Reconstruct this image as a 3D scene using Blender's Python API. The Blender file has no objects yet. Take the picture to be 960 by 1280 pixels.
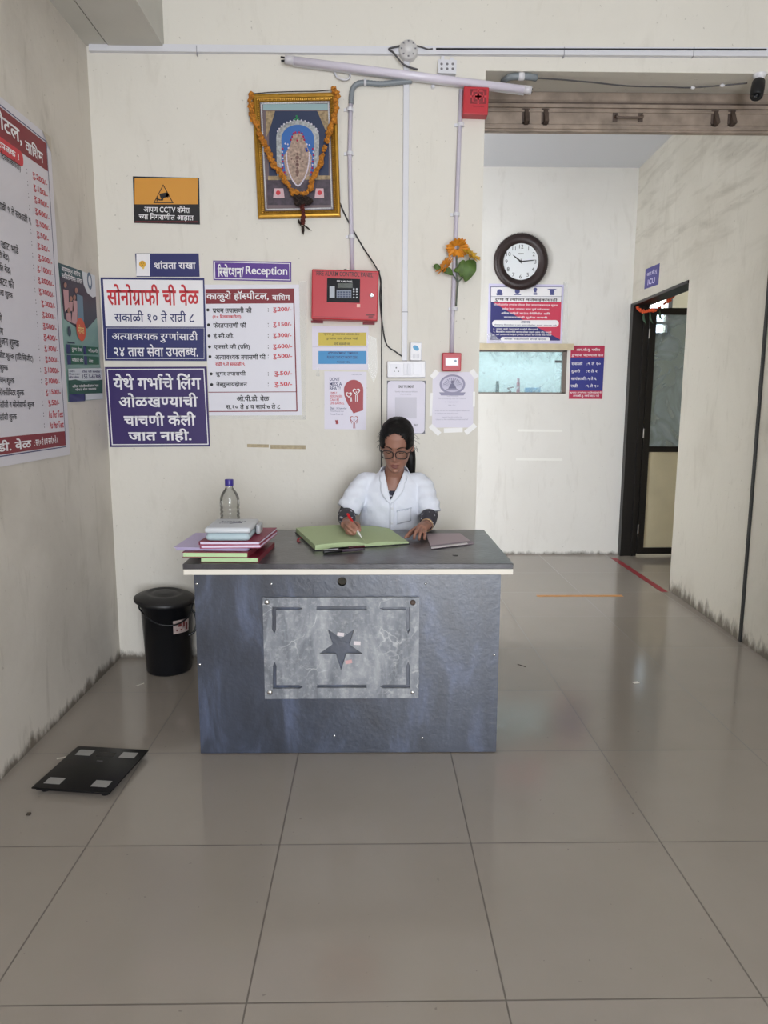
import bpy, bmesh, math, random
import numpy as np
from mathutils import Vector, Matrix, Euler

random.seed(7)
SC = bpy.context.scene
COL = SC.collection

# ---------------------------------------------------------------- camera, sky, daylight, exposure
FPX, PITCH, YAW, ROLL, CAMH = 899.94, 0.152995, 0.0167677, 0.00266727, 1.37288
cam_data = bpy.data.cameras.new('camera')
cam_data.sensor_fit = 'VERTICAL'
cam_data.sensor_height = 36.0
cam_data.lens = FPX / 1280.0 * 36.0
cam = bpy.data.objects.new('camera', cam_data)
COL.objects.link(cam)
_cp, _sp, _cy, _sy = math.cos(PITCH), math.sin(PITCH), math.cos(YAW), math.sin(YAW)
FWD = Vector((_sy * _cp, _cy * _cp, -_sp))
_r = Vector((_cy, -_sy, 0)); _u = _r.cross(FWD)
RGT = math.cos(ROLL) * _r + math.sin(ROLL) * _u
UPV = -math.sin(ROLL) * _r + math.cos(ROLL) * _u
_m = Matrix((RGT, UPV, -FWD)).transposed().to_4x4()
_m.translation = Vector((0, 0, CAMH))
cam.matrix_world = _m
SC.camera = cam

world = bpy.data.worlds.new('daylight'); SC.world = world
world.use_nodes = True
WORLD_STRENGTH = 14.0
world.node_tree.nodes['Background'].inputs[0].default_value = (0.93, 0.97, 1.04, 1)
world.node_tree.nodes['Background'].inputs[1].default_value = WORLD_STRENGTH

def area_light(name, loc, rot, sx, sy, power, color=(1, 1, 1), portal=False):
    d = bpy.data.lights.new(name, 'AREA'); d.shape = 'RECTANGLE'
    d.size = sx; d.size_y = sy; d.energy = power; d.color = color
    if portal:
        d.cycles.is_portal = True
    o = bpy.data.objects.new(name, d); COL.objects.link(o)
    o.location = loc; o.rotation_euler = rot
    return o
# daylight portal in the open entrance behind the camera (aims the sky sampling, gives no light itself)
area_light('entrance_portal', (1.0, -2.98, 1.45), (math.radians(90), 0, 0), 2.3, 2.9, 10, portal=True)
# unseen area light added to brighten the passage, aimed mostly at its far wall
area_light('passage_fill_light', (-1.3, 4.25, 1.25), Vector((0.62, 0.78, -0.05)).to_track_quat('-Z', 'Y').to_euler(), 1.4, 1.8, 34, (0.97, 0.99, 1.0))
# area light added out of view so the room behind the sliding window looks lit
area_light('dispensary_fill_light', (1.3, 7.2, 2.7), (0, 0, 0), 1.2, 0.3, 24, (0.94, 0.98, 1.0))
# extra lamp, unseen, put in to brighten the ward behind the glazed door
area_light('ward_fill_light', (5.9, 8.2, 1.9), (0, math.radians(90), 0), 2.0, 1.6, 70, (0.93, 0.97, 1.0))

SC.view_settings.view_transform = 'Standard'
SC.view_settings.look = 'None'
SC.view_settings.gamma = 1.0
SC.view_settings.use_curve_mapping = False
SC.view_settings.exposure = 0.0
SC.cycles.use_denoising = True
SC.cycles.max_bounces = 10
SC.cycles.diffuse_bounces = 6
SC.cycles.sample_clamp_indirect = 6.0
SC.cycles.caustics_reflective = False
SC.cycles.caustics_refractive = False

# ---------------------------------------------------------------- measured planes of the place
YB = 3.74        # reception wall
YC = 6.375       # far wall of the passage
XL = -1.357      # wall with the rate board
HZ = 3.8         # hall ceiling
def XR(y): return 2.125 + 0.0435 * (y - 3.675)     # right-hand wall, very slightly out of square

def ray(px, py): return FWD + (px - 480) / FPX * RGT - (py - 640) / FPX * UPV
def on_y(px, py, y):
    d = ray(px, py); return Vector((0, 0, CAMH)) + d * (y / d.y)
def on_x(px, py, x):
    d = ray(px, py); return Vector((0, 0, CAMH)) + d * (x / d.x)
def on_z(px, py, z):
    d = ray(px, py); return Vector((0, 0, CAMH)) + d * ((z - CAMH) / d.z)
def crop(ox, oy, s): return lambda x, y: (ox + x / s, oy + y / s)

# ---------------------------------------------------------------- materials
def lin(c):
    if isinstance(c, str):
        c = c.lstrip('#'); c = [int(c[i:i + 2], 16) / 255 for i in (0, 2, 4)]
        c = [x / 12.92 if x <= 0.04045 else ((x + 0.055) / 1.055) ** 2.4 for x in c]
    return (*c[:3], 1.0)
MATS = {}
def mat(name, color, rough=0.6, metal=0.0, spec=0.5, noise=0.0, nscale=20.0, bump=0.0, bscale=80.0, emit=0.0, trans=0.0, coat=0.0, alpha=1.0):
    if name in MATS: return MATS[name]
    m = bpy.data.materials.new(name); m.use_nodes = True
    nt = m.node_tree; b = nt.nodes['Principled BSDF']
    c = lin(color)
    b.inputs['Base Color'].default_value = c
    b.inputs['Roughness'].default_value = rough
    b.inputs['Metallic'].default_value = metal
    b.inputs['Specular IOR Level'].default_value = spec
    if trans: b.inputs['Transmission Weight'].default_value = trans
    if coat: b.inputs['Coat Weight'].default_value = coat
    if alpha < 1: b.inputs['Alpha'].default_value = alpha
    if emit:
        b.inputs['Emission Color'].default_value = c; b.inputs['Emission Strength'].default_value = emit
    if noise or bump:
        tc = nt.nodes.new('ShaderNodeTexCoord')
    if noise:
        n = nt.nodes.new('ShaderNodeTexNoise'); n.inputs['Scale'].default_value = nscale; n.inputs['Detail'].default_value = 5
        nt.links.new(tc.outputs['Object'], n.inputs['Vector'])
        r = nt.nodes.new('ShaderNodeValToRGB')
        r.color_ramp.elements[0].position = 0.3; r.color_ramp.elements[1].position = 0.7
        r.color_ramp.elements[0].color = tuple(max(0, x * (1 - noise)) for x in c[:3]) + (1,)
        r.color_ramp.elements[1].color = tuple(min(1, x * (1 + noise * 0.6)) for x in c[:3]) + (1,)
        nt.links.new(n.outputs['Fac'], r.inputs['Fac']); nt.links.new(r.outputs['Color'], b.inputs['Base Color'])
    if bump:
        n2 = nt.nodes.new('ShaderNodeTexNoise'); n2.inputs['Scale'].default_value = bscale
        nt.links.new(tc.outputs['Object'], n2.inputs['Vector'])
        bp = nt.nodes.new('ShaderNodeBump'); bp.inputs['Strength'].default_value = bump; bp.inputs['Distance'].default_value = 0.01
        nt.links.new(n2.outputs['Fac'], bp.inputs['Height']); nt.links.new(bp.outputs['Normal'], b.inputs['Normal'])
    MATS[name] = m
    return m

class NB:      # tiny node builder
    def __init__(s, m): s.nt = m.node_tree
    def n(s, t, **kw):
        x = s.nt.nodes.new(t)
        for k, v in kw.items(): setattr(x, k, v)
        return x
    def l(s, a, b): s.nt.links.new(a, b)
    def math(s, op, a, b=None, c=None):
        x = s.n('ShaderNodeMath', operation=op)
        for i, v in enumerate((a, b, c)):
            if v is None: continue
            if hasattr(v, 'links'): s.l(v, x.inputs[i])
            else: x.inputs[i].default_value = v
        return x.outputs[0]
    def noise(s, vec, scale, detail=4, rough=0.55, dist=0.0):
        x = s.n('ShaderNodeTexNoise'); x.inputs['Scale'].default_value = scale; x.inputs['Detail'].default_value = detail
        x.inputs['Roughness'].default_value = rough; x.inputs['Distortion'].default_value = dist
        s.l(vec, x.inputs['Vector']); return x.outputs['Fac']
    def ramp(s, v, stops):
        r = s.n('ShaderNodeValToRGB'); e = r.color_ramp.elements
        while len(e) < len(stops): e.new(0.5)
        for el, (p, c) in zip(e, stops):
            el.position = p; el.color = lin(c) if not isinstance(c, (int, float)) else (c, c, c, 1)
        s.l(v, r.inputs['Fac']); return r.outputs['Color']
    def mix(s, f, a, b):
        x = s.n('ShaderNodeMix', data_type='RGBA')
        if hasattr(f, 'links'): s.l(f, x.inputs[0])
        else: x.inputs[0].default_value = f
        for i, v in ((6, a), (7, b)):
            if hasattr(v, 'links'): s.l(v, x.inputs[i])
            else: x.inputs[i].default_value = lin(v)
        return x.outputs[2]
    def scalevec(s, vec, sc):
        x = s.n('ShaderNodeMapping'); x.inputs['Scale'].default_value = sc; s.l(vec, x.inputs['Vector']); return x.outputs['Vector']

def wall_material(name, base, dirt, dirt_h, scuff=0.25, seed=0.0, blot=0.2, smear=0.0):
    """painted plaster with scuff marks, specks and a ragged dirty band along its foot"""
    m = bpy.data.materials.new(name); m.use_nodes = True
    b = m.node_tree.nodes['Principled BSDF']; k = NB(m)
    b.inputs['Roughness'].default_value = 0.55; b.inputs['Specular IOR Level'].default_value = 0.3
    g = k.n('ShaderNodeNewGeometry').outputs['Position']
    mp = k.n('ShaderNodeMapping'); mp.inputs['Location'].default_value = (seed, seed * 1.7, seed * .3); k.l(g, mp.inputs['Vector'])
    p = mp.outputs['Vector']
    z = k.n('ShaderNodeSeparateXYZ'); k.l(g, z.inputs[0]); z = z.outputs[2]
    bl = k.noise(p, 1.3, 5, 0.6, 0.4)
    c = k.mix(k.math('MULTIPLY', k.ramp(bl, [(0.48, 0), (0.72, 1)]), blot), base, dirt)
    st = k.noise(k.scalevec(p, (5, 5, 1.2)), 2.2, 6, 0.65, 0.6)
    c = k.mix(k.math('MULTIPLY', k.ramp(st, [(0.56, 0), (0.72, 1)]), scuff), c, dirt)
    if smear:          # long slanting rub marks high on the wall
        mr = k.n('ShaderNodeMapping'); mr.inputs['Rotation'].default_value = (0.35, 0, 0); mr.inputs['Scale'].default_value = (1, 1.1, 6.5); k.l(p, mr.inputs['Vector'])
        hi = k.math('MULTIPLY', k.math('SUBTRACT', z, 2.05), 2.0); hi.node.use_clamp = True
        c = k.mix(k.math('MULTIPLY', k.math('MULTIPLY', k.ramp(k.noise(mr.outputs['Vector'], 1.6, 5, 0.6, 0.3), [(0.50, 0), (0.70, 1)]), hi), smear), c, '#7d7566')
    sp = k.noise(p, 55, 2, 0.5)
    c = k.mix(k.math('MULTIPLY', k.ramp(sp, [(0.72, 0), (0.77, 1)]), 0.35), c, '#6b6254')
    rag = k.noise(k.scalevec(p, (6, 6, 2)), 2.5, 7, 0.7)
    edge = k.math('ADD', k.math('MULTIPLY', rag, dirt_h * 3.2), -dirt_h * 0.75)
    f = k.math('MULTIPLY', k.math('SUBTRACT', edge, z), 1.0 / max(0.03, dirt_h * 0.7)); f.node.use_clamp = True
    c = k.mix(k.math('MULTIPLY', f, 0.85), c, '#51473b')
    k.l(c, b.inputs['Base Color'])
    bp = k.n('ShaderNodeBump'); bp.inputs['Strength'].default_value = 0.12; bp.inputs['Distance'].default_value = 0.01
    k.l(k.noise(p, 30, 4), bp.inputs['Height']); k.l(bp.outputs['Normal'], b.inputs['Normal'])
    return m

M_WALL_B = wall_material('cream_wall_paint', '#dcd8cf', '#a8a092', 0.05, 0.16, 3.0, 0.10)
M_WALL_L = wall_material('scuffed_cream_wall_paint', '#d1cbc2', '#8d8578', 0.06, 0.30, 11.0, 0.32)
M_WALL_R = wall_material('passage_cream_wall_paint', '#c9c5ba', '#857c6a', 0.10, 0.20, 5.3, 0.22, 0.38)
M_WALL_C = wall_material('far_cream_wall_paint', '#dcdad5', '#a39d90', 0.035, 0.2, 8.1, 0.12)
M_CEIL = mat('ceiling_paint', '#d9d9d6', 0.8)
M_CEILP = mat('passage_ceiling_paint', '#c9cbd0', 0.8)
M_SOFFIT = mat('dusty_soffit_paint', '#b9b2a3', 0.8, noise=0.15, nscale=4)

def floor_material():
    m = bpy.data.materials.new('polished_vitrified_tiles'); m.use_nodes = True
    b = m.node_tree.nodes['Principled BSDF']; k = NB(m)
    g = k.n('ShaderNodeNewGeometry').outputs['Position']
    s = k.n('ShaderNodeSeparateXYZ'); k.l(g, s.inputs[0])
    def cell(o, off):
        v = k.math('MULTIPLY', k.math('SUBTRACT', o, off), 1 / 0.6)
        f = k.math('FRACT', v)
        d = k.math('MINIMUM', f, k.math('SUBTRACT', 1.0, f))
        return k.math('LESS_THAN', d, 0.0022 / 0.6), k.math('FLOOR', v)
    lx, ix = cell(s.outputs[0], -0.88947 - 6); ly, iy = cell(s.outputs[1], 1.47254 - 6)
    line = k.math('MAXIMUM', lx, ly)
    wn = k.n('ShaderNodeTexWhiteNoise', noise_dimensions='2D')
    cb = k.n('ShaderNodeCombineXYZ'); k.l(ix, cb.inputs[0]); k.l(iy, cb.inputs[1]); k.l(cb.outputs[0], wn.inputs['Vector'])
    base = k.mix(wn.outputs['Value'], '#938b82', '#989088')
    base = k.mix(k.math('MULTIPLY', k.ramp(k.noise(g, 3, 6, 0.6), [(0.4, 0), (0.7, 1)]), 0.25), base, '#8a8278')
    base = k.mix(k.math('MULTIPLY', k.ramp(k.noise(g, 45, 2), [(0.73, 0), (0.77, 1)]), 0.4), base, '#5e5852')
    col = k.mix(k.math('MULTIPLY', line, 0.75), base, '#4f4943')
    k.l(col, b.inputs['Base Color'])
    rg = k.math('ADD', 0.07, k.math('MULTIPLY', k.noise(g, 6, 5), 0.12))
    k.l(k.math('ADD', rg, k.math('MULTIPLY', line, 0.3)), b.inputs['Roughness'])
    b.inputs['Specular IOR Level'].default_value = 0.5
    return m
M_FLOOR = floor_material()

# ---------------------------------------------------------------- object helpers
def tag(o, label=None, cat=None, group=None, kind=None):
    if label: o['label'] = label
    if cat: o['category'] = cat
    if group: o['group'] = group
    if kind: o['kind'] = kind
    return o
def empty(name, loc, label, cat, group=None, rz=0.0):
    o = bpy.data.objects.new(name, None); o.empty_display_size = 0.05
    COL.objects.link(o); o.location = loc; o.rotation_euler = (0, 0, rz)
    return tag(o, label, cat, group)
def obj(name, bm, m, parent=None, smooth=False, loc=None, mats=None):
    if not isinstance(bm, bpy.types.Mesh):
        me = bpy.data.meshes.new(name); bm.normal_update(); bm.to_mesh(me); bm.free()
    else: me = bm
    if smooth:
        for p in me.polygons: p.use_smooth = True
    if mats:
        for x in mats: me.materials.append(x)
    elif m: me.materials.append(m)
    o = bpy.data.objects.new(name, me); COL.objects.link(o)
    if loc is not None: o.location = loc
    if parent is not None: o.parent = parent
    return o
def smooth_by_angle(o, deg=40):
    me = o.data
    for p in me.polygons: p.use_smooth = True
    bm = bmesh.new(); bm.from_mesh(me)
    for e in bm.edges:
        if len(e.link_faces) == 2 and e.calc_face_angle(0) > math.radians(deg): e.smooth = False
    bm.to_mesh(me); bm.free()
    return o
def bevel(o, w=0.003, seg=2, ang=40):
    bm = bmesh.new(); bm.from_mesh(o.data)
    es = [e for e in bm.edges if len(e.link_faces) == 2 and e.calc_face_angle(0) > math.radians(ang)]
    bmesh.ops.bevel(bm, geom=es, offset=w, segments=seg, affect='EDGES', profile=0.5, clamp_overlap=True)
    bm.to_mesh(o.data); bm.free()
    return o
def NEW(): return bmesh.new()
def box(bm, a, b, M=None):
    a, b = Vector(a), Vector(b)
    vs = [bm.verts.new((x, y, z)) for x in (a.x, b.x) for y in (a.y, b.y) for z in (a.z, b.z)]
    for f in ((0, 1, 3, 2), (4, 6, 7, 5), (0, 4, 5, 1), (2, 3, 7, 6), (0, 2, 6, 4), (1, 5, 7, 3)):
        bm.faces.new([vs[i] for i in f])
    if M is not None: bmesh.ops.transform(bm, matrix=M, verts=vs)
    return bm
def hexa(bm, bottom, top):
    vs = [bm.verts.new(p) for p in list(bottom) + list(top)]
    n = len(bottom)
    bm.faces.new(vs[:n][::-1]); bm.faces.new(vs[n:])
    for i in range(n):
        j = (i + 1) % n; bm.faces.new((vs[i], vs[j], vs[n + j], vs[n + i]))
    return bm
def lathe(bm, prof, seg=32, M=None):
    rings = []
    vs_all = []
    for r, z in prof:
        if r < 1e-6:
            v = bm.verts.new((0, 0, z)); rings.append([v]); vs_all.append(v)
        else:
            ring = [bm.verts.new((r * math.cos(2 * math.pi * i / seg), r * math.sin(2 * math.pi * i / seg), z)) for i in range(seg)]
            rings.append(ring); vs_all += ring
    for a, b in zip(rings, rings[1:]):
        for i in range(seg):
            j = (i + 1) % seg
            if len(a) == 1 and len(b) == 1: continue
            if len(a) == 1: bm.faces.new((a[0], b[j], b[i]))
            elif len(b) == 1: bm.faces.new((a[i], a[j], b[0]))
            else: bm.faces.new((a[i], a[j], b[j], b[i]))
    if M is not None: bmesh.ops.transform(bm, matrix=M, verts=vs_all)
    return bm
def frame_at(d, up=None):
    d = d.normalized()
    up = up or (Vector((0, 0, 1)) if abs(d.z) < 0.95 else Vector((0, 1, 0)))
    x = up.cross(d).normalized(); y = d.cross(x)
    return x, y
def tube(bm, pts, r, seg=8, caps=True, flat=1.0):
    pts = [Vector(p) for p in pts]; rings = []
    n = len(pts); x = None
    for i, p in enumerate(pts):
        d = (pts[min(i + 1, n - 1)] - pts[max(i - 1, 0)])
        if d.length < 1e-9: d = Vector((0, 0, 1))
        if x is None: x, y = frame_at(d)
        else:
            dn = d.normalized(); x = (x - dn * x.dot(dn)).normalized(); y = dn.cross(x)
        rr = float(r[i]) if isinstance(r, (list, tuple)) else r
        rings.append([bm.verts.new(p + rr * (math.cos(2 * math.pi * k / seg) * x + flat * math.sin(2 * math.pi * k / seg) * y)) for k in range(seg)])
    for a, b in zip(rings, rings[1:]):
        for k in range(seg):
            j = (k + 1) % seg; bm.faces.new((a[k], a[j], b[j], b[k]))
    if caps: bm.faces.new(rings[0][::-1]); bm.faces.new(rings[-1])
    return bm
def spline(pts, n=8):
    """Catmull-Rom through points"""
    pts = [Vector(p) for p in pts]; out = []
    P = [2 * pts[0] - pts[1]] + pts + [2 * pts[-1] - pts[-2]]
    for i in range(1, len(P) - 2):
        a, b, c, d = P[i - 1:i + 3]
        for k in range(n):
            t = k / n
            out.append(0.5 * (2 * b + (c - a) * t + (2 * a - 5 * b + 4 * c - d) * t * t + (3 * b - a - 3 * c + d) * t ** 3))
    out.append(pts[-1]); return out
def ball(bm, c, r, sub=2, s=(1, 1, 1)):
    M = Matrix.Translation(c) @ Matrix.Diagonal((r * s[0], r * s[1], r * s[2], 1))
    bmesh.ops.create_icosphere(bm, subdivisions=sub, radius=1, matrix=M); return bm
def cyl(bm, a, b, r, seg=20, r2=None):
    return tube(bm, [a, b], [r, r if r2 is None else r2], seg)

# ---------------------------------------------------------------- lettering (built glyph by glyph)
_G = {}
def _raw(body, w):
    c = bpy.data.curves.new('g', 'FONT'); c.body = body; c.size = 1; c.resolution_u = 3
    c.offset = {0: 0.0, 1: 0.012, 2: 0.022}[w]
    o = bpy.data.objects.new('g', c); COL.objects.link(o)
    return c, o
def _mesh_of(objs):
    bpy.context.view_layer.update()
    dg = bpy.context.evaluated_depsgraph_get(); res = []
    for c, o in objs:
        me = bpy.data.meshes.new_from_object(o.evaluated_get(dg))
        me.calc_loop_triangles()
        V = [(v.co.x, v.co.y) for v in me.vertices]; F = [tuple(t.vertices) for t in me.loop_triangles]
        res.append((V, F)); bpy.data.meshes.remove(me)
    for c, o in objs:
        bpy.data.objects.remove(o); bpy.data.curves.remove(c)
    return res
def load_glyphs(chars, w):
    need = [ch for ch in dict.fromkeys(chars) if (ch, w) not in _G]
    if not need: return
    combining = lambda ch: 0x900 <= ord(ch) <= 0x903 or 0x93a <= ord(ch) <= 0x94f
    objs = []
    for ch in need:
        objs.append(_raw(ch if ch != ' ' else '', w))
        pre = 'क' if combining(ch) else ''
        objs.append(_raw(pre + ch + 'I', 0)); objs.append(_raw(pre + 'I', 0))
    R = _mesh_of(objs)
    for i, ch in enumerate(need):
        V, F = R[3 * i]
        if w and ch != ' ':
            load_glyphs(ch, 0); V0, F0, _ = _G[(ch, 0)]
            ar = lambda V, F: sum(abs((V[b][0]-V[a][0])*(V[c][1]-V[a][1])-(V[c][0]-V[a][0])*(V[b][1]-V[a][1])) for a, b, c in F)
            if ar(V, F) < 1.2 * ar(V0, F0):               # the fill of the fattened outline failed: take the lighter weight
                if w == 2: load_glyphs(ch, 1)
                V, F, _ = _G[(ch, w - 1)]
        adv = max(p[0] for p in R[3 * i + 1][0]) - max(p[0] for p in R[3 * i + 2][0])
        _G[(ch, w)] = (V, F, adv)
def _clip(V, F, cut):
    oV, oF = [], []
    for f in F:
        poly = [V[i] for i in f]; out = []
        for a, b in zip(poly, poly[1:] + poly[:1]):
            ina, inb = a[0] <= cut, b[0] <= cut
            if ina: out.append(a)
            if ina != inb:
                t = (cut - a[0]) / (b[0] - a[0]); out.append((cut, a[1] + t * (b[1] - a[1])))
        if len(out) >= 3:
            k = len(oV); oV += out
            for j in range(1, len(out) - 1): oF.append((k, k + j, k + j + 1))
    return oV, oF
NODANDA = set('कफटठडढदहरळङछझ')
def compose(s, w=1):
    s = s.replace('ओ', 'अो').replace('ऑ', 'अॉ')
    load_glyphs(s + 'ाि', w)
    V, F = [], []; x = 0.0
    aaV, _, aaA = _G[('ा', w)]
    stem0 = min(p[0] for p in aaV if p[1] < 0.1); margin = aaA - stem0
    sw = max(p[0] for p in aaV if p[1] < 0.1) - stem0
    top = max(p[1] for p in aaV)
    def put(v, f, dx):
        k = len(V); V.extend((p[0] + dx, p[1]) for p in v); F.extend(tuple(i + k for i in t) for t in f)
    def strip(pts, dx, wd):
        k = len(V); n = len(pts)
        for i, p in enumerate(pts):
            a = pts[max(i - 1, 0)]; b = pts[min(i + 1, n - 1)]
            d = Vector((b[0] - a[0], b[1] - a[1])).normalized(); nrm = (-d.y * wd / 2, d.x * wd / 2)
            V.append((p[0] + nrm[0] + dx, p[1] + nrm[1])); V.append((p[0] - nrm[0] + dx, p[1] - nrm[1]))
        for i in range(n - 1):
            q = k + 2 * i; F.append((q, q + 1, q + 3)); F.append((q, q + 3, q + 2))
    i = 0; n = len(s)
    iscons = lambda c: 0x915 <= ord(c) <= 0x939
    while i < n:
        c = s[i]
        if not iscons(c):
            v, f, a = _G[(c, w)]; put(v, f, x); x += a; i += 1; continue
        cons = [c]; i += 1
        while i + 1 < n and s[i] == '्' and iscons(s[i + 1]): cons.append(s[i + 1]); i += 2
        ms = []
        while i < n and (0x900 <= ord(s[i]) <= 0x903 or 0x93c <= ord(s[i]) <= 0x94d): ms.append(s[i]); i += 1
        reph = len(cons) > 1 and cons[0] == 'र'
        if reph: cons = cons[1:]
        rak = len(cons) > 1 and cons[-1] == 'र'
        if rak: cons = cons[:-1]
        if 'ि' in ms:
            v, f, a = _G[('ि', w)]; sr = max(p[0] for p in v if p[1] < 0.1); xm = max(p[0] for p in v); half = 0
            for h in cons[:-1]: half += (_G[(h, w)][2] - margin if h not in NODANDA else _G[(h, w)][2] * 0.80) - 0.005
            bb = cons[-1]; goal = sr + half + (_G[(bb, w)][2] - margin + sw * .8 if bb not in NODANDA else _G[(bb, w)][2] * .55)
            kx = (goal - sr) / max(1e-6, xm - sr)
            put([(p[0] if p[0] <= sr else sr + (p[0] - sr) * kx, p[1]) for p in v], f, x); x += sr
        for h in cons[:-1]:
            v, f, a = _G[(h, w)]
            cut = a - margin if h not in NODANDA else a * 0.80
            v, f = _clip(v, f, cut); put(v, f, x); x += cut - 0.005
        v, f, a = _G[(cons[-1], w)]; x0 = x; put(v, f, x); x += a
        if rak:
            sx = a - margin + sw / 2
            strip([(sx, top * 0.36), (sx - 0.12, top * 0.20), (sx - 0.27, top * 0.0)], x0, sw * 0.95)
        for mm in ms:
            if mm == 'ि': continue
            v, f, a = _G[(mm, w)]; put(v, f, x); x += a
        if reph:
            hx = x - margin + sw / 2
            arc = [(hx + 0.13 * math.cos(t) + .02, top + 0.09 + 0.11 * math.sin(t)) for t in [math.radians(q) for q in (250, 215, 180, 140, 100, 60, 20)]]
            strip(arc, 0, sw * 0.9)
    return V, F

class Face:
    """A flat thing fixed to a plane: measured by the photo's corner pixels, built as a real slab in the place."""
    SPLIT = ('bullet', 'clear_tape', 'gold_ledge', 'side_figure', 'side_figure_core', 'green_box', 'navy_tab', 'switch', 'emblem_', 'white_pill', 'group_clothes', 'group_faces', 'heart_figures_', 'key', 'indicator_light', 'terminal', 'pin_hole')
    def __init__(s, name, corners, plane, thick, m, label=None, cat=None, group=None, smoothcorner=0.0, root=True, off=0.0):
        pts = [p if isinstance(p, Vector) else plane(*p) for p in corners]           # TL TR BR BL
        tl, tr, br, bl = pts
        s.plane = plane
        u = ((tr - tl) + (br - bl)).normalized()
        vv = ((tl - bl) + (tr - br)); v = (vv - u * vv.dot(u)).normalized()
        nrm = u.cross(v)
        s.w = ((tr - tl).dot(u) + (br - bl).dot(u)) / 2; s.h = ((tl - bl).dot(v) + (tr - br).dot(v)) / 2
        c = (tl + tr + br + bl) / 4 + nrm * off
        s.M = Matrix((u, v, nrm)).transposed().to_4x4(); s.M.translation = c
        s.Mi = s.M.inverted(); s.t = thick; s.lay = 1; s.off = off
        bm = NEW(); r = smoothcorner
        if r > 0:
            out = []
            for cx, cy, a0 in ((s.w/2-r, s.h/2-r, 0), (-s.w/2+r, s.h/2-r, 90), (-s.w/2+r, -s.h/2+r, 180), (s.w/2-r, -s.h/2+r, 270)):
                for q in range(5):
                    a = math.radians(a0 + q * 22.5); out.append((cx + r * math.cos(a), cy + r * math.sin(a)))
            hexa(bm, [(x, y, 0) for x, y in out], [(x, y, thick) for x, y in out])
        else:
            box(bm, (-s.w/2, -s.h/2, 0), (s.w/2, s.h/2, thick))
        s.o = obj(name, bm, m); s.o.matrix_world = s.M
        tag(s.o, label, cat, group)
    def loc(s, p):
        q = s.Mi @ s.plane(*p); return (q.x, q.y)
    def lift(s, k=None):
        if k is None:
            k = s.lay; s.lay += 1
        return s.t + 0.00035 * k
    def poly(s, name, pts, m, k=None, local=False, parent=None, thick=0.0, label=None):
        P = pts if local else [s.loc(p) for p in pts]
        z = s.lift(k); bm = NEW()
        if thick:
            area = sum(a[0]*b[1]-b[0]*a[1] for a, b in zip(P, P[1:]+P[:1]))
            if area < 0: P = P[::-1]
            hexa(bm, [(x, y, s.t) for x, y in P], [(x, y, s.t + thick) for x, y in P])
        else:
            f = bm.faces.new([bm.verts.new((x, y, z)) for x, y in P]); f.normal_update()
            if f.normal.z < 0: f.normal_flip()
        o = obj(name, bm, m, parent or s.o)
        if label: o['label'] = label
        return o
    def rect(s, name, a, b, m, **kw):
        return s.poly(name, [(a[0], a[1]), (b[0], a[1]), (b[0], b[1]), (a[0], b[1])], m, **kw)
    def multi(s, name, polys, m, k=None, local=False, parent=None):
        """one printed colour: several flat shapes in one layer"""
        z = s.lift(k); bm = NEW()
        if name in s.SPLIT and len(polys) > 1:
            if k is None: s.lay -= 1
            kk = s.lay
            for q in polys: out = s.multi(name, [q], m, kk if k is None else k, local, parent)
            if k is None: s.lay += 1
            bm.free(); return out
        for pts in polys:
            P = pts if local else [s.loc(p) for p in pts]
            f = bm.faces.new([bm.verts.new((x, y, z)) for x, y in P]); f.normal_update()
            if f.normal.z < 0: f.normal_flip()
        return obj(name, bm, m, parent or s.o)
    def frame(s, name, a, b, wd, m, k=None, **kw):
        (x0, y0), (x1, y1) = a, b
        return s.multi(name, [[(x0,y0),(x1,y0),(x1,y0+wd),(x0,y0+wd)], [(x0,y1-wd),(x1,y1-wd),(x1,y1),(x0,y1)],
                              [(x0,y0+wd),(x0+wd,y0+wd),(x0+wd,y1-wd),(x0,y1-wd)], [(x1-wd,y0+wd),(x1,y0+wd),(x1,y1-wd),(x1-wd,y1-wd)]], m, k, **kw)
    def texts(s, items, m, name='lettering', w=1, k=None, local=False, parent=None):
        """items: (string, (x0,y0,x1,y1)) ink box in photo pixels (or local metres)"""
        z = s.lift(k); out = None
        for st, bx in items:
            V, F = compose(st, w)
            if not V: continue
            xs = [p[0] for p in V]; ys = [p[1] for p in V]
            if local: x0, y0, x1, y1 = bx; cx, cy, W, H = (x0+x1)/2, (y0+y1)/2, abs(x1-x0), abs(y1-y0)
            else:
                a = s.loc(((bx[0]), (bx[1]+bx[3])/2)); b = s.loc((bx[2], (bx[1]+bx[3])/2))
                t_ = s.loc(((bx[0]+bx[2])/2, bx[1])); q = s.loc(((bx[0]+bx[2])/2, bx[3]))
                cx, cy = (a[0]+b[0])/2, (t_[1]+q[1])/2; W, H = abs(b[0]-a[0]), abs(t_[1]-q[1])
            sx = W / (max(xs)-min(xs)); sy = H / max(1e-6, (max(ys)-min(ys)))
            mx, my = (max(xs)+min(xs))/2, (max(ys)+min(ys))/2
            me = bpy.data.meshes.new(name); me.from_pydata([(cx + (p[0]-mx)*sx, cy + (p[1]-my)*sy, z) for p in V], [], F); me.update()
            out = obj(name, me, m, parent or s.o)
        return out
def circle_pts(cx, cy, r, n=24, ry=None):
    ry = r if ry is None else ry
    return [(cx + r*math.cos(2*math.pi*i/n), cy + ry*math.sin(2*math.pi*i/n)) for i in range(n)]
def plane_back(px, py): return on_y(px, py, YB)
def plane_far(px, py): return on_y(px, py, YC)
def plane_left(px, py): return on_x(px, py, XL)
def B(px, py, off=0.0): return on_y(px, py, YB - off)
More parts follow.
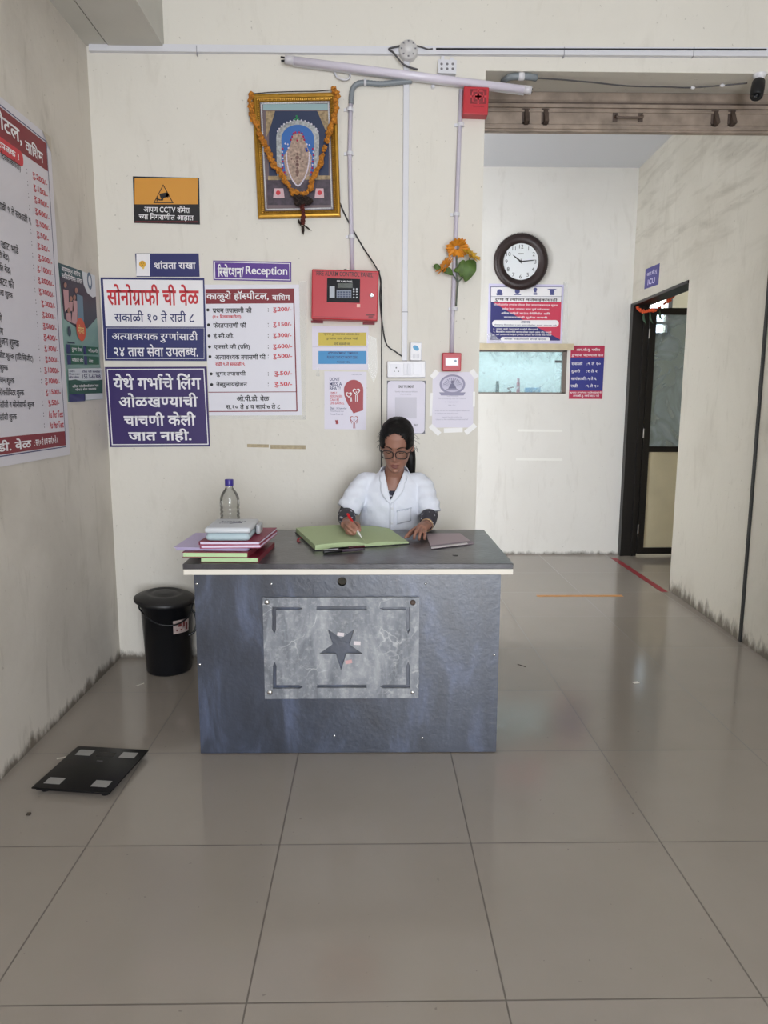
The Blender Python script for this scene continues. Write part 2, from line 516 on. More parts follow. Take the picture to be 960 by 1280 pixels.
# ================================================================= STRUCTURE
def struct(name, bm, m, label, mats=None):
    o = obj(name, bm, m, mats=mats); return tag(o, label, name.split('_')[0], None, 'structure')
JX = 0.547                   # left jamb of the passage opening
SOF = 2.945                  # underside of the lintel
bm = box(NEW(), (-3.0, -3.0, -0.12), (6.3, 11.0, 0.0)); struct('floor', bm, M_FLOOR, 'polished beige vitrified tile floor with thin dark joints')
bm = box(NEW(), (XL - 0.2, -3.0, HZ), (2.6, YB + 0.23, HZ + 0.15)); struct('ceiling', bm, M_CEIL, 'plain ceiling slab high over the reception hall')
bm = box(NEW(), (XL, YB, 0), (JX, YB + 0.23, HZ)); box(bm, (JX, YB, SOF), (XR(YB) + 0.01, YB + 0.23, HZ))
struct('wall_back', bm, M_WALL_B, 'cream painted reception wall covered in notices and fittings')
bm = box(NEW(), (XL - 0.2, -3.0, 0), (XL, YB + 0.23, HZ)); struct('wall_left', bm, M_WALL_L, 'scuffed cream side wall carrying the big rate board')
bm = NEW(); box(bm, (XL - 0.2, -3.12, 0), (-0.15, -3.0, HZ)); box(bm, (-0.15, -3.12, 2.9), (2.4, -3.0, HZ))  # wall added out of view, narrows the entrance so light comes from the right
struct('wall_front', bm, M_WALL_B, 'unseen entrance wall behind the camera, its doorway shaped to bring daylight from the right')
TH = 0.12; DY0, DZ = 5.12, 2.205
bm = NEW()
def slabR(y0, y1, z0, z1, yn=1):
    hexa(bm, [(XR(y0), y0, z0), (XR(y0) + TH, y0, z0), (XR(y1) + TH, y1, z0), (XR(y1), y1, z0)],
         [(XR(y0), y0, z1), (XR(y0) + TH, y0, z1), (XR(y1) + TH, y1, z1), (XR(y1), y1, z1)])
slabR(-3.0, DY0, 0, HZ); slabR(DY0, YC, DZ, HZ)
struct('wall_right', bm, M_WALL_R, 'dirty cream wall on the right running back to the dark framed door')
WX0, WX1, WZ0, WZ1 = 0.50, 1.70, 1.440, 1.812
bm = NEW()
XE = XR(YC) + TH
for a, b in (((-2.6, 0), (WX0, 3.9)), ((WX1, 0), (XE, 3.9)), ((WX0, 0), (WX1, WZ0)), ((WX0, WZ1), (WX1, 3.9))):
    box(bm, (a[0], YC, a[1]), (b[0], YC + 0.12, b[1]))
struct('wall_far', bm, M_WALL_C, 'cream end wall of the passage with the clock and sliding window')
bm = box(NEW(), (-2.6, YB + 0.23, 3.312), (XE, YC, 3.45)); struct('ceiling_passage', bm, M_CEILP, 'pale blue grey ceiling of the passage behind the shutter')
bm = box(NEW(), (-2.72, YB + 0.23, 0), (-2.6, YC, 3.45)); struct('wall_passage_end', bm, M_WALL_C, 'end wall of the passage behind the reception wall')
# beam along the left wall, groove in its underside
bx_ = B(205, 55); gx = B(136, 52).x
bm = box(NEW(), (XL, -3.0, 3.035), (gx - 0.004, YB, HZ)); box(bm, (gx + 0.004, -3.0, 3.03), (bx_.x, YB, HZ)); box(bm, (gx - 0.004, -3.0, 3.06), (gx + 0.004, YB, HZ))
struct('beam_left', bm, mat('beam_paint', '#c4c2bb', 0.8, noise=0.08, nscale=3), 'grey white concrete beam with a groove at the top of the side wall')
# room behind the dark framed door
M_ICU = mat('ward_wall_paint', '#cfc8b2', 0.7)
bm = NEW()
box(bm, (XE - TH, YC + 0.12, 0), (XE, 10.5, 3.45)); box(bm, (6.0, 4.4, 0), (6.12, 10.6, 3.45))
box(bm, (XR(4.5) + TH, 4.4, 0), (6.0, 4.52, 3.45))
IX0, IX1, IZ0, IZ1 = 3.50, 4.20, 2.345, 2.98
for a, b in (((XE - TH, 0), (IX0, 3.45)), ((IX1, 0), (6.12, 3.45)), ((IX0, 0), (IX1, IZ0)), ((IX0, IZ1), (IX1, 3.45))):
    box(bm, (a[0], 10.5, a[1]), (b[0], 10.62, b[1]))
struct('wall_ward', bm, M_ICU, 'beige walls of the ward room seen through the open door')
bm = box(NEW(), (XR(4.5) + TH, 4.4, 3.32), (6.12, 10.62, 3.47)); struct('ceiling_ward', bm, M_CEIL, 'ceiling of the ward room behind the open door')
M_DARKAL = mat('dark_bronze_aluminium', '#221f1e', 0.35, 0.4)
bm = NEW()
for a, b in (((IX0 - .05, IZ0 - .05), (IX1 + .06, IZ0)), ((IX0 - .05, IZ1), (IX1 + .06, IZ1 + .05)), ((IX0 - .05, IZ0), (IX0, IZ1)), ((IX1, IZ0), (IX1 + .06, IZ1)), ((IX0, 2.465), (IX1, 2.500))):
    box(bm, (a[0], 10.47, a[1]), (b[0], 10.53, b[1]))
o = obj('window_2', bm, mat('pale_window_frame', '#59595a', 0.5)); tag(o, 'bright high window with one crossbar deep inside the ward room', 'window', None, 'structure')
# dispensary behind the sliding window
M_DISP = mat('dispensary_wall_paint', '#dde4e4', 0.7)
bm = NEW()
box(bm, (0.0, 7.9, 0), (2.24, 8.0, 3.0)); box(bm, (-0.1, YC + .12, 0), (0.0, 8.0, 3.0)); box(bm, (XE - TH - 0.1, YC + .12, 0), (XE - TH - 0.002, 8.0, 3.0))
struct('wall_dispensary', bm, M_DISP, 'pale blue white wall glimpsed through the sliding window')
bm = box(NEW(), (-0.1, YC + 0.12, 3.0), (XE - TH - .002, 8.0, 3.1)); struct('ceiling_dispensary', bm, M_DISP, 'ceiling of the dispensary behind the sliding window')

# ---------------------------------------------------------------- door_1 : dark framed ward door, leaf swung into the room
door = empty('door_1', (XR(YC) + 0.06, 5.75, 0), 'black framed half glazed door standing open at the end of the right wall', 'door'); door['kind'] = 'structure'
def in_parent(o, p):
    o.parent = p; o.matrix_parent_inverse = Matrix.Translation(p.location).inverted(); return o
FX0 = XR(YC) - 0.012; FX1 = FX0 + 0.145
bm = NEW(); box(bm, (FX0, YC - 0.062, 0), (FX1, YC - 0.002, DZ)); box(bm, (FX0, YC - 0.07, 0), (FX0 + 0.03, YC - 0.062, DZ)); box(bm, (FX1 - 0.05, YC - 0.075, 0), (FX1 - .03, YC - 0.062, DZ))
hexa(bm, [(XR(DY0) - .008, DY0, DZ - 0.022), (XR(DY0) + .13, DY0, DZ - 0.022), (FX1, YC - .062, DZ - 0.022), (FX0, YC - .062, DZ - 0.022)],
     [(XR(DY0) - .008, DY0, DZ - .001), (XR(DY0) + .13, DY0, DZ - .001), (FX1, YC - .062, DZ - .001), (FX0, YC - .062, DZ - .001)])
in_parent(obj('door_frame', bm, M_DARKAL), door)
LX0 = FX1 + 0.004; LX1 = LX0 + 0.92; LY0, LY1 = YC - 0.075, YC - 0.035
bm = NEW()
for a, b in (((LX0, .02), (LX0 + .055, 2.165)), ((LX1 - .055, .02), (LX1, 2.165)), ((LX0 + .055, 2.11), (LX1 - .055, 2.165)), ((LX0 + .055, .935), (LX1 - .055, .985)), ((LX0 + .055, .02), (LX1 - .055, .078))):
    box(bm, (a[0], LY0, a[1]), (b[0], LY1, b[1]))
leaf = in_parent(obj('door_leaf', bm, M_DARKAL), door)
gm = bpy.data.materials.new('smeared_tinted_glass'); gm.use_nodes = True
k = NB(gm); nt = gm.node_tree; nt.nodes.clear()
out = k.n('ShaderNodeOutputMaterial'); tr = k.n('ShaderNodeBsdfTransparent'); tr.inputs[0].default_value = lin('#c3ccd1')
gl = k.n('ShaderNodeBsdfGlossy'); gl.inputs['Roughness'].default_value = 0.02; df = k.n('ShaderNodeBsdfDiffuse'); df.inputs[0].default_value = lin('#b4c2c9')
fr = k.n('ShaderNodeFresnel'); fr.inputs[0].default_value = 1.45
tcg = k.n('ShaderNodeTexCoord').outputs['Object']
sm = k.ramp(k.noise(k.scalevec(tcg, (1.6, 1, 1.6)), 1.6, 4, 0.5, 2.2), [(0.42, 0.22), (0.68, 0.58)])
m1 = k.n('ShaderNodeMixShader'); k.l(sm, m1.inputs[0]); k.l(tr.outputs[0], m1.inputs[1]); k.l(df.outputs[0], m1.inputs[2])
m2 = k.n('ShaderNodeMixShader'); k.l(fr.outputs[0], m2.inputs[0]); k.l(m1.outputs[0], m2.inputs[1]); k.l(gl.outputs[0], m2.inputs[2]); k.l(m2.outputs[0], out.inputs[0])
def sub_of(o, leafo): o.parent = leafo; return o
sub_of(obj('glass_pane', box(NEW(), (LX0 + .055, LY0 + .016, .985), (LX1 - .055, LY0 + .021, 2.11)), gm), leaf)
sub_of(obj('lower_panel', box(NEW(), (LX0 + .055, LY0 + .012, .078), (LX1 - .055, LY0 + .03, .935)), mat('cream_door_panel', '#cfc5a8', 0.5, noise=.06, nscale=6)), leaf)
bm = NEW()
for z in (0.25, 1.1, 1.95): cyl(bm, (LX0 - .002, LY0 - .004, z - .04), (LX0 - .002, LY0 - .004, z + .04), .007, 10)
sub_of(obj('hinge', bm, mat('worn_steel', '#8d8a86', 0.35, 0.9)), leaf)

# ---------------------------------------------------------------- window_1 : sliding window of the dispensary
win = empty('window_1', ((WX0 + WX1) / 2, YC, WZ0), 'small bright sliding window in the far wall under the blue red notice', 'window'); win['kind'] = 'structure'
M_TRIM = mat('beige_window_trim', '#c9bb9d', 0.6, noise=.15, nscale=12)
bm = box(NEW(), (WX0 - .03, YC - .03, WZ1), (WX1 + .045, YC - .002, WZ1 + .055)); in_parent(obj('lintel_trim', bm, M_TRIM), win)
bm = NEW()
for a, b in (((WX1 - .035, WZ0), (WX1, WZ1)), ((WX0, WZ1 - .012), (WX1, WZ1)), ((WX0, WZ0), (WX1, WZ0 + .012)), ((WX0, WZ0), (WX0 + .03, WZ1))):
    box(bm, (a[0], YC + .01, a[1]), (b[0], YC + .06, b[1]))
in_parent(obj('window_frame', bm, mat('grey_brown_frame', '#6d635c', .5)), win)
wg = bpy.data.materials.new('hazy_sliding_glass'); wg.use_nodes = True
k = NB(wg); nt = wg.node_tree; nt.nodes.clear()
out = k.n('ShaderNodeOutputMaterial'); tr = k.n('ShaderNodeBsdfTransparent'); tr.inputs[0].default_value = lin('#eef6f8')
tl = k.n('ShaderNodeBsdfTranslucent'); tl.inputs[0].default_value = lin('#dfeef2')
tcg = k.n('ShaderNodeTexCoord').outputs['Object']
sm = k.ramp(k.noise(tcg, 9, 6, 0.65, .8), [(0.35, 0.08), (0.75, 0.40)])
m1 = k.n('ShaderNodeMixShader'); k.l(sm, m1.inputs[0]); k.l(tr.outputs[0], m1.inputs[1]); k.l(tl.outputs[0], m1.inputs[2]); k.l(m1.outputs[0], out.inputs[0])
in_parent(obj('glass_pane', box(NEW(), (WX0 + .03, YC + .03, WZ0 + .012), (WX1 - .035, YC + .034, WZ1 - .012)), wg), win)
in_parent(obj('catch', box(NEW(), (1.60, YC + .012, WZ1 - .105), (1.655, YC + .03, WZ1 - .085)), mat('dark_catch', '#56585a', .4)), win)
in_parent(obj('sill', box(NEW(), (WX0, YC + .06, WZ0 - .02), (WX1, YC + .30, WZ0)), M_TRIM), win)
# things on that sill
def px_far(px, py, y): return on_y(px, py, y)
p = on_y(621.5, 490, YC + .16)
t = empty('marker_bottle', (p.x, YC + .16, WZ0), 'dark upright bottle on the sliding window sill', 'bottle')
obj('body', lathe(NEW(), [(0, 0), (.016, 0), (.016, .085), (.012, .09)], 16), mat('dark_bottle', '#2d3a44', .4), t, True)
obj('cap', lathe(NEW(), [(.013, .09), (.013, .112), (0, .112)], 16), mat('black_cap', '#15181b', .4), t, True)
p = on_y(647.5, 490, YC + .16)
t = empty('cream_tube', (p.x, YC + .16, WZ0), 'pink slim tube standing on the sliding window sill', 'tube')
obj('body', lathe(NEW(), [(0, 0), (.014, 0), (.015, .02), (.016, .10)], 16), mat('pink_tube', '#c9536f', .4), t, True)
obj('cap', lathe(NEW(), [(.012, .10), (.012, .135), (0, .135)], 16), mat('rose_cap', '#d58a9c', .4), t, True)
p = on_y(636, 490, YC + .14)
bm = NEW(); tube(bm, spline([(0, 0, .006), (.01, 0, .03), (-.012, 0, .045), (.014, .004, .05), (.05, .01, .058)], 5), .005, 6)
tube(bm, spline([(-.018, 0, .005), (0, -.005, .012), (.02, 0, .02)], 5), .007, 6)
t = obj('crumpled_tag', bm, mat('maroon_plastic', '#7d3947', .5), loc=(p.x, YC + .14, WZ0 + .002)); tag(t, 'small crumpled maroon tag between the bottle and the pink tube', 'tag')
p = on_y(665, 490, YC + .20)
t = obj('medicine_pack', bevel(obj('x', box(NEW(), (-.065, -.03, 0), (.07, .03, .055)), None), .006).data, mat('blue_pack', '#7fb2e0', .5), loc=(p.x, YC + .20, WZ0)); bpy.data.objects.remove(bpy.data.objects['x'])
tag(t, 'pale blue pack lying behind the hazy sliding window', 'pack')

# ---------------------------------------------------------------- rolled up shutter in the passage opening
SX0, SX1 = JX, XR(YB + .25) - .002; SY = YB + 0.235
sh = empty('rolling_shutter', ((SX0 + SX1) / 2, SY, 2.76), 'brown grey steel rolling shutter drawn up above the passage opening', 'shutter')
M_SH = mat('dusty_shutter_steel', '#97887b', .55, .25, noise=.28, nscale=14, bump=.1, bscale=20)
M_SHD = mat('dark_shutter_steel', '#5b4d45', .6, .2, noise=.3, nscale=18)
bm = NEW()
zs = [(2.945, 0), (2.935, .012), (2.905, .014), (2.895, .0), (2.885, .0)]
prof = [(0, 3.05), (-.012, 3.03), (-.012, 2.985), (0, 2.965), (0, 2.955), (-.014, 2.945), (-.014, 2.908), (-.002, 2.893), (-.002, 2.882)]
n = len(prof); a_ = [bm.verts.new((SX0 + .01, SY + p[0] + .012, p[1])) for p in prof]; b_ = [bm.verts.new((SX1 - .01, SY + p[0] + .012, p[1])) for p in prof]
for i in range(n - 1): bm.faces.new((a_[i], a_[i + 1], b_[i + 1], b_[i]))
c_ = [bm.verts.new((SX0 + .01, SY + p[0] + .028, p[1])) for p in prof]; d_ = [bm.verts.new((SX1 - .01, SY + p[0] + .028, p[1])) for p in prof]
for i in range(n - 1): bm.faces.new((c_[i + 1], c_[i], d_[i], d_[i + 1]))
bm.faces.new((a_[-1], c_[-1], d_[-1], b_[-1]))
in_parent(obj('curtain', bm, M_SH), sh)
bm = NEW()
box(bm, (SX0, SY - .002, 2.755), (SX1, SY + .03, 2.885))
for z0, z1, d in ((2.868, 2.885, .014), (2.848, 2.856, .008), (2.765, 2.775, .014), (2.755, 2.765, .006), (2.79, 2.797, .006)): box(bm, (SX0, SY - d, z0), (SX1, SY - .002, z1))
in_parent(obj('bottom_bar', bm, M_SH), sh)
in_parent(obj('shadow_gap_strip', box(NEW(), (SX0, SY - .004, 2.886), (SX1, SY + .006, 2.896)), M_SHD), sh)
for px in (657, 681, 893, 914):
    p = on_y(px, 145, SY); bm = NEW()
    hexa(bm, [(p.x - .008, SY - .002, 2.785), (p.x + .012, SY - .002, 2.785), (p.x + .012, SY - .05, 2.79), (p.x - .008, SY - .05, 2.79)],
         [(p.x - .008, SY - .002, 2.86), (p.x + .012, SY - .002, 2.86), (p.x + .012, SY - .012, 2.86), (p.x - .008, SY - .012, 2.86)])
    box(bm, (p.x - .018, SY - .006, 2.79), (p.x + .02, SY - .002, 2.865))
    in_parent(obj('lock_bracket', bm, M_SHD), sh)
a = on_y(771, 142, SY - .03); b = on_y(803, 146, SY - .03)
bm = NEW(); z = 2.815
tube(bm, spline([(a.x, SY, z + .012), (a.x, SY - .03, z + .01), (a.x + .012, SY - .035, z), (b.x - .012, SY - .035, z), (b.x, SY - .03, z + .01), (b.x, SY, z + .012)], 5), .006, 8)
box(bm, (a.x - .012, SY - .006, z - .01), (a.x + .012, SY - .002, z + .035)); box(bm, (b.x - .012, SY - .006, z - .01), (b.x + .012, SY - .002, z + .035))
in_parent(obj('pull_handle', bm, M_SHD), sh)
M_BLK = mat('blackened_steel', '#1b1a19', .6)
bm = NEW(); gy = YB + .232
box(bm, (XR(gy) - .011, gy - .008, 0.0), (XR(gy) - .001, gy + .014, SOF)); in_parent(obj('guide_rail', bm, M_BLK), sh)
bm = NEW(); box(bm, (JX + .0, YB + .232, 0.0), (JX + .03, YB + .262, SOF)); in_parent(obj('guide_rail', bm, M_BLK), sh)

# ================================================================= RECEPTION DESK
DX0, DX1, DYF = -0.672, 0.490, 2.66
TX0, TX1, TY0, TY1, TZ = -0.700, 0.526, 2.61, 3.325, 0.776
def slate(name, a, b, c, scl=1.0, veins=None, rough=.4):
    m = bpy.data.materials.new(name); m.use_nodes = True; bs = m.node_tree.nodes['Principled BSDF']; k = NB(m)
    tc = k.n('ShaderNodeTexCoord').outputs['Object']
    v = k.noise(k.scalevec(tc, (2.6 * scl, 2.6 * scl, .9 * scl)), 2.0, 8, .62, .7)
    col = k.ramp(v, [(.32, a), (.52, b), (.72, c)])
    if veins:
        w = k.n('ShaderNodeTexVoronoi', feature='DISTANCE_TO_EDGE'); w.inputs['Scale'].default_value = 7
        mp = k.n('ShaderNodeMapping'); k.l(tc, mp.inputs[0])
        wob = k.n('ShaderNodeTexNoise'); wob.inputs['Scale'].default_value = 6; wob.inputs['Detail'].default_value = 4; k.l(tc, wob.inputs['Vector'])
        ad = k.n('ShaderNodeVectorMath', operation='ADD'); sc_ = k.n('ShaderNodeVectorMath', operation='SCALE'); sc_.inputs['Scale'].default_value = .22
        k.l(wob.outputs['Color'], sc_.inputs[0]); k.l(tc, ad.inputs[0]); k.l(sc_.outputs[0], ad.inputs[1]); k.l(ad.outputs[0], w.inputs['Vector'])
        f = k.math('MULTIPLY', k.ramp(w.outputs['Distance'], [(0.0, 1), (.022, 0)]), k.ramp(k.noise(tc, 5, 3), [(.5, 0), (.65, .8)]))
        col = k.mix(f, col, veins)
        f2 = k.math('MULTIPLY', k.ramp(k.noise(tc, 40, 5, .7), [(.5, 0), (.75, 1)]), .35)
        col = k.mix(f2, col, veins)
    k.l(col, bs.inputs['Base Color']); bs.inputs['Roughness'].default_value = rough
    bp = k.n('ShaderNodeBump'); bp.inputs['Strength'].default_value = .08; bp.inputs['Distance'].default_value = .01
    k.l(k.noise(tc, 60, 3), bp.inputs['Height']); k.l(bp.outputs['Normal'], bs.inputs['Normal'])
    return m
M_SLATE = slate('dark_slate_laminate', '#1a1e2a', '#333a4a', '#5a6480', 1.0, None, .33)
M_SLATE.node_tree.nodes['Principled BSDF'].inputs['Specular IOR Level'].default_value = 0.95
M_TOP = slate('dark_slate_worktop', '#2e2b2d', '#3d3b3f', '#57565b', 1.2, None, .28)
M_MARB = slate('grey_marble_laminate', '#62666d', '#81858c', '#a7a9ad', 2.5, '#d9dadb')
M_EDGE = mat('ivory_edge_band', '#dcd6cb', .5)
desk = empty('reception_desk', (-.09, 2.95, 0), 'dark slate laminate reception desk with marble plaque and star cutout', 'desk')
def dpart(name, bm, m, bev=0.0, label=None, parent=None, smooth=False):
    o = obj(name, bm, m)
    if bev: bevel(o, bev, 2)
    if smooth: smooth_by_angle(o)
    if parent is None: in_parent(o, desk)
    else: o.parent = parent
    if label: o['label'] = label
    return o
# front panel with the round cable hole bored through it
hp = on_y(427.6, 727, DYF)
bm = box(NEW(), (DX0, DYF, 0.004), (DX1, DYF + .018, .734)); tmp = obj('front_panel', bm, M_SLATE)
def cut(o, bmc):
    bmesh.ops.recalc_face_normals(bmc, faces=bmc.faces); c = obj('cutter', bmc, None); md = o.modifiers.new('b', 'BOOLEAN'); md.operation = 'DIFFERENCE'; md.object = c; md.solver = 'EXACT'
    bpy.context.view_layer.update(); me = bpy.data.meshes.new_from_object(o.evaluated_get(bpy.context.evaluated_depsgraph_get()))
    o.modifiers.clear(); old = o.data; o.data = me; me.name = old.name; bpy.data.objects.remove(c)
cut(tmp, cyl(NEW(), (hp.x, DYF - .05, hp.z), (hp.x, DYF + .05, hp.z), .0175, 28)); in_parent(tmp, desk)
bm = NEW(); lathe(bm, [(.0175, 0), (.0175, .02), (.0165, .02), (.0165, 0), (.0175, 0)], 28, Matrix.Translation((hp.x, DYF + .019, hp.z)) @ Matrix.Rotation(math.pi / 2, 4, 'X'))
dpart('hole_liner', bm, M_BLK)
dpart('side_panel', box(NEW(), (DX0, DYF + .018, .004), (DX0 + .018, 3.27, .734)), M_SLATE)
dpart('side_panel', box(NEW(), (DX1 - .018, DYF + .018, .004), (DX1, 3.27, .734)), M_SLATE)
dpart('worktop', box(NEW(), (TX0, TY0, .755), (TX1, TY1, TZ)), M_TOP, .002)
dpart('edge_board', box(NEW(), (TX0 + .002, TY0 + .001, .734), (TX1, TY1 - .002, .755)), M_EDGE, .0015, 'ivory board under the dark worktop')
# plaque with star and bar cutouts
zc = crop(220, 650, 2.1818)
def dz(x, y): q = on_y(*zc(x, y), DYF - .012); return (q.x, q.z)
P0, P1 = dz(236, 212), dz(661, 486)
plq = obj('plaque', box(NEW(), (P0[0], DYF - .012, P1[1]), (P1[0], DYF - .0005, P0[1])), M_MARB)
def prism_cut(pts):
    bm = NEW(); a = sum(p[0] * q[1] - q[0] * p[1] for p, q in zip(pts, pts[1:] + pts[:1]))
    if a < 0: pts = pts[::-1]
    return hexa(bm, [(x, DYF + .02, z) for x, z in pts][::-1], [(x, DYF - .04, z) for x, z in pts][::-1])
outer = [dz(*p) for p in ((413, 297), (487, 297), (510, 365), (450, 409), (390, 365))]
def isect(a, b, c, d):
    x1, y1, x2, y2, x3, y3, x4, y4 = *a, *b, *c, *d
    den = (x1 - x2) * (y3 - y4) - (y1 - y2) * (x3 - x4)
    t = ((x1 - x3) * (y3 - y4) - (y1 - y3) * (x3 - x4)) / den
    return (x1 + t * (x2 - x1), y1 + t * (y2 - y1))
star = []
for i in range(5):
    star.append(outer[i])
    A, Bq = outer[i], outer[(i + 1) % 5]
    star.append(isect(A, outer[(i + 2) % 5], Bq, outer[(i - 1) % 5]))
slots = []
def bar(x0, y0, x1, y1): return [dz(x0, y0), dz(x1, y0), dz(x1, y1), dz(x0, y1)]
slots.append(bar(383, 235, 520, 246)); slots.append(bar(384, 449, 520, 458))
slots.append([dz(*p) for p in ((262, 237), (336, 237), (346, 241), (336, 246), (273, 246), (273, 300), (268, 310), (262, 300))])
slots.append([dz(*p) for p in ((638, 237), (566, 237), (556, 241), (566, 246), (628, 246), (628, 300), (633, 310), (638, 300))])
slots.append([dz(*p) for p in ((264, 460), (336, 460), (346, 455), (336, 450), (274, 450), (274, 398), (269, 387), (264, 398))])
slots.append([dz(*p) for p in ((638, 459), (566, 459), (556, 454), (566, 449), (628, 449), (628, 398), (633, 387), (638, 398))])
for s_ in [star] + slots: cut(plq, prism_cut(s_))
in_parent(plq, desk)
M_CHR = mat('chrome', '#d6d6d8', .15, 1.0)
def screw(px, r, y, m=M_CHR, parent=None):
    q = on_y(*zc(*px), y); bm = NEW()
    lathe(bm, [(r, 0), (r, .001), (r * .8, r * .45), (r * .4, r * .62), (0, r * .68)], 16, Matrix.Translation((q.x, y, q.z)) @ Matrix.Rotation(math.pi / 2, 4, 'X'))
    o = obj('screw', bm, m, None, True); in_parent(o, desk); return o
for i, p in enumerate(((248, 224), (646, 225), (256, 470), (645, 470))): screw(p, .011 if i != 3 else .008, DYF - .012, M_CHR if i != 1 else M_SHD)
for p in ((260, 174), (681, 174), (65, 394), (868, 368), (672, 594), (57, 174), (432, 588)): screw(p, .0045, DYF)
M_STK = mat('sticker_paper', '#d8cfd2', .6)
for (x, y, a) in ((449, 312, 8), (494, 336, 3), (471, 387, -12)):
    q = on_y(*zc(x, y), DYF - .0125); bm = NEW()
    box(bm, (-.013, -.0004, -.007), (.013, .0004, .007)); o = obj('price_sticker', bm, M_STK if a > 0 else mat('pink_sticker_paper', '#c99fa0', .6), loc=q); o.rotation_euler = (0, math.radians(a), 0); in_parent(o, desk)
# ================================================================= THINGS ON THE DESK
M_MAROON = mat('maroon_cover', '#7a1f31', .45, noise=.1, nscale=30)
M_PGREEN = mat('green_page_edges', '#b5d3a1', .7, bump=.15, bscale=200)
M_PAGEG = mat('pale_green_pages', '#b9c99f', .75, noise=.04, nscale=15)
M_LILAC = mat('lilac_paper', '#c9bedd', .7)
M_PINKP = mat('pinkish_page_edges', '#d8cfe4', .7)
def book(name, corners, z0, z1, cov, pages, label, cat='book', group=None, cov_label=None, ct=.0022, inset=.004, spine='right'):
    """corners FL FR BR BL at (x,y); cover boards above and below a block of pages, spine wrapped"""
    c = [Vector((x, y, 0)) for x, y in corners]; ctr = sum(c, Vector()) / 4
    t = empty(name, (ctr.x, ctr.y, z0), label, cat, group)
    L = [(v - ctr) for v in c]
    sh_ = [(v - v.normalized() * inset) for v in L]
    h = z1 - z0
    obj('pages', hexa(NEW(), [(v.x, v.y, ct) for v in sh_], [(v.x, v.y, h - ct) for v in sh_]), pages, t)
    bm = NEW(); hexa(bm, [(v.x, v.y, 0) for v in L], [(v.x, v.y, ct) for v in L]); hexa(bm, [(v.x, v.y, h - ct) for v in L], [(v.x, v.y, h) for v in L])
    a, b = (L[1], L[2]) if spine == 'right' else (L[0], L[3])
    off = (a - b).cross(Vector((0, 0, 1))).normalized() * ct * (1 if spine == 'right' else -1)
    hexa(bm, [(a.x, a.y, 0), (a.x - off.x, a.y - off.y, 0), (b.x - off.x, b.y - off.y, 0), (b.x, b.y, 0)][::-1], [(a.x, a.y, h), (a.x - off.x, a.y - off.y, h), (b.x - off.x, b.y - off.y, h), (b.x, b.y, h)][::-1])
    obj('cover', bm, cov, t); return t
zs_ = [TZ + .0005, .7955, .8160, .8265, .8395, .8525]
book('register', [(-.640, 2.635), (-.424, 2.630), (-.405, 2.93), (-.625, 2.945)], zs_[0], zs_[1], M_MAROON, M_PGREEN, 'green edged register with maroon cover, lowest book of the stack', 'register', 'stacked books at the desk end')
t = book('case_file', [(-.705, 2.632), (-.462, 2.625), (-.44, 2.90), (-.690, 2.90)], zs_[1] + .0003, zs_[2], M_MAROON, M_PGREEN, 'bright green edged file second from the bottom of the stack', 'file', 'stacked books at the desk end')
# wad of loose lilac sheets
bm = NEW(); rr = random.Random(3)
for i in range(9):
    z = zs_[2] + .0003 + i * .0011; a = math.radians(rr.uniform(-2.5, 2.5)); M = Matrix.Translation((-.60 + rr.uniform(-.008, .008), 2.815 + rr.uniform(-.006, .006), z)) @ Matrix.Rotation(a - .02, 4, 'Z')
    box(bm, (-.135, -.155, 0), (.135, .15, .0009), M)
t = obj('paper_sheaf', bm, M_LILAC); tag(t, 'sheaf of loose lilac papers sticking out in the middle of the stack', 'papers')
book('notebook', [(-.640, 2.645), (-.418, 2.655), (-.392, 2.945), (-.618, 2.94)], zs_[3], zs_[4], mat('rose_cover', '#a34a66', .5), M_PINKP, 'lilac edged notebook directly below the topmost one in the stack', 'notebook', 'stacked books at the desk end', spine='left')
book('notebook', [(-.645, 2.650), (-.421, 2.648), (-.395, 2.950), (-.622, 2.945)], zs_[4] + .0003, zs_[5], mat('crimson_cover', '#8f2f49', .5, noise=.2, nscale=40), M_PINKP, 'crimson covered notebook on top of the stack, directly under the plastic box', 'notebook', 'stacked books at the desk end', spine='left')
# plastic box on the stack
bxz = zs_[5] + .0003
t = empty('plastic_box', (-.540, 2.76, bxz), 'frosted white lidded plastic box with blue contents on the book stack', 'box')
o = obj('tub', box(NEW(), (-.083, -.108, 0), (.083, .105, .030)), mat('aqua_frosted_plastic', '#c0d5dd', .35, trans=.25), t); bevel(o, .016, 4); smooth_by_angle(o)
o = obj('lid', box(NEW(), (-.086, -.111, .0295), (.086, .108, .052)), mat('white_frosted_plastic', '#d9dee4', .35, trans=.15), t); bevel(o, .014, 4); smooth_by_angle(o)
V, F = compose('Surgical Co.', 1)
def flat_text(name, st, parent, cx, cy, z, W, H, m, rz=0.0, w=1):
    V, F = compose(st, w); xs = [p[0] for p in V]; ys = [p[1] for p in V]; mx, my = (max(xs) + min(xs)) / 2, (max(ys) + min(ys)) / 2
    sx, sy = W / (max(xs) - min(xs)), H / (max(ys) - min(ys)); me = bpy.data.meshes.new(name); c, s = math.cos(rz), math.sin(rz)
    me.from_pydata([(cx + c * (p[0] - mx) * sx - s * (p[1] - my) * sy, cy + s * (p[0] - mx) * sx + c * (p[1] - my) * sy, z) for p in V], [], F); me.update()
    return obj(name, me, m, parent)
M_NAVY = mat('navy_print', '#2a2f5c', .5)
lidm = [o for o in t.children if o.name.startswith('lid')][0]
bm = NEW()
for i in range(9): box(bm, (-.050 + i * .011, .030 + (.004 if i % 3 else 0), .0522), (-.042 + i * .011, .040 - (.003 if i % 2 else 0), .0525))
for i in range(6): box(bm, (-.050 + i * .009, -.012, .0522), (-.043 + i * .009, -.005, .0525))
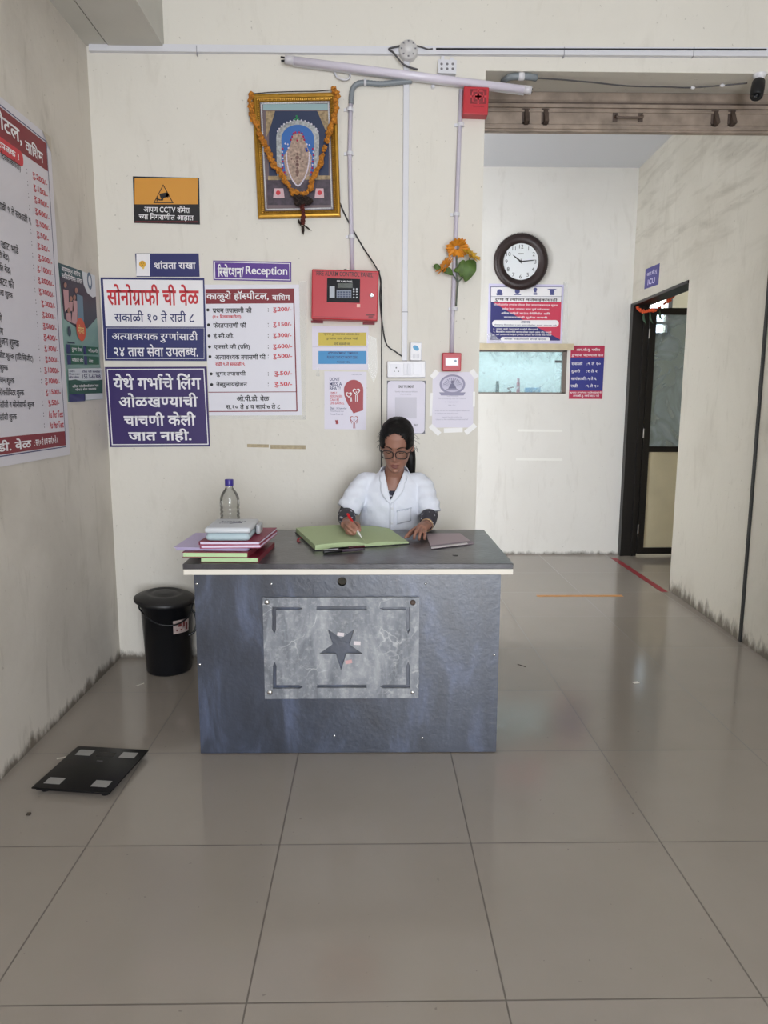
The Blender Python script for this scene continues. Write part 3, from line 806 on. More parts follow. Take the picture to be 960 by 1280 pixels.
hexa(bm, [(-.006, -.02, .0522), (.03, .004, .0522), (.026, .012, .0522), (-.01, -.008, .0522)], [(-.006, -.02, .0525), (.03, .004, .0525), (.026, .012, .0525), (-.01, -.008, .0525)])
hexa(bm, [(.012, -.004, .0522), (.038, -.004, .0522), (.032, .02, .0522), (.02, .012, .0522)], [(.012, -.004, .0525), (.038, -.004, .0525), (.032, .02, .0525), (.02, .012, .0525)])
obj('printed_logo', bm, M_NAVY, lidm)
o = obj('side_clip', box(NEW(), (.086, .01, .004), (.104, .085, .044)), mat('clear_clip_plastic', '#cfd3d8', .3, trans=.4), t); bevel(o, .008, 3); smooth_by_angle(o)
# water bottle
bz = TZ + .0005; by = 3.12
bp_ = on_y(287.5, 640, by); top = on_y(287.5, 599, by).z - bz; cz = on_y(287.5, 606.5, by).z - bz
t = empty('water_bottle', (bp_.x, by, bz), 'clear ribbed plastic water bottle with purple cap behind the box', 'bottle')
R_ = .0425
pr = [(0, 0), (R_ * .85, 0), (R_, .008), (R_, .04)]
z = .04
while z < cz - .085:
    pr += [(R_, z), (R_ * .93, z + .005), (R_, z + .010)]; z += .018
pr += [(R_, cz - .075), (R_ * .97, cz - .055), (R_ * .80, cz - .035), (R_ * .5, cz - .018), (.0165, cz - .010), (.0165, cz - .001)]
wall_in = [(max(0, r - .0012), zz + (.0012 if i == 0 else 0)) for i, (r, zz) in enumerate(pr)]
plast = bpy.data.materials.new('clear_pet_plastic'); plast.use_nodes = True; k = NB(plast); nt = plast.node_tree; nt.nodes.clear()
out = k.n('ShaderNodeOutputMaterial'); tr = k.n('ShaderNodeBsdfTransparent'); tr.inputs[0].default_value = lin('#f1f2f1'); gl = k.n('ShaderNodeBsdfGlossy'); gl.inputs['Roughness'].default_value = .08
lw = k.n('ShaderNodeLayerWeight'); lw.inputs[0].default_value = .25
m1 = k.n('ShaderNodeMixShader'); k.l(k.math('ADD', k.math('MULTIPLY', lw.outputs['Fresnel'], .8), .04), m1.inputs[0]); k.l(tr.outputs[0], m1.inputs[1]); k.l(gl.outputs[0], m1.inputs[2]); k.l(m1.outputs[0], out.inputs[0])
obj('bottle_body', lathe(NEW(), pr, 36), plast, t, True)
M_PUR = mat('purple_cap', '#3a2f86', .35)
bm = NEW(); lathe(bm, [(.0178, cz - .002), (.0185, cz), (.0185, top - .002), (.017, top), (0, top)], 32)
obj('cap', bm, M_PUR, t, True)
# open register with green pages
t = empty('open_register', (-.10, 3.04, TZ + .0005), 'thick register lying open with pale green pages on the desk', 'register')
O = Vector((-.10, 3.04, TZ + .0005))
def L(px, py, z): q = on_z(px, py, O.z + z); return (q.x - O.x, q.y - O.y)
hl, hr = .026, .020
lc = [L(394, 687.5, .003), L(458, 683, .003), L(441, 660.5, .003), L(370, 665, .003)]
rc = [L(458, 683, .003), L(511, 679, .003), L(486, 661.5, .003), L(441, 660.5, .003)]
def page_block(name, base, htop, m):
    """a stack of leaves whose surface bows up from the spine"""
    bm = NEW(); nn = 12; A = [Vector((*p, 0)) for p in base]; rows = []
    for j in range(nn + 1):
        v = j / nn
        f = A[0].lerp(A[1], v); b = A[3].lerp(A[2], v); rows.append((f, b, htop(v)))
    top_f = [bm.verts.new((f.x, f.y, h)) for f, b, h in rows]; top_b = [bm.verts.new((b.x, b.y, h)) for f, b, h in rows]
    bot_f = [bm.verts.new((f.x, f.y, .0026)) for f, b, h in rows]; bot_b = [bm.verts.new((b.x, b.y, .0026)) for f, b, h in rows]
    for j in range(nn):
        bm.faces.new((top_f[j], top_f[j + 1], top_b[j + 1], top_b[j])); bm.faces.new((bot_f[j + 1], bot_f[j], bot_b[j], bot_b[j + 1]))
        bm.faces.new((bot_f[j], bot_f[j + 1], top_f[j + 1], top_f[j])); bm.faces.new((bot_b[j + 1], bot_b[j], top_b[j], top_b[j + 1]))
    bm.faces.new((bot_f[0], top_f[0], top_b[0], bot_b[0])); bm.faces.new((top_f[-1], bot_f[-1], bot_b[-1], top_b[-1]))
    return obj(name, bm, m, t)
M_PAGEE = mat('ruled_green_pages', '#b4c699', .75, bump=.1, bscale=150)
o1 = page_block('pages', lc, lambda v: .022 + .004 * math.sin(min(1, v * 1.15) * math.pi) - .009 * max(0, v - .85) / .15, M_PAGEE)
o2 = page_block('pages', rc, lambda v: .008 + .011 * math.sin(min(1, .12 + v * .9) * math.pi) * (1 - .35 * v), M_PAGEE)
bm = NEW()
for base in (lc, rc):
    cc = sum((Vector((*p, 0)) for p in base), Vector()) / 4
    q = [cc + (Vector((*p, 0)) - cc) * 1.035 for p in base]; hexa(bm, [(p.x, p.y, 0) for p in q], [(p.x, p.y, .0024) for p in q])
obj('cover', bm, mat('black_cover', '#26242a', .5), t)
bm = NEW(); a = L(377, 672, .012); b = L(379, 680, .0)
tube(bm, spline([(a[0], a[1], .012), (a[0] - .012, a[1] - .01, .010), (a[0] - .012, a[1] - .035, .004), (a[0] - .004, a[1] - .055, .003)], 6), .006, 6, flat=.35)
obj('ribbon_marker', bm, mat('red_ribbon', '#8c2430', .6), t)
# pens in front of the register
def pen(name, a, b, r, mb, mc, label, cat='pen', tipm=None, clip=True, z=None):
    a = Vector(a); b = Vector(b); d = (b - a); Ln = d.length
    t = empty(name, a, label, cat)
    t.rotation_mode = 'QUATERNION'; t.rotation_quaternion = d.to_track_quat('Z', 'Y')
    obj('barrel', lathe(NEW(), [(0, 0), (r * .28, .001), (r * .75, .012), (r, .022), (r, Ln * .62), (r, Ln * .62)], 16), mb, t, True)
    c = obj('pen_cap', lathe(NEW(), [(r * 1.02, Ln * .55), (r * 1.16, Ln * .56), (r * 1.16, Ln * .97), (r * .9, Ln), (0, Ln)], 16), mc, t, True)
    if clip: obj('clip', box(NEW(), (-.002, r * 1.1, Ln * .64), (.002, r * 1.1 + .003, Ln * .98)), mat('silver_clip', '#b9bac0', .3, .9), c)
    return t
M_BPEN = mat('black_pen_plastic', '#121114', .3)
a = on_z(404, 690, TZ + .008); b = on_z(456, 686.5, TZ + .008)
pen('ballpoint_pen', b, a, .0062, mat('smoky_pen_barrel', '#4b3f4d', .3), M_BPEN, 'black capped pen with silver clip in front of the open register')
a = on_z(407, 685.5, TZ + .006); b = on_z(456, 681.6, TZ + .006)
pen('ballpoint_pen', (a.x + .01, a.y - .01, TZ + .0055), (b.x, b.y - .02, TZ + .0055), .0045, M_BPEN, mat('dark_red_pen_plastic', '#4a1a24', .3), 'thin dark pen wedged between the open register and the clipped pen', clip=False)
# lilac folder with clip strip
t = empty('paper_folder', (.335, 3.07, TZ + .0005), 'pinkish lilac paper folder lying on the desk beside her resting hand', 'folder')
O2 = Vector((.335, 3.07, 0))
c4 = [on_z(p[0], p[1], TZ + .001) - O2 for p in ((539, 686), (592, 679.5), (575, 667.2), (532.5, 667.5))]
obj('folder_sheet', hexa(NEW(), [(p.x, p.y, 0) for p in c4], [(p.x, p.y, .003) for p in c4]), mat('pinkish_lilac_card', '#b3a3ab', .6), t)
e0, e1 = c4[0], c4[1]; dv = (c4[3] - c4[0]) * .16
bm = hexa(NEW(), [(p.x, p.y, .0031) for p in (e0, e1, e1 + dv, e0 + dv)], [(p.x, p.y, .0038) for p in (e0, e1, e1 + dv, e0 + dv)]); obj('edge_strip', bm, mat('purple_grey_strip', '#7d6f7c', .5), t)
dv2 = (c4[3] - c4[0]) * .035; ww = (e1 - e0)
bm = NEW(); qs = (e0 - dv2, e0 + ww * .85 - dv2, e0 + ww * .85 + dv2, e0 + dv2); hexa(bm, [(p.x, p.y, .0039) for p in qs], [(p.x, p.y, .006) for p in qs]); obj('white_binding_strip', bm, mat('white_strip', '#d9d4d6', .4), t)
p = on_z(569, 694, TZ); bm = NEW(); lathe(bm, [(0, .0002), (.012, .0002), (.010, .002), (0, .003)], 12, Matrix.Translation((p.x, p.y, TZ)) @ Matrix.Diagonal((1, 1.6, 1, 1)));  # dark scuff on the worktop, built as a low black disc
o = obj('pen_cap', bm, M_BPEN); tag(o, 'tiny flat dark scuff on the worktop near the desk edge by the folder', 'cap')

# ================================================================= BIN
bc = Vector((-1.047, 3.575, 0))
t = empty('dustbin', bc, 'black plastic dustbin with askew lid in the corner beside the desk', 'bin')
M_BIN = mat('black_bin_plastic', '#0f1116', .32)
obj('bin_body', lathe(NEW(), [(0, .002), (.108, .002), (.113, .010), (.128, .35), (.137, .352), (.139, .375), (.132, .376), (.125, .36), (.108, .02), (0, .015)], 48), M_BIN, t, True)
lid = obj('lid', lathe(NEW(), [(.148, .0), (.150, .012), (.142, .018), (.12, .028), (.10, .036), (.085, .038), (.078, .033), (.06, .034), (.045, .041), (.02, .042), (0, .042)], 48), mat('dusty_black_plastic', '#1b1a1b', .45, noise=.25, nscale=25), t, True)
lid.location = (-.008, -.006, .372); lid.rotation_euler = (math.radians(2), math.radians(3.5), 0)
bm = NEW(); tube(bm, spline([(-.135, -.02, .355), (-.10, -.105, .345), (-.02, -.138, .29), (.07, -.125, .275), (.125, -.07, .30), (.138, -.015, .355)], 8), .004, 8)
obj('bail_handle', bm, M_BIN, t, True)
bm = NEW(); tube(bm, spline([(.132, -.03, .33), (.152, -.035, .30), (.158, -.04, .255), (.145, -.05, .215), (.118, -.06, .20)], 8), .006, 8); obj('side_grip', bm, M_BIN, t, True)
bm = NEW(); nn = 8; col_ = []
for i in range(nn + 1):
    a = math.radians(-62 + 42 * i / nn); col_.append([bm.verts.new(((.1135 + .0148 * (z - .01) / .34 + .0012) * math.cos(a), (.1135 + .0148 * (z - .01) / .34 + .0012) * math.sin(a), z)) for z in (.222, .29)])
for q, w_ in zip(col_, col_[1:]): bm.faces.new((q[0], w_[0], w_[1], q[1]))
stk = obj('sticker', bm, mat('faded_label', '#b8a6a2', .5, noise=.35, nscale=60), t)
bm = NEW()
for (a0, a1, z0, z1) in ((-50, -42, .255, .275), (-38, -33, .25, .28), (-55, -40, .235, .243), (-30, -25, .232, .27)):
    vv = [bm.verts.new(((.1135 + .0148 * (z - .01) / .34 + .002) * math.cos(math.radians(a)), (.1135 + .0148 * (z - .01) / .34 + .002) * math.sin(math.radians(a)), z)) for a, z in ((a0, z0), (a1, z0), (a1, z1), (a0, z1))]; bm.faces.new(vv)
obj('sticker_print', bm, mat('brown_red_print', '#6e2c2c', .5), stk)

# ================================================================= BATHROOM SCALE
sc_c = [Vector((-1.162, 2.688)), Vector((-.881, 2.652)), Vector((-.904, 2.333)), Vector((-1.197, 2.384))]
ctr = sum(sc_c, Vector((0, 0))) / 4; ang = math.atan2(sc_c[1].y - sc_c[0].y, sc_c[1].x - sc_c[0].x)
t = empty('weighing_scale', (ctr.x, ctr.y, 0), 'black glass weighing scale with four silver pads on the floor', 'scale', rz=ang)
o = obj('glass_platform', box(NEW(), (-.146, -.157, .019), (.146, .157, .025)), mat('black_glass', '#0b0b0c', .3, spec=.25), t); bevel(o, .006, 2, 60); smooth_by_angle(o)
o = obj('under_body', box(NEW(), (-.135, -.145, .010), (.135, .145, .0188)), M_BPEN, t)
M_PAD = mat('brushed_electrode', '#a09f9d', .45, .3)
for x in (-1, 1):
    for y in (-1, 1):
        o = obj('electrode_pad', box(NEW(), (x * .088 - .030, y * .105 - .021, .0251), (x * .088 + .030, y * .105 + .021, .0258)), M_PAD, t)
        obj('foot', lathe(NEW(), [(0, 0), (.016, 0), (.018, .010), (0, .010)], 16, Matrix.Translation((x * .112, y * .122, 0))), M_BPEN, t)
obj('display_window', box(NEW(), (-.034, .085, .0251), (.034, .115, .0254)), mat('dim_display', '#17171a', .1), t)
obj('logo_print', box(NEW(), (-.012, .048, .0251), (.012, .053, .0253)), mat('grey_print', '#6d6d70', .5), t)

# ================================================================= FLOOR MARKS
a, b = on_z(671, 745, 0), on_z(781, 747, 0)
o = obj('floor_tape', box(NEW(), (a.x, a.y - .022, .0003), (b.x, a.y + .022, .001)), mat('orange_floor_tape', '#c48a4a', .5)); tag(o, 'orange tape strip stuck across the passage floor', 'tape')
a, b = on_z(766, 697, 0), on_z(831, 740, 0); d = (b - a).normalized(); nrm = Vector((-d.y, d.x, 0)) * .024
o = obj('threshold_tape', hexa(NEW(), [tuple(p + Vector((0, 0, .0003))) for p in (a - nrm, b - nrm, b + nrm, a + nrm)], [tuple(p + Vector((0, 0, .0012))) for p in (a - nrm, b - nrm, b + nrm, a + nrm)]), mat('dark_red_floor_tape', '#8e2230', .5)); tag(o, 'dark red tape on the floor along the open door threshold', 'tape')
def litter(px, py, ln, wd, ang, m, label, h=.002, name='paper_scrap', cat='scrap'):
    p = on_z(px, py, 0); o = obj(name, box(NEW(), (-ln / 2, -wd / 2, .0004), (ln / 2, wd / 2, h)), m, loc=p); o.rotation_euler = (0, 0, ang); tag(o, label, cat)
litter(175, 856, .045, .006, .9, mat('white_scrap', '#cfc9bd', .6), 'thin white paper scrap on the floor before the dustbin')
litter(795, 853.5, .03, .018, .2, mat('pale_scrap', '#e1ded6', .5), 'small pale scrap on the passage floor below the bright reflection', .003)
litter(78, 947.5, .04, .008, .5, mat('white_scrap', '#cfc9bd', .6), 'white paper sliver beside the far edge of the weighing scale')
litter(652, 832, .05, .006, -.8, mat('dark_scrap', '#3d352d', .7), 'dark thread on the tiles to the desk side of the passage', .002, 'thread', 'thread')
litter(36, 1018.5, .012, .010, 0, mat('dark_scrap', '#3d352d', .7), 'tiny black crumb on the tiles in front of the scale', .006, 'crumb', 'crumb')
# ================================================================= SIGNS ON THE RECEPTION WALL
def C(f, *pts): return [f(*p) for p in pts]
M_WHITE = mat('white_print', '#e9e7ea', .55)
M_NAVYS = mat('navy_vinyl', '#262a63', .45)
M_PURP = mat('deep_purple_vinyl', '#33225f', .45)
M_RED = mat('red_print', '#c22a35', .5)
M_DRED = mat('dark_red_print', '#7d1b28', .5)
M_BLACKP = mat('black_print', '#141317', .5)
M_PAPER = mat('lilac_white_paper', '#dcd8e6', .5)
M_WPAPER = mat('white_vinyl', '#dedde6', .5)
M_CLEAR = mat('clear_tape_film', '#eef0f0', .12, alpha=.28)
f = crop(0, 0, 3)
S = Face('cctv_sign', C(f, (500, 662), (747, 668), (750, 842), (503, 836)), plane_back, .004, M_BLACKP, 'orange and black camera notice sign with a triangle, high on the wall', 'sign')
S.rect('orange_panel', f(506, 669), f(743, 767), mat('orange_vinyl', '#d0923a', .5))
tri = [f(613, 692), f(652, 763), f(576, 763)]; tin = [f(613, 698), f(647, 760), f(581, 760)]
S.multi('camera_icon', [[tri[0], tri[1], tin[1], tin[0]], [tri[1], tri[2], tin[2], tin[1]], [tri[2], tri[0], tin[0], tin[2]],
    C(f, (598, 728), (628, 722), (634, 738), (604, 746)), C(f, (626, 724), (636, 728), (632, 742), (622, 740)), C(f, (608, 744), (614, 744), (612, 753), (598, 753), (590, 748), (590, 744), (604, 749)), C(f, (588, 738), (592, 738), (592, 756), (588, 756))], M_BLACKP)
S.texts([('आपण CCTV कॅमेरा', (*f(540, 771), *f(712, 798))), ('च्या निगराणीत आहात', (*f(522, 800), *f(727, 829)))], M_WHITE, w=1)
S.rect('red_rule', f(508, 832), f(744, 834), M_RED)
f = crop(120, 300, 3.42857)
S = Face('silence_sign', C(f, (170, 58), (440, 58), (445, 158), (173, 158)), plane_back, .003, M_NAVYS, 'small navy sign with a yellow face on white at its end', 'sign')
S.rect('white_panel', f(174, 61), f(232, 155), M_WHITE)
fc = S.loc(f(200, 104)); fr_ = .0165
S.multi('face_icon', [circle_pts(fc[0], fc[1], fr_)], mat('emoji_yellow', '#d9a531', .5), local=True)
S.multi('face_features', [circle_pts(fc[0] - .006, fc[1] + .004, .0018, 10), circle_pts(fc[0] + .006, fc[1] + .004, .0018, 10), circle_pts(fc[0], fc[1] - .006, .0022, 10)], mat('brown_print', '#5a3a1a', .5), local=True)
S.multi('raised_finger', [[(fc[0] + .001, fc[1] - .007), (fc[0] + .004, fc[1] - .007), (fc[0] + .004, fc[1] - .018), (fc[0] + .001, fc[1] - .018)], circle_pts(fc[0] + .003, fc[1] - .018, .006, 14)], mat('pale_yellow_print', '#e8c970', .5), local=True)
S.texts([('शांतता राखा', (*f(250, 90), *f(428, 125)))], M_WHITE, w=2)
S = Face('sonography_sign', C(f, (22, 160), (465, 165), (475, 518), (38, 518)), plane_back, .004, M_NAVYS, 'sign with red heading on white above a navy half, beside the room corner', 'sign')
S.poly('white_panel', C(f, (31, 169), (459, 173), (463, 372), (43, 371)), M_WHITE)
S.texts([('सोनोग्राफी ची वेळ', (*f(48, 190), *f(442, 282)))], M_RED, w=2)
S.texts([('सकाळी १० ते रात्री ८', (*f(80, 303), *f(422, 356)))], M_NAVYS, w=1)
S.texts([('अत्यावश्यक रुग्णांसाठी', (*f(70, 390), *f(438, 440))), ('२४ तास सेवा उपलब्ध.', (*f(78, 447), *f(438, 500)))], M_WHITE, w=1)
a, b = f(47, 377), f(465, 510); S.frame('white_rule', a, b, .45, M_WHITE)
S = Face('notice_sign', C(f, (38, 545), (472, 542), (492, 885), (62, 887)), plane_back, .004, M_PURP, 'dark purple sign with four large white lines, lowest of the wall signs', 'sign')
q = C(f, (48, 553), (465, 551), (483, 877), (69, 879)); q2 = C(f, (52, 557), (461, 555), (479, 873), (73, 875))
S.multi('white_rule', [[q[i], q[(i + 1) % 4], q2[(i + 1) % 4], q2[i]] for i in range(4)], M_WHITE)
S.texts([('येथे गर्भाचे लिंग', (*f(75, 572), *f(450, 642))), ('ओळखण्याची', (*f(98, 655), *f(437, 716))), ('चाचणी केली', (*f(120, 736), *f(428, 797))), ('जात नाही.', (*f(140, 808), *f(410, 867)))], M_WHITE, w=2)
S = Face('reception_sign', C(f, (502, 88), (836, 95), (838, 178), (504, 172)), plane_back, .003, mat('violet_vinyl', '#55308a', .45), 'small violet sign with large white bilingual lettering above the price list', 'sign')
q = C(f, (507, 93), (831, 100), (833, 173), (509, 167)); q2 = C(f, (510, 96), (828, 103), (830, 170), (512, 164))
S.multi('white_rule', [[q[i], q[(i + 1) % 4], q2[(i + 1) % 4], q2[i]] for i in range(4)], M_WHITE)
S.texts([('रिसेप्शन/', (*f(522, 104), *f(634, 160))), ('Reception', (*f(642, 113), *f(820, 160)))], M_WHITE, w=2)
S = Face('price_list', C(f, (467, 192), (868, 190), (885, 752), (484, 752)), plane_back, .001, M_WPAPER, 'white price list with dark red heading band and red prices', 'notice')
S.poly('heading_band', C(f, (469, 211), (846, 208), (848, 271), (471, 274)), M_DRED)
q = C(f, (844, 208), (849, 208), (864, 734), (859, 734))
S.multi('red_rule', [q, C(f, (484, 733), (862, 731), (862, 735), (484, 737)), C(f, (482, 651), (860, 649), (860, 652), (482, 654))], M_DRED)
S.texts([('काळुशे हॉस्पीटल,', (*f(473, 218), *f(740, 265))), ('वाशिम', (*f(755, 228), *f(832, 258)))], M_WHITE, w=2)
rows = [(300, 480, 'प्रथम तपासणी फी', 500, 668, 'रु.200/-'), (364, 483, 'फेरतपासणी फी', 502, 645, 'रु.150/-'), (411, 485, 'ई.सी.जी.', 503, 592, 'रु.300/-'), (458, 487, 'एक्सरे फी (प्रति)', 505, 660, 'रु.600/-'),
        (500, 489, 'अत्यावश्यक तपासणी फी', 510, 727, 'रु.500/-'), (574, 494, 'शुगर तपासणी', 513, 642, 'रु.50/-'), (620, 496, 'नेब्युलायझेशन', 515, 648, 'रु.50/-')]
S.texts([(r[2], (*f(r[3], r[0] - 14), *f(r[4], r[0] + 13))) for r in rows] + [(':', (*f(737, r[0] - 8), *f(740, r[0] + 8))) for r in rows] + [('ओ.पी.डी. वेळ', (*f(603, 664), *f(742, 691))), ('स.१० ते ४ व सायं.७ ते ८', (*f(557, 700), *f(790, 726)))], M_BLACKP, w=2)
S.texts([(r[5], (*f(758 + (6 if i > 4 else 0), r[0] - 12), *f(838 + (i > 2) * 3, r[0] + 12))) for i, r in enumerate(rows)] + [('(१० दिवसाकरीता)', (*f(500, 319), *f(622, 339))), ('रात्री ९ ते सकाळी ९', (*f(512, 521), *f(638, 541)))], M_RED, w=2)
S.multi('bullet', [circle_pts(*f(r[1], r[0]), 1.9, 14) for r in rows], M_BLACKP)
S.multi('clear_lamination', [C(f, (868, 176), (905, 176), (900, 770), (885, 760)), C(f, (478, 752), (900, 752), (900, 770), (490, 768))], M_CLEAR, k=0)
# old tape scraps on the wall below the price list
for (a, b, lb) in (((309, 555), (336, 559.5), 'short beige tape remnant under the price list'), ((338, 556), (382, 561.5), 'longer brown tape remnant under the price list, nearer the seated woman')):
    Face('tape_remnant', [a, (b[0], a[1] + .5), b, (a[0], b[1] - .5)], plane_back, .0006, mat('old_brown_tape', '#ab9c7c', .5, noise=.2, nscale=60), lb, 'tape')

# ---------------------------------------------------------------- fire alarm panel
f = crop(380, 290, 4); D_ = .085
pl = lambda px, py: on_y(px, py, YB - D_)
M_FRED = mat('red_powder_coat', '#b8222f', .4)
S = Face('fire_alarm_panel', C(f, (40, 186), (373, 193), (368, 446), (36, 432)), pl, D_, M_FRED, 'large red fire alarm panel box with black keypad display', 'alarm panel', off=-D_)
bevel(S.o, .005, 2)
S.multi('door_seam', [[(-S.w/2+.008, S.h/2-.012), (S.w/2-.008, S.h/2-.012), (S.w/2-.008, S.h/2-.010), (-S.w/2+.008, S.h/2-.010)], [(-S.w/2+.008, -S.h/2+.010), (S.w/2-.008, -S.h/2+.010), (S.w/2-.008, -S.h/2+.012), (-S.w/2+.008, -S.h/2+.012)]], M_DRED, local=True)
S.texts([('FIRE ALARM CONTROL PANEL', (*f(62, 199), *f(345, 222)))], M_BLACKP, w=1)
mod = S.poly('control_module', C(f, (116, 231), (281, 236), (279, 354), (114, 350)), mat('black_gloss_panel', '#101217', .5, spec=.2), thick=.004)
S.t += .004; S.lay = 1
S.texts([('FIRE ALARM PANEL', (*f(165, 243), *f(243, 252)))], M_WHITE, w=1, parent=mod)
S.rect('lcd_screen', f(168, 257), f(243, 281), mat('lcd_glass', '#3f4540', .2), parent=mod)
kp = S.rect('keypad', f(163, 290), f(237, 331), mat('keypad_grey', '#7c8494', .5), parent=mod)
ks = []
for r in range(3):
    for c in range(5):
        x = 167 + c * 14; y = 298 + r * 11; ks.append(C(f, (x, y), (x + 11, y), (x + 11, y + 8), (x, y + 8)))
S.multi('key', ks, mat('key_blue_grey', '#3f4a63', .5), parent=kp)
S.rect('indicator_strip', f(128, 272), f(154, 330), mat('pale_strip', '#a9b0b8', .5), parent=mod)
S.multi('indicator_light', [circle_pts(*f(x, y), 1.1, 10) for y in (286, 299, 313, 328) for x in (249, 264)], mat('led_grey', '#aab0b8', .3), parent=mod)
S.t -= .004; S.lay = 4
bm = NEW(); c = S.loc(f(338, 316)); lathe(bm, [(.011, 0), (.011, .004), (.006, .006), (.006, .003), (0, .003)], 20, Matrix.Translation((c[0], c[1], S.t))); obj('key_lock', bm, M_CHR, S.o, True)
S.rect('pink_sticker', f(264, 361), f(281, 376), mat('pink_sticker', '#e9b6ac', .5))
S.rect('maker_print', f(310, 413), f(354, 418), mat('dark_maroon_print', '#4a1118', .5)); S.rect('maker_print', f(322, 422), f(346, 427), mat('dark_maroon_print', '#4a1118'))
bm = NEW(); c = S.loc(f(205, 180)); cyl(bm, (c[0], S.h / 2 - .002, .03), (c[0], S.h / 2 + .012, .03), .008, 12); obj('cable_gland', bm, M_BLK, S.o, True)
bm = NEW()
for x in (-.14, .12): box(bm, (x - .03, -S.h / 2 - .012, .004), (x + .03, -S.h / 2, .012))
obj('mounting_lug', bm, M_DRED, S.o)

# ---------------------------------------------------------------- papers under it
S = Face('hospital_notice', C(f, (40, 470), (322, 472), (322, 690), (42, 688)), plane_back, .0008, M_PAPER, 'white paper with a yellow text band over a blue text band', 'notice')
S.rect('yellow_band', f(72, 503), f(312, 568), mat('yellow_print', '#c9b440', .5)); S.rect('blue_band', f(72, 595), f(312, 660), mat('blue_print', '#3a8cc4', .5))
S.texts([('कृपया रुग्णालयात शांतता ठेवा', (*f(98, 503), *f(278, 519))), ('रुग्णांना त्रास होणार नाही', (*f(112, 526), *f(272, 541))), ('याची काळजी घ्या', (*f(150, 550), *f(230, 566)))], mat('olive_print', '#4b4420', .5), w=1)
S.texts([('APPOINTMENT TIMINGS', (*f(120, 599), *f(268, 610))), ('PLEASE CONTACT FRONT DESK', (*f(116, 620), *f(268, 633))), ('THANK YOU', (*f(165, 645), *f(230, 655)))], M_NAVYS, w=1)
S.multi('clear_tape', [C(f, (318, 515), (362, 530), (368, 700), (348, 752), (318, 690)), C(f, (60, 680), (75, 680), (78, 722), (60, 720))], M_CLEAR, k=1)
S.rect('fold_line', f(42, 574), f(322, 576), mat('grey_lilac_line', '#bdb8c8', .6))
S = Face('heart_poster', C(f, (103, 697), (311, 699), (313, 988), (101, 985)), plane_back, .0008, M_PAPER, 'poster with a big dark red drop shape and white cartoon hearts', 'poster', off=.0004)
S.texts([("DON'T", (*f(128, 727), *f(180, 745))), ('MISS A', (*f(128, 751), *f(190, 769))), ('BEAT!', (*f(128, 773), *f(182, 791)))], M_NAVYS, w=1)
S.texts([('FAMILY', (*f(130, 799), *f(166, 808))), ('RESPONDERS', (*f(130, 815), *f(192, 827))), ('CAN BE', (*f(130, 833), *f(176, 845))), ('LIFE-SAVING.', (*f(130, 850), *f(202, 862)))], M_RED, w=1)
g = crop(395, 400, 8.825)
drop = [g(415 + 107 * math.cos(math.radians(a)), 770 - 110 * math.sin(math.radians(a))) for a in range(0, 181, 12)] + C(g, (312, 830), (345, 915), (413, 1030), (520, 995))
S.poly('drop_shape', drop, mat('brick_red_print', '#a2383f', .5))
def heart(cx, cy, s):
    o = []
    for i in range(28):
        t_ = 2 * math.pi * i / 28; x = 16 * math.sin(t_) ** 3; y = -(13 * math.cos(t_) - 5 * math.cos(2 * t_) - 2 * math.cos(3 * t_) - math.cos(4 * t_)); o.append(g(cx + x * s, cy + y * s))
    return o
def heart_ring(cx, cy, s, w_):
    a = heart(cx, cy, s); b = heart(cx, cy, s * w_); return [[a[i], a[(i + 1) % 28], b[(i + 1) % 28], b[i]] for i in range(28)]
S.multi('heart_figures', heart_ring(362, 823, 2.2, .66) + heart_ring(445, 788, 2.6, .68) + [C(g, (372, 850), (382, 850), (386, 900), (376, 900)), C(g, (385, 850), (392, 850), (398, 898), (390, 898)), C(g, (434, 825), (442, 825), (442, 902), (434, 902)), C(g, (452, 825), (460, 825), (460, 902), (452, 902)), circle_pts(*g(375, 812), .8, 8), circle_pts(*g(446, 795), .9, 8)], M_WHITE)
S.multi('small_heart_figure', heart_ring(420, 1095, 2.9, .82) + [C(g, (412, 1135), (418, 1135), (416, 1195), (410, 1195)), C(g, (424, 1135), (430, 1135), (434, 1195), (428, 1195)), C(g, (376, 1100), (382, 1100), (398, 1140), (392, 1142)), C(g, (462, 1100), (468, 1100), (450, 1142), (444, 1140)), circle_pts(*g(420, 1102), .8, 8)], mat('brick_red_print', '#a2383f'))
S.multi('logo_mark', [heart(228, 1115, 1.0), C(g, (218, 1120), (248, 1120), (248, 1148), (218, 1148))], mat('brick_red_print', '#a2383f'))
S.texts([('World Heart Day', (*g(390, 598), *g(500, 608))), ('Date:', (*g(160, 960), *g(205, 985))), ('29 September', (*g(225, 965), *g(340, 988))), ('Time: 10 am to 4 pm', (*g(160, 1000), *g(305, 1015))), ('Venue: Front hall', (*g(160, 1030), *g(300, 1046)))], M_NAVYS, w=0)
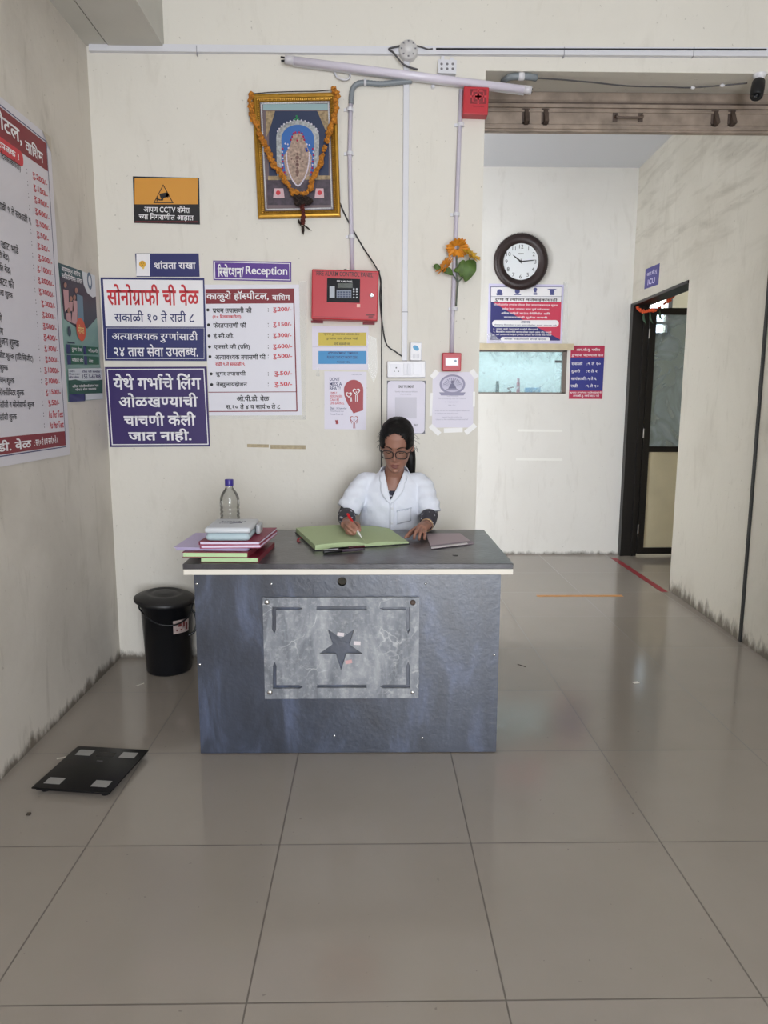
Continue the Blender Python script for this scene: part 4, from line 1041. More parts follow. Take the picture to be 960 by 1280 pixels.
# ---------------------------------------------------------------- switchboard, small white device
D_ = .035; pl = lambda px, py: on_y(px, py, YB - D_)
M_WPL = mat('white_switch_plastic', '#dfdee2', .35)
S = Face('switchboard', C(f, (416, 645), (608, 645), (608, 728), (416, 728)), pl, D_, M_WPL, 'white electrical switchboard with three pin socket and two switches', 'switchboard', off=-D_); bevel(S.o, .004, 2)
sk = S.poly('socket_plate', C(f, (432, 660), (492, 660), (492, 718), (432, 718)), mat('socket_white', '#d2d1d8', .3), thick=.003)
S.t += .003; S.multi('pin_hole', [circle_pts(*f(461, 679), .9, 12), circle_pts(*f(451, 697), .8, 12), circle_pts(*f(472, 697), .8, 12)], M_BLACKP, parent=sk); S.t -= .003
S.poly('switch', C(f, (497, 658), (514, 658), (514, 714), (497, 714)), mat('switch_grey_white', '#c9c8cf', .3), thick=.005)
S.poly('switch', C(f, (517, 658), (534, 658), (534, 714), (517, 714)), mat('switch_grey_white', '#c9c8cf', .3), thick=.005)
S.poly('fan_regulator', C(f, (545, 658), (588, 658), (588, 714), (545, 714)), mat('regulator_white', '#d6d5db', .3), thick=.004)
S = Face('plug_in_device', C(f, (531, 550), (589, 552), (589, 643), (531, 643)), pl, D_, M_WPL, 'small white box with a blue leaf mark standing on the switchboard', 'device', off=-D_); bevel(S.o, .004, 2)
cx, cy = S.loc(f(560, 580)); S.multi('leaf_mark', [[(cx + .017 * math.cos(t_) * .9 + .004 * math.sin(t_), cy + .011 * math.sin(t_) - .008 * math.cos(t_)) for t_ in [2 * math.pi * i / 20 for i in range(20)]]], mat('cyan_print', '#2b8fc0', .4), local=True)
S.multi('vent_line', [C(f, (545 + i * 7, 612), (547 + i * 7, 612), (547 + i * 7, 632), (545 + i * 7, 632)) for i in range(5)], mat('pale_grey_line', '#b9b8c0', .5))
# ---------------------------------------------------------------- payment poster (code left out), certificate
S = Face('payment_poster', C(f, (413, 742), (606, 744), (608, 1008), (415, 1008)), plane_back, .0008, mat('dark_backing_sheet', '#4a4752', .4), 'white rounded payment poster right behind her head', 'poster')
r_ = .02; w2, h2 = S.w / 2 - .003, S.h / 2 - .002
pp = []
for cx, cy, a0 in ((w2 - r_, h2 - r_, 0), (-w2 + r_, h2 - r_, 90), (-w2 + r_, -h2 + r_, 180), (w2 - r_, -h2 + r_, 270)):
    pp += [(cx + r_ * math.cos(math.radians(a0 + q * 15)), cy + r_ * math.sin(math.radians(a0 + q * 15))) for q in range(7)]
S.poly('white_sheet', pp, M_PAPER, local=True)
S.multi('code_panel', [C(f, (456, 826), (563, 826), (563, 932), (456, 932))], mat('pale_grey_panel', '#c9c6d2', .5))
S.texts([('EASY PAYMENT', (*f(474, 766), *f(550, 780)))], M_BLACKP, w=2)
S.texts([('Scan the code to pay your bill here', (*f(455, 795), *f(566, 803))), ('thank you', (*f(480, 808), *f(535, 815)))], mat('grey_ink', '#77737f', .5), w=0)
S.texts([('PAY', (*f(552, 960), *f(568, 972)))], M_BLACKP, w=1)
S = Face('certificate_sheet', C(f, (645, 700), (845, 700), (850, 978), (638, 978)), plane_back, .0008, M_PAPER, 'white certificate with a grey oval crest, fixed with white tape strips', 'certificate')
M_CREST = mat('grey_violet_ink', '#8f8ba6', .5); M_CRD = mat('dark_grey_violet_ink', '#6b6784', .5); M_CRL = mat('pale_violet_ink', '#c6c2d6', .5)
cx, cy = S.loc(f(742, 762)); S.multi('crest', [circle_pts(cx, cy, .066, 36, .050)], M_CREST, local=True)
S.multi('crest_field', [circle_pts(cx, cy + .001, .055, 36, .040)], M_CRL, local=True)
rays = []
for i in range(14):
    a = math.pi * (i + .5) / 14; rays.append([(cx + .012 * math.cos(a - .05), cy - .012 + .012 * math.sin(a)), (cx + .05 * math.cos(a - .06), cy - .012 + .045 * math.sin(a - .06)), (cx + .05 * math.cos(a + .06), cy - .012 + .045 * math.sin(a + .06))])
S.multi('crest_rays', rays, M_CREST, local=True)
S.multi('crest_figure', [circle_pts(cx, cy + .012, .008, 14), [(cx - .022, cy - .022), (cx + .022, cy - .022), (cx + .008, cy + .004), (cx - .008, cy + .004)], [(cx - .03, cy - .030), (cx + .03, cy - .030), (cx + .03, cy - .024), (cx - .03, cy - .024)]], M_CRD, local=True)
S.multi('crest_ribbon', [[(cx - .068, cy - .040), (cx + .068, cy - .040), (cx + .058, cy - .056), (cx - .058, cy - .056)]], M_CREST, local=True)
ink = mat('faint_violet_ink', '#a39fb3', .5)
S.texts([('Certificate', (*f(715, 816), *f(772, 823))), ('This is to certify that the hospital', (*f(668, 828), *f(808, 838))), ('is registered', (*f(705, 846), *f(770, 854))), ('Reg. No.', (*f(722, 863), *f(758, 869)))] +
        [('under the act for the period given below and', (*f(655, 889), *f(825, 898))), ('is valid from the date of its issue', (*f(655, 903), *f(770, 910))), ('Issued by the authority', (*f(690, 922), *f(790, 929))), ('subject to the conditions printed overleaf', (*f(658, 933), *f(820, 942)))], ink, w=0)
M_TAPE = mat('white_paper_tape', '#efeeee', .5)
def tape(cx, cy, ln, wd, ang):
    c = S.loc(f(cx, cy)); k_ = S.w / 200; a = math.radians(ang); u = Vector((math.cos(a), math.sin(a))) * ln * k_ / 2; v = Vector((-math.sin(a), math.cos(a))) * wd * k_ / 2; c = Vector(c)
    S.poly('tape_strip', [tuple(c + u + v), tuple(c - u + v), tuple(c - u - v), tuple(c + u - v)], M_TAPE, k=11, local=True, thick=.0016)
for tpe in ((653, 712, 42, 24, 50), (850, 710, 44, 24, -52), (636, 862, 110, 12, 88), (849, 836, 72, 11, 90), (746, 991, 92, 22, 2), (655, 990, 62, 24, -42), (832, 985, 62, 24, 40)): tape(*tpe)

# ---------------------------------------------------------------- manual call point
D_ = .045; pl = lambda px, py: on_y(px, py, YB - D_)
S = Face('fire_call_point', C(f, (692, 604), (787, 604), (786, 696), (692, 694)), pl, D_, M_FRED, 'small red break glass call point at the lower end of a conduit', 'call point', off=-D_); bevel(S.o, .004, 2)
S.poly('white_surround', C(f, (703, 626), (776, 626), (776, 672), (703, 672)), mat('pink_red_surround', '#c05a63', .4), thick=.003)
S.t += .003; S.poly('glass_window', C(f, (708, 632), (770, 632), (770, 667), (708, 667)), mat('white_call_label', '#d9dbe3', .2), k=2); S.multi('pressing_mark', [circle_pts(*f(757, 645), 1.5, 14)], mat('grey_blue_mark', '#6c7f95', .4), k=3); S.t -= .003
# ---------------------------------------------------------------- hooter
h = crop(300, 40, 2.6667); D_ = .06; pl = lambda px, py: on_y(px, py, YB - D_)
S = Face('alarm_sounder', C(h, (746, 180), (829, 184), (828, 276), (744, 274)), pl, D_, M_FRED, 'red square alarm sounder box below the end of the tube light', 'sounder', off=-D_); bevel(S.o, .004, 2)
S.poly('grille', C(h, (768, 190), (822, 191), (821, 240), (767, 239)), mat('dark_red_grille', '#7c1620', .5))
S.multi('grille_bar', [C(h, (791, 190), (797, 190), (797, 240), (791, 240)), C(h, (768, 212), (822, 212), (822, 218), (768, 218)), circle_pts(*h(794, 215), 4.2, 18)] + [C(h, (774, 196), (814, 196), (814, 199), (774, 199)), C(h, (774, 232), (814, 232), (814, 235), (774, 235)), C(h, (774, 196), (777, 196), (777, 235), (774, 235)), C(h, (811, 196), (814, 196), (814, 235), (811, 235))], mat('red_grille_bar', '#cf3a46', .4))
S.multi('label_text', [C(h, (776, 246), (814, 247), (814, 249), (776, 248))], M_BLACKP)

# ---------------------------------------------------------------- conduits and trunking
M_PVC = mat('lilac_grey_pvc', '#c3bdcb', .4); M_PVCW = mat('white_pvc', '#d6d6dc', .4); M_FLEX = mat('grey_flexible_conduit', '#7f868c', .45); M_CABLE = mat('black_cable', '#242428', .5)
def clip_on(parent, px, py, r=.013):
    p = B(px, py, .012); bm = NEW()
    lathe(bm, [(r, -.008), (r + .003, -.008), (r + .003, .008), (r, .008), (r, -.008)], 16, Matrix.Translation(p)); box(bm, (p.x - r - .016, p.y + .004, p.z - .007), (p.x + r + .004, p.y + .012, p.z + .007))
    return in_parent(obj('saddle_clip', bm, M_PVCW), parent)
p0 = B(439, 200)
t = empty('conduit_pipe', p0, 'lilac grey conduit pipe dropping to the red alarm panel with a grey bend', 'conduit')
pts = [B(*q, .012) for q in ((438.5, 128), (437, 190), (438.5, 260), (440.5, 337))]; bm = NEW(); tube(bm, pts, .0105, 12); in_parent(obj('pipe', bm, M_PVC, None, True), t)
fl = spline([B(515, 101, .018), B(497, 103, .018), B(475, 105, .016), B(455, 103.5, .016), B(445, 106, .014), B(440, 114, .013), B(438.7, 130, .012)], 10)
bm = NEW(); rad = [.012 + .0012 * (i % 2) for i in range(len(fl))]; tube(bm, fl, rad, 12); in_parent(obj('flexible_bend', bm, M_FLEX, None, True), t)
for q in ((437.3, 137), (437.3, 192), (439.3, 296)): clip_on(t, *q)
p = B(456.5, 103, .016); bm = NEW(); lathe(bm, [(.013, -.006), (.0155, -.006), (.0155, .006), (.013, .006)], 14, Matrix.Translation(p) @ Matrix.Rotation(math.pi / 2, 4, 'Y')); in_parent(obj('white_collar', bm, M_PVCW, None, True), t)
t = empty('conduit_strip', B(509, 260), 'flat white cable casing running straight down to the switchboard', 'conduit')
bm = NEW(); a = B(508, 76); b = B(510, 451); box(bm, (a.x - .014, YB - .014, b.z), (a.x + .014, YB, a.z)); o = in_parent(obj('casing', bm, M_PVCW), t); bevel(o, .002, 1)
p = B(509, 390); bm = NEW(); box(bm, (a.x - .0155, YB - .0155, p.z - .003), (a.x + .0155, YB, p.z + .001)); in_parent(obj('casing_joint', bm, mat('joint_grey', '#9c9ca3', .5)), t)
t = empty('conduit_pipe', B(571, 250), 'lilac grey conduit pipe running down to the small red call point', 'conduit')
bm = NEW(); tube(bm, [B(*q, .012) for q in ((576.5, 112), (573.5, 190), (569.5, 300), (566, 385), (564.5, 443))], .0105, 12); in_parent(obj('pipe', bm, M_PVC, None, True), t)
for q in ((576, 156), (570.5, 268), (568, 386)): clip_on(t, *q)
t = empty('cable_trunking', B(540, 65), 'white cable trunking running along the full width of the reception wall', 'trunking')
aT, bT = B(113, 57), B(113, 66); cT, dT = B(510, 60.5), B(510, 70); eT, fT = B(958, 62), B(958, 73)
def seg_(p, q, r, s_): return hexa(NEW(), [(q.x, YB - .022, q.z), (s_.x, YB - .022, s_.z), (s_.x, YB, s_.z), (q.x, YB, q.z)], [(p.x, YB - .022, p.z), (r.x, YB - .022, r.z), (r.x, YB, r.z), (p.x, YB, p.z)])
in_parent(obj('trunking_length', seg_(aT, bT, cT, dT), M_PVCW), t); in_parent(obj('trunking_length', seg_(cT, dT, eT, fT), M_PVCW), t)
for px in (247, 704, 865): 
    p = B(px, 60 + (px > 500) * 2); q = B(px, 71 + (px > 500) * 2); bm = box(NEW(), (p.x - .002, YB - .0235, q.z - .001), (p.x + .002, YB, p.z + .001)); in_parent(obj('joint_line', bm, mat('joint_grey', '#9c9ca3')), t)
bm = NEW(); tube(bm, [B(q, 61.2 + .002 * (q - 560), .024) for q in (545, 600, 660, 720, 790, 860, 958)], .004, 6); o = obj('cable', bm, M_CABLE, None, True); tag(o, 'thin black cable lying along the top of the white trunking', 'cable')
# round junction with looped leads
p = B(510, 66); t = empty('ceiling_rose', p, 'round white junction box on the trunking with black looped leads', 'junction box')
R90 = Matrix.Rotation(math.pi / 2, 4, 'X')
bm = NEW(); lathe(bm, [(.045, 0), (.045, .03), (.040, .042), (.025, .046), (.022, .055), (0, .056)], 28, Matrix.Translation(p) @ R90); in_parent(obj('housing', bm, mat('aged_white_plastic', '#cfcdcd', .4), None, True), t)
bm = NEW()
for i in range(8):
    a = i * math.pi / 4; c = p + Vector((.033 * math.cos(a), -.045, .033 * math.sin(a))); box(bm, (c.x - .004, c.y - .001, c.z - .003), (c.x + .004, c.y + .004, c.z + .003))
in_parent(obj('vent_slot', bm, mat('slot_grey', '#77757a', .5)), t)
bm = NEW(); tube(bm, spline([B(500, 57.5, .03), B(493, 59, .03), B(486, 61.5, .025), B(492, 66, .03), B(500, 76, .03), B(507, 82, .03), B(522, 87, .02)], 6), .0045, 6); tube(bm, spline([B(519, 57, .03), B(526, 58.5, .03), B(535, 61.5, .025), B(541, 61, .024)], 6), .0035, 6)
in_parent(obj('lead', bm, mat('dark_grey_lead', '#4c4a4d', .5), None, True), t)
# square terminal box behind the tube
S = Face('terminal_box', [(548, 74), (571, 75), (570, 92), (547, 91)], lambda px, py: on_y(px, py, YB - .03), .03, M_PVCW, 'square white wiring box half hidden above the middle of the tube light', 'wiring box', off=-.03)
S.multi('terminal', [circle_pts(552 + 7 * i, 80 + 6 * j, 1.7, 10) for i in range(3) for j in range(2)], mat('slot_grey', '#77757a'))
bm = NEW(); box(bm, (-.03, .02, 0), (-.015, .05, .02)); box(bm, (.012, .02, 0), (.03, .045, .02)); obj('cable_entry', bm, M_PVCW, S.o)
# tube light hanging askew
a, b = B(358, 74.5, .045), B(664, 113, .045); d = (b - a).normalized()
t = empty('tube_light', (a + b) / 2, 'long unlit lilac white tube light hanging askew across the wall', 'light')
up = Vector((0, -1, 0)).cross(d).normalized()
def obox(bm, a, b, hh, dd0, dd1):
    hexa(bm, [a - up * hh + Vector((0, dd1, 0)), b - up * hh + Vector((0, dd1, 0)), b - up * hh + Vector((0, dd0, 0)), a - up * hh + Vector((0, dd0, 0))][::1], [a + up * hh + Vector((0, dd1, 0)), b + up * hh + Vector((0, dd1, 0)), b + up * hh + Vector((0, dd0, 0)), a + up * hh + Vector((0, dd0, 0))]); return bm
L_ = (b - a).length
bm = obox(NEW(), a + d * .03, b - d * .03, .017, .004, .024); in_parent(obj('batten', bm, M_PVCW), t)
bm = NEW(); tube(bm, [a + d * .03, b - d * .03], .0175, 16); o = in_parent(obj('tube', bm, mat('milky_tube_cover', '#dcd6e4', .3), None, True), t)
bm = NEW(); tube(bm, [a - d * .006, a + d * .034], .019, 14); in_parent(obj('end_cap', bm, mat('end_cap_white', '#cfccd2', .4), None, True), t)
bm = NEW(); tube(bm, [b - d * .036, b], .019, 14); in_parent(obj('end_cap', bm, mat('end_cap_white', '#cfccd2'), None, True), t)
bm = NEW(); q = a - d * .006; tube(bm, [q + up * .008, q + up * .008 - d * .022], .004, 6); tube(bm, [q - up * .006, q - up * .006 - d * .018 - up * .004], .005, 6); in_parent(obj('pin_contact', bm, M_BLK), t)
bm = NEW(); q = b; tube(bm, [q + up * .008, q + up * .008 + d * .006], .003, 6); tube(bm, [q - up * .008, q - up * .008 + d * .006], .003, 6); in_parent(obj('pin_contact', bm, M_BLK), t)
bm = NEW(); tube(bm, spline([B(418, 90, .012), B(422, 97, .02), B(431, 100, .024), B(437, 97, .022), B(436, 90, .012), B(427, 86, .01)], 6), .0075, 8, flat=.6)
o = obj('mounting_clip', bm, M_PVCW, None, True); tag(o, 'white loop bracket under the tube light above the framed picture', 'bracket')
bm = NEW(); p = B(541, 109); lathe(bm, [(.010, 0), (.010, .012), (.006, .016), (0, .016)], 12, Matrix.Translation(p) @ R90); o = obj('wall_plug', bm, M_PVCW, None, True); tag(o, 'tiny white round wall plug under the middle of the tube light', 'plug')
# black leads on the wall
def cable(name, pts, r, label, m=None, off=.008, n=8, cat='cable'):
    bm = NEW(); tube(bm, spline([B(*q, off) if len(q) == 2 else B(q[0], q[1], q[2]) for q in pts], n), r, 7); o = obj(name, bm, m or M_CABLE, None, True); return tag(o, label, cat)
cable('power_cable', [(425, 254), (431, 268), (441, 287), (455, 311), (470, 334, .05), (476, 350, .02), (475, 372), (478, 405), (483, 430), (495, 440), (506, 448), (508, 452)], .0035, 'black cable curving from the framed picture down to the switchboard')
cable('power_cable', [(474, 338), (477, 370), (477, 440), (477, 500), (477, 560), (476, 640)], .003, 'straight black cable dropping past the alarm panel behind her head', n=3)
# cable joint, drooping leads and camera under the lintel
yj = YB + .05
def U(px, py, dz=0.0):          # a point on the soffit
    q = on_z(px, py, SOF - dz); return q
p = U(652, 97, .02)
t = empty('cable_joint', (p.x, p.y, SOF), 'grey cable joint with white band under the lintel', 'cable joint')
def sp(px, py, dz): 
    return on_z(px, py, SOF - dz)
bm = NEW(); tube(bm, spline([sp(629, 102, .012), sp(634, 98, .016), sp(640, 96, .016), sp(652, 95.5, .016), sp(662, 96, .016), sp(670, 97.5, .014)], 6), .0155, 10); in_parent(obj('sleeve', bm, M_FLEX, None, True), t)
a, b = sp(648, 95.7, .016), sp(655, 95.8, .016); bm = NEW(); tube(bm, [a, b], .0185, 12); in_parent(obj('white_band', bm, M_WPL, None, True), t)
bm = NEW(); tube(bm, spline([sp(670, 97.5, .014), sp(700, 99.5, .012), sp(740, 103, .015), sp(785, 107.5, .02), (sp(830, 108.5, .016)), sp(862, 109.5, .012), sp(900, 107, .01), sp(934, 104, .012)], 6), .0035, 6)
o = obj('drooping_lead', bm, mat('dark_grey_lead', '#4c4a4d'), None, True); tag(o, 'thin grey lead sagging under the lintel towards the camera', 'cable')
bm = NEW()
for q in ((866, 109.6), (903, 106.8)): ball(bm, sp(*q, .012), .009, 1, (1.6, 1, 1))
in_parent(obj('tape_joint', bm, M_WPL, None, True), o) if False else (tag(obj('tape_joint', bm, M_WPL, None, True), 'two white tape joints on the sagging lead near the camera', 'tape joint'))
c = sp(949, 101, .03)
t = empty('security_camera', (c.x, c.y, SOF), 'black security camera on a white mount under the lintel', 'camera')
bm = NEW(); lathe(bm, [(.031, 0), (.031, -.010), (.022, -.018), (.018, -.034), (.020, -.036), (0, -.036)][::-1], 22, Matrix.Translation((c.x, c.y, SOF - .0005))); in_parent(obj('mount', bm, M_WPL, None, True), t)
bm = NEW(); e = Vector((c.x - .008, c.y - .012, SOF - .036)); dd = Vector((-.25, -.35, -1)).normalized()
Mx = Matrix.Translation(e) @ dd.to_track_quat('Z', 'Y').to_matrix().to_4x4(); lathe(bm, [(0, 0), (.024, 0), (.029, .006), (.031, .04), (.030, .085), (.026, .092), (.022, .086), (0, .086)], 22, Mx); in_parent(obj('camera_body', bm, mat('matt_black_housing', '#0e0f12', .5), None, True), t)
bm = NEW(); lathe(bm, [(.012, .0865), (.012, .089), (0, .092)], 16, Mx); in_parent(obj('lens', bm, mat('lens_glass', '#1a1c22', .1), None, True), t)

# ================================================================= FRAMED PICTURE WITH GARLAND
f = crop(300, 95, 6.243); D_ = .022
pl = lambda px, py: on_y(px, py, YB - .030)
S = Face('framed_picture', C(f, (92, 138), (752, 118), (785, 1096), (138, 1104)), pl, .008, mat('picture_back', '#4a3a28', .7), 'ornate gilt framed devotional picture hanging high on the wall', 'picture', off=-.030)
S.t = .012
M_GOLD = mat('gilt_moulding', '#b78a35', .32, .7, noise=.15, nscale=40); M_GOLDD = mat('dark_gilt_bead', '#8a6324', .4, .6)
prof = [(0, 0), (0, .022), (.004, .029), (.012, .031), (.019, .027), (.022, .022), (.030, .020), (.034, .015), (.034, .008)]
bm = NEW(); W2, H2 = S.w / 2, S.h / 2; rings = []
for sx, sy in ((-1, -1), (1, -1), (1, 1), (-1, 1)): rings.append([bm.verts.new((sx * (W2 - i), sy * (H2 - i), z)) for i, z in prof])
for q in range(4):
    a, b = rings[q], rings[(q + 1) % 4]
    for i in range(len(prof) - 1): bm.faces.new((a[i], b[i], b[i + 1], a[i + 1]))
fo = obj('frame', bm, M_GOLD, S.o)
bm = NEW()
def bead_row(bm, x0, y0, x1, y1, n_, r, z):
    for i in range(n_): 
        t_ = (i + .5) / n_; bmesh.ops.create_icosphere(bm, subdivisions=1, radius=r, matrix=Matrix.Translation((x0 + (x1 - x0) * t_, y0 + (y1 - y0) * t_, z)))
i_ = .0265
bead_row(bm, -W2 + i_, -H2 + i_, -W2 + i_, H2 - i_, 52, .0042, .0205); bead_row(bm, W2 - i_, -H2 + i_, W2 - i_, H2 - i_, 52, .0042, .0205); bead_row(bm, -W2 + i_, H2 - i_, W2 - i_, H2 - i_, 36, .0042, .0205); bead_row(bm, -W2 + i_, -H2 + i_, W2 - i_, -H2 + i_, 36, .0042, .0205)
obj('bead_border', bm, M_GOLDD, fo)
S.multi('print_background', [[(-W2 + .03, -H2 + .03), (W2 - .03, -H2 + .03), (W2 - .03, H2 - .03), (-W2 + .03, H2 - .03)]], mat('mauve_brown_print', '#6a5a5e', .4), local=True)
S.rect('sky_strip', f(175, 205), f(690, 255), mat('pale_teal_print', '#8fa8ac', .4))
S.rect('dark_panel', f(222, 262), f(690, 775), mat('ink_blue_print', '#1d2b4c', .4))
S.multi('base_panel', [C(f, (205, 800), (712, 800), (716, 1000), (212, 1000))], mat('plum_print', '#453845', .4, noise=.5, nscale=50))
S.multi('gold_ledge', [C(f, (215, 772), (705, 768), (705, 800), (215, 804)), C(f, (196, 262), (270, 262), (225, 420), (200, 470)), C(f, (600, 262), (692, 262), (698, 470), (672, 430))], mat('tan_print', '#a08a68', .4, noise=.5, nscale=60))
arch_o = [f(448 + 168 * math.cos(math.radians(a)), 470 - 135 * math.sin(math.radians(a))) for a in range(0, 181, 10)]; arch_i = [f(448 + 128 * math.cos(math.radians(a)), 480 - 110 * math.sin(math.radians(a))) for a in range(0, 181, 10)]
S.multi('blue_field', [arch_i + C(f, (320, 770), (576, 770))], mat('bright_blue_print', '#2c62a8', .4))
M_SILV = mat('silver_foil_print', '#a9abad', .3, .4, noise=.45, nscale=90)
S.multi('silver_arch', [[arch_o[i], arch_o[i + 1], arch_i[i + 1], arch_i[i]] for i in range(18)] + [C(f, (280, 470), (320, 480), (320, 770), (285, 770)), C(f, (576, 480), (616, 470), (612, 770), (576, 770))], M_SILV)
S.multi('ornate_figure', [C(f, (415, 440), (480, 440), (520, 540), (560, 620), (545, 760), (450, 850), (355, 760), (335, 620), (385, 540))], mat('beige_ornament_print', '#a78f80', .4, noise=.55, nscale=70))
S.multi('ornament_detail', [circle_pts(*f(445, 600 + i * 28), 1.6 + (i % 2) * .8, 10) for i in range(7)] + [circle_pts(*f(400 + 22 * i, 640 + 20 * (i % 3)), 1.1, 8) for i in range(5)], mat('brown_ornament_print', '#6c4f48', .4))
S.multi('side_figure', [C(f, (265, 870), (335, 870), (345, 945), (255, 945)), C(f, (590, 870), (650, 870), (655, 945), (580, 945))], mat('pale_pink_print', '#c9aab0', .4)); S.multi('side_figure_core', [circle_pts(*f(295, 905), 3, 12), circle_pts(*f(620, 905), 3, 12)], M_RED)
bm = NEW(); rr = random.Random(5)
def stud(bm, p, r): bmesh.ops.create_icosphere(bm, subdivisions=1, radius=r, matrix=Matrix.Translation((p[0], p[1], S.t + .0035)))
i2 = .041
def studs(mm, name, pts, r):
    bm = NEW()
    for p in pts: stud(bm, p, r)
    return obj(name, bm, mm, S.o)
per = []
for i in range(70): per += [(-W2 + i2, -H2 + i2 + (2 * H2 - 2 * i2) * i / 69), (W2 - i2, -H2 + i2 + (2 * H2 - 2 * i2) * i / 69)]
for i in range(46): per += [(-W2 + i2 + (2 * W2 - 2 * i2) * i / 45, H2 - i2), (-W2 + i2 + (2 * W2 - 2 * i2) * i / 45, -H2 + i2)]
M_GLASSB = mat('mirror_studs', '#dadade', .25, .1); studs(M_GLASSB, 'mirror_stud_border', per, .0046)
M_PEARL = mat('pearl_studs', '#e2dcea', .25)
U_ = [f(x, y) for x, y in [(360, 590), (362, 640), (368, 690), (378, 735), (395, 780), (418, 822), (450, 850), (482, 822), (505, 780), (522, 735), (532, 690), (538, 640), (538, 590)]]
U3 = [S.loc(p) for p in U_]; Us = [(p.x, p.y) for p in spline([(x, y, 0) for x, y in U3], 4)]
studs(M_PEARL, 'pearl_garland_studs', Us, .0042)
V_ = [S.loc(f(x, y)) for x, y in [(330, 560), (328, 610), (332, 660), (330, 710), (345, 745), (566, 560), (572, 610), (566, 660), (562, 710), (555, 745), (415, 440), (405, 465), (395, 490), (482, 440), (492, 465), (500, 490), (445, 495), (430, 432), (460, 432)]]
studs(mat('ruby_studs', '#b3274f', .3), 'ruby_studs', V_, .0055)
studs(M_PEARL, 'pearl_studs', [S.loc(f(x, y)) for x, y in [(328, 585), (332, 635), (330, 685), (570, 585), (570, 635), (564, 685), (370, 525), (375, 555), (520, 525), (350, 520), (540, 530)]] + [S.loc(p) for p in arch_o[2:17]], .0045)
studs(mat('emerald_studs', '#2f8f5a', .3), 'emerald_studs', [S.loc(f(x, y)) for x, y in [(440, 320), (428, 330), (452, 330), (440, 305)]], .0055)
studs(mat('sapphire_studs', '#2b47a8', .3), 'sapphire_studs', [S.loc(f(515, 560)), S.loc(f(520, 575))], .006)
# garland of marigolds draped over the frame
M_MARI = mat('marigold_orange', '#bd7a26', .85, noise=.5, nscale=90); M_DRY = mat('dried_dark_petals', '#2a1d18', .85, noise=.3, nscale=60); M_DRYR = mat('dried_red_petals', '#5a231c', .85, noise=.3, nscale=80)
def G(x, y, off=.040): return on_y(*f(x, y), YB - off)
t = empty('marigold_garland', G(470, 930), 'orange marigold garland with dried tassel draped over the picture', 'garland')
def blossom(bm, c, r, rr):
    vs = bmesh.ops.create_icosphere(bm, subdivisions=2, radius=r, matrix=Matrix.Translation(c))['verts']
    for v in vs:
        dv = (v.co - c); v.co = c + dv * (1 + rr.uniform(-.4, .35))
def string(path, step, r, rr, m, name):
    pts = spline(path, 12); acc = 0; bm = NEW(); last = pts[0]; blossom(bm, last, r, rr)
    for p in pts[1:]:
        acc += (p - last).length; last = p
        if acc >= step: blossom(bm, p + Vector((rr.uniform(-.006, .006), rr.uniform(-.004, .002), rr.uniform(-.005, .005))), r * rr.uniform(.7, 1.3), rr); acc = 0
    return in_parent(obj(name, bm, m), t)
rr = random.Random(9)
string([G(88, 140, .03), G(84, 200), G(90, 265), G(100, 318)], .012, .013, rr, M_MARI, 'flower_string')
string([G(105, 320, .045), G(140, 400, .045), G(165, 480, .045), G(205, 570, .043), G(260, 680, .043), G(325, 775, .043), G(395, 880, .043), G(460, 930, .045)], .011, .0115, rr, M_MARI, 'flower_string')
string([G(735, 105, .035), G(752, 150, .042), G(752, 240, .042), G(735, 330, .043), G(705, 420, .043), G(672, 510, .043)], .011, .014, rr, M_MARI, 'flower_string')
string([G(660, 560, .043), G(630, 660, .043), G(590, 750, .043), G(560, 830, .043), G(525, 900, .044), G(470, 930, .046)], .011, .0115, rr, M_MARI, 'flower_string')
bm = NEW(); tube(bm, [G(95, 139, .03), G(240, 127, .02), G(430, 121, .02), G(590, 119, .02), G(735, 108, .03)], .0022, 6); in_parent(obj('thread', bm, M_DRY), t)
string([G(435, 945, .045), G(480, 955, .047), G(530, 960, .045), G(540, 985, .043), G(470, 985, .045), G(440, 985, .043)], .009, .013, rr, M_DRY, 'dried_knot')
string([G(490, 1000, .04), G(490, 1060, .04), G(492, 1110, .036), G(490, 1160, .030)], .009, .010, rr, M_DRYR, 'tassel')
bm = NEW()
for (x0, y0, x1, y1) in ((455, 1120, 480, 1180), (500, 1165, 560, 1210), (490, 1170, 495, 1240), (470, 1150, 450, 1140), (520, 1180, 545, 1200)):
    a, b = G(x0, y0, .03), G(x1, y1, .026); tube(bm, [a, (a + b) / 2 + Vector((0, -.004, 0)), b], [.006, .008, .001], 6, flat=.5)
in_parent(obj('dried_leaf', bm, M_DRY), t)

# ================================================================= ARTIFICIAL SUNFLOWERS
f = crop(530, 290, 8)
t = empty('artificial_sunflowers', B(*f(335, 500), .03), 'spray of three artificial orange yellow sunflowers tucked behind the conduit', 'flowers')
M_STEM = mat('grey_green_stem', '#5d6659', .6); M_LEAF = mat('artificial_leaf', '#4f6a2e', .6, noise=.3, nscale=30)
def SF(x, y, off=.03): return on_y(*f(x, y), YB - off)
bm = NEW(); 
tube(bm, spline([SF(322, 740, .016), SF(330, 600, .026), SF(340, 500, .03), SF(330, 400, .034), SF(328, 170, .045)], 6), .0042, 7)
tube(bm, spline([SF(340, 500, .03), SF(300, 440, .034), SF(255, 395, .04), SF(220, 350, .05)], 5), .0035, 7); tube(bm, spline([SF(340, 500, .03), SF(400, 440, .034), SF(440, 330, .038), SF(460, 250, .045)], 5), .0035, 7)
in_parent(obj('stem', bm, M_STEM, None, True), t)
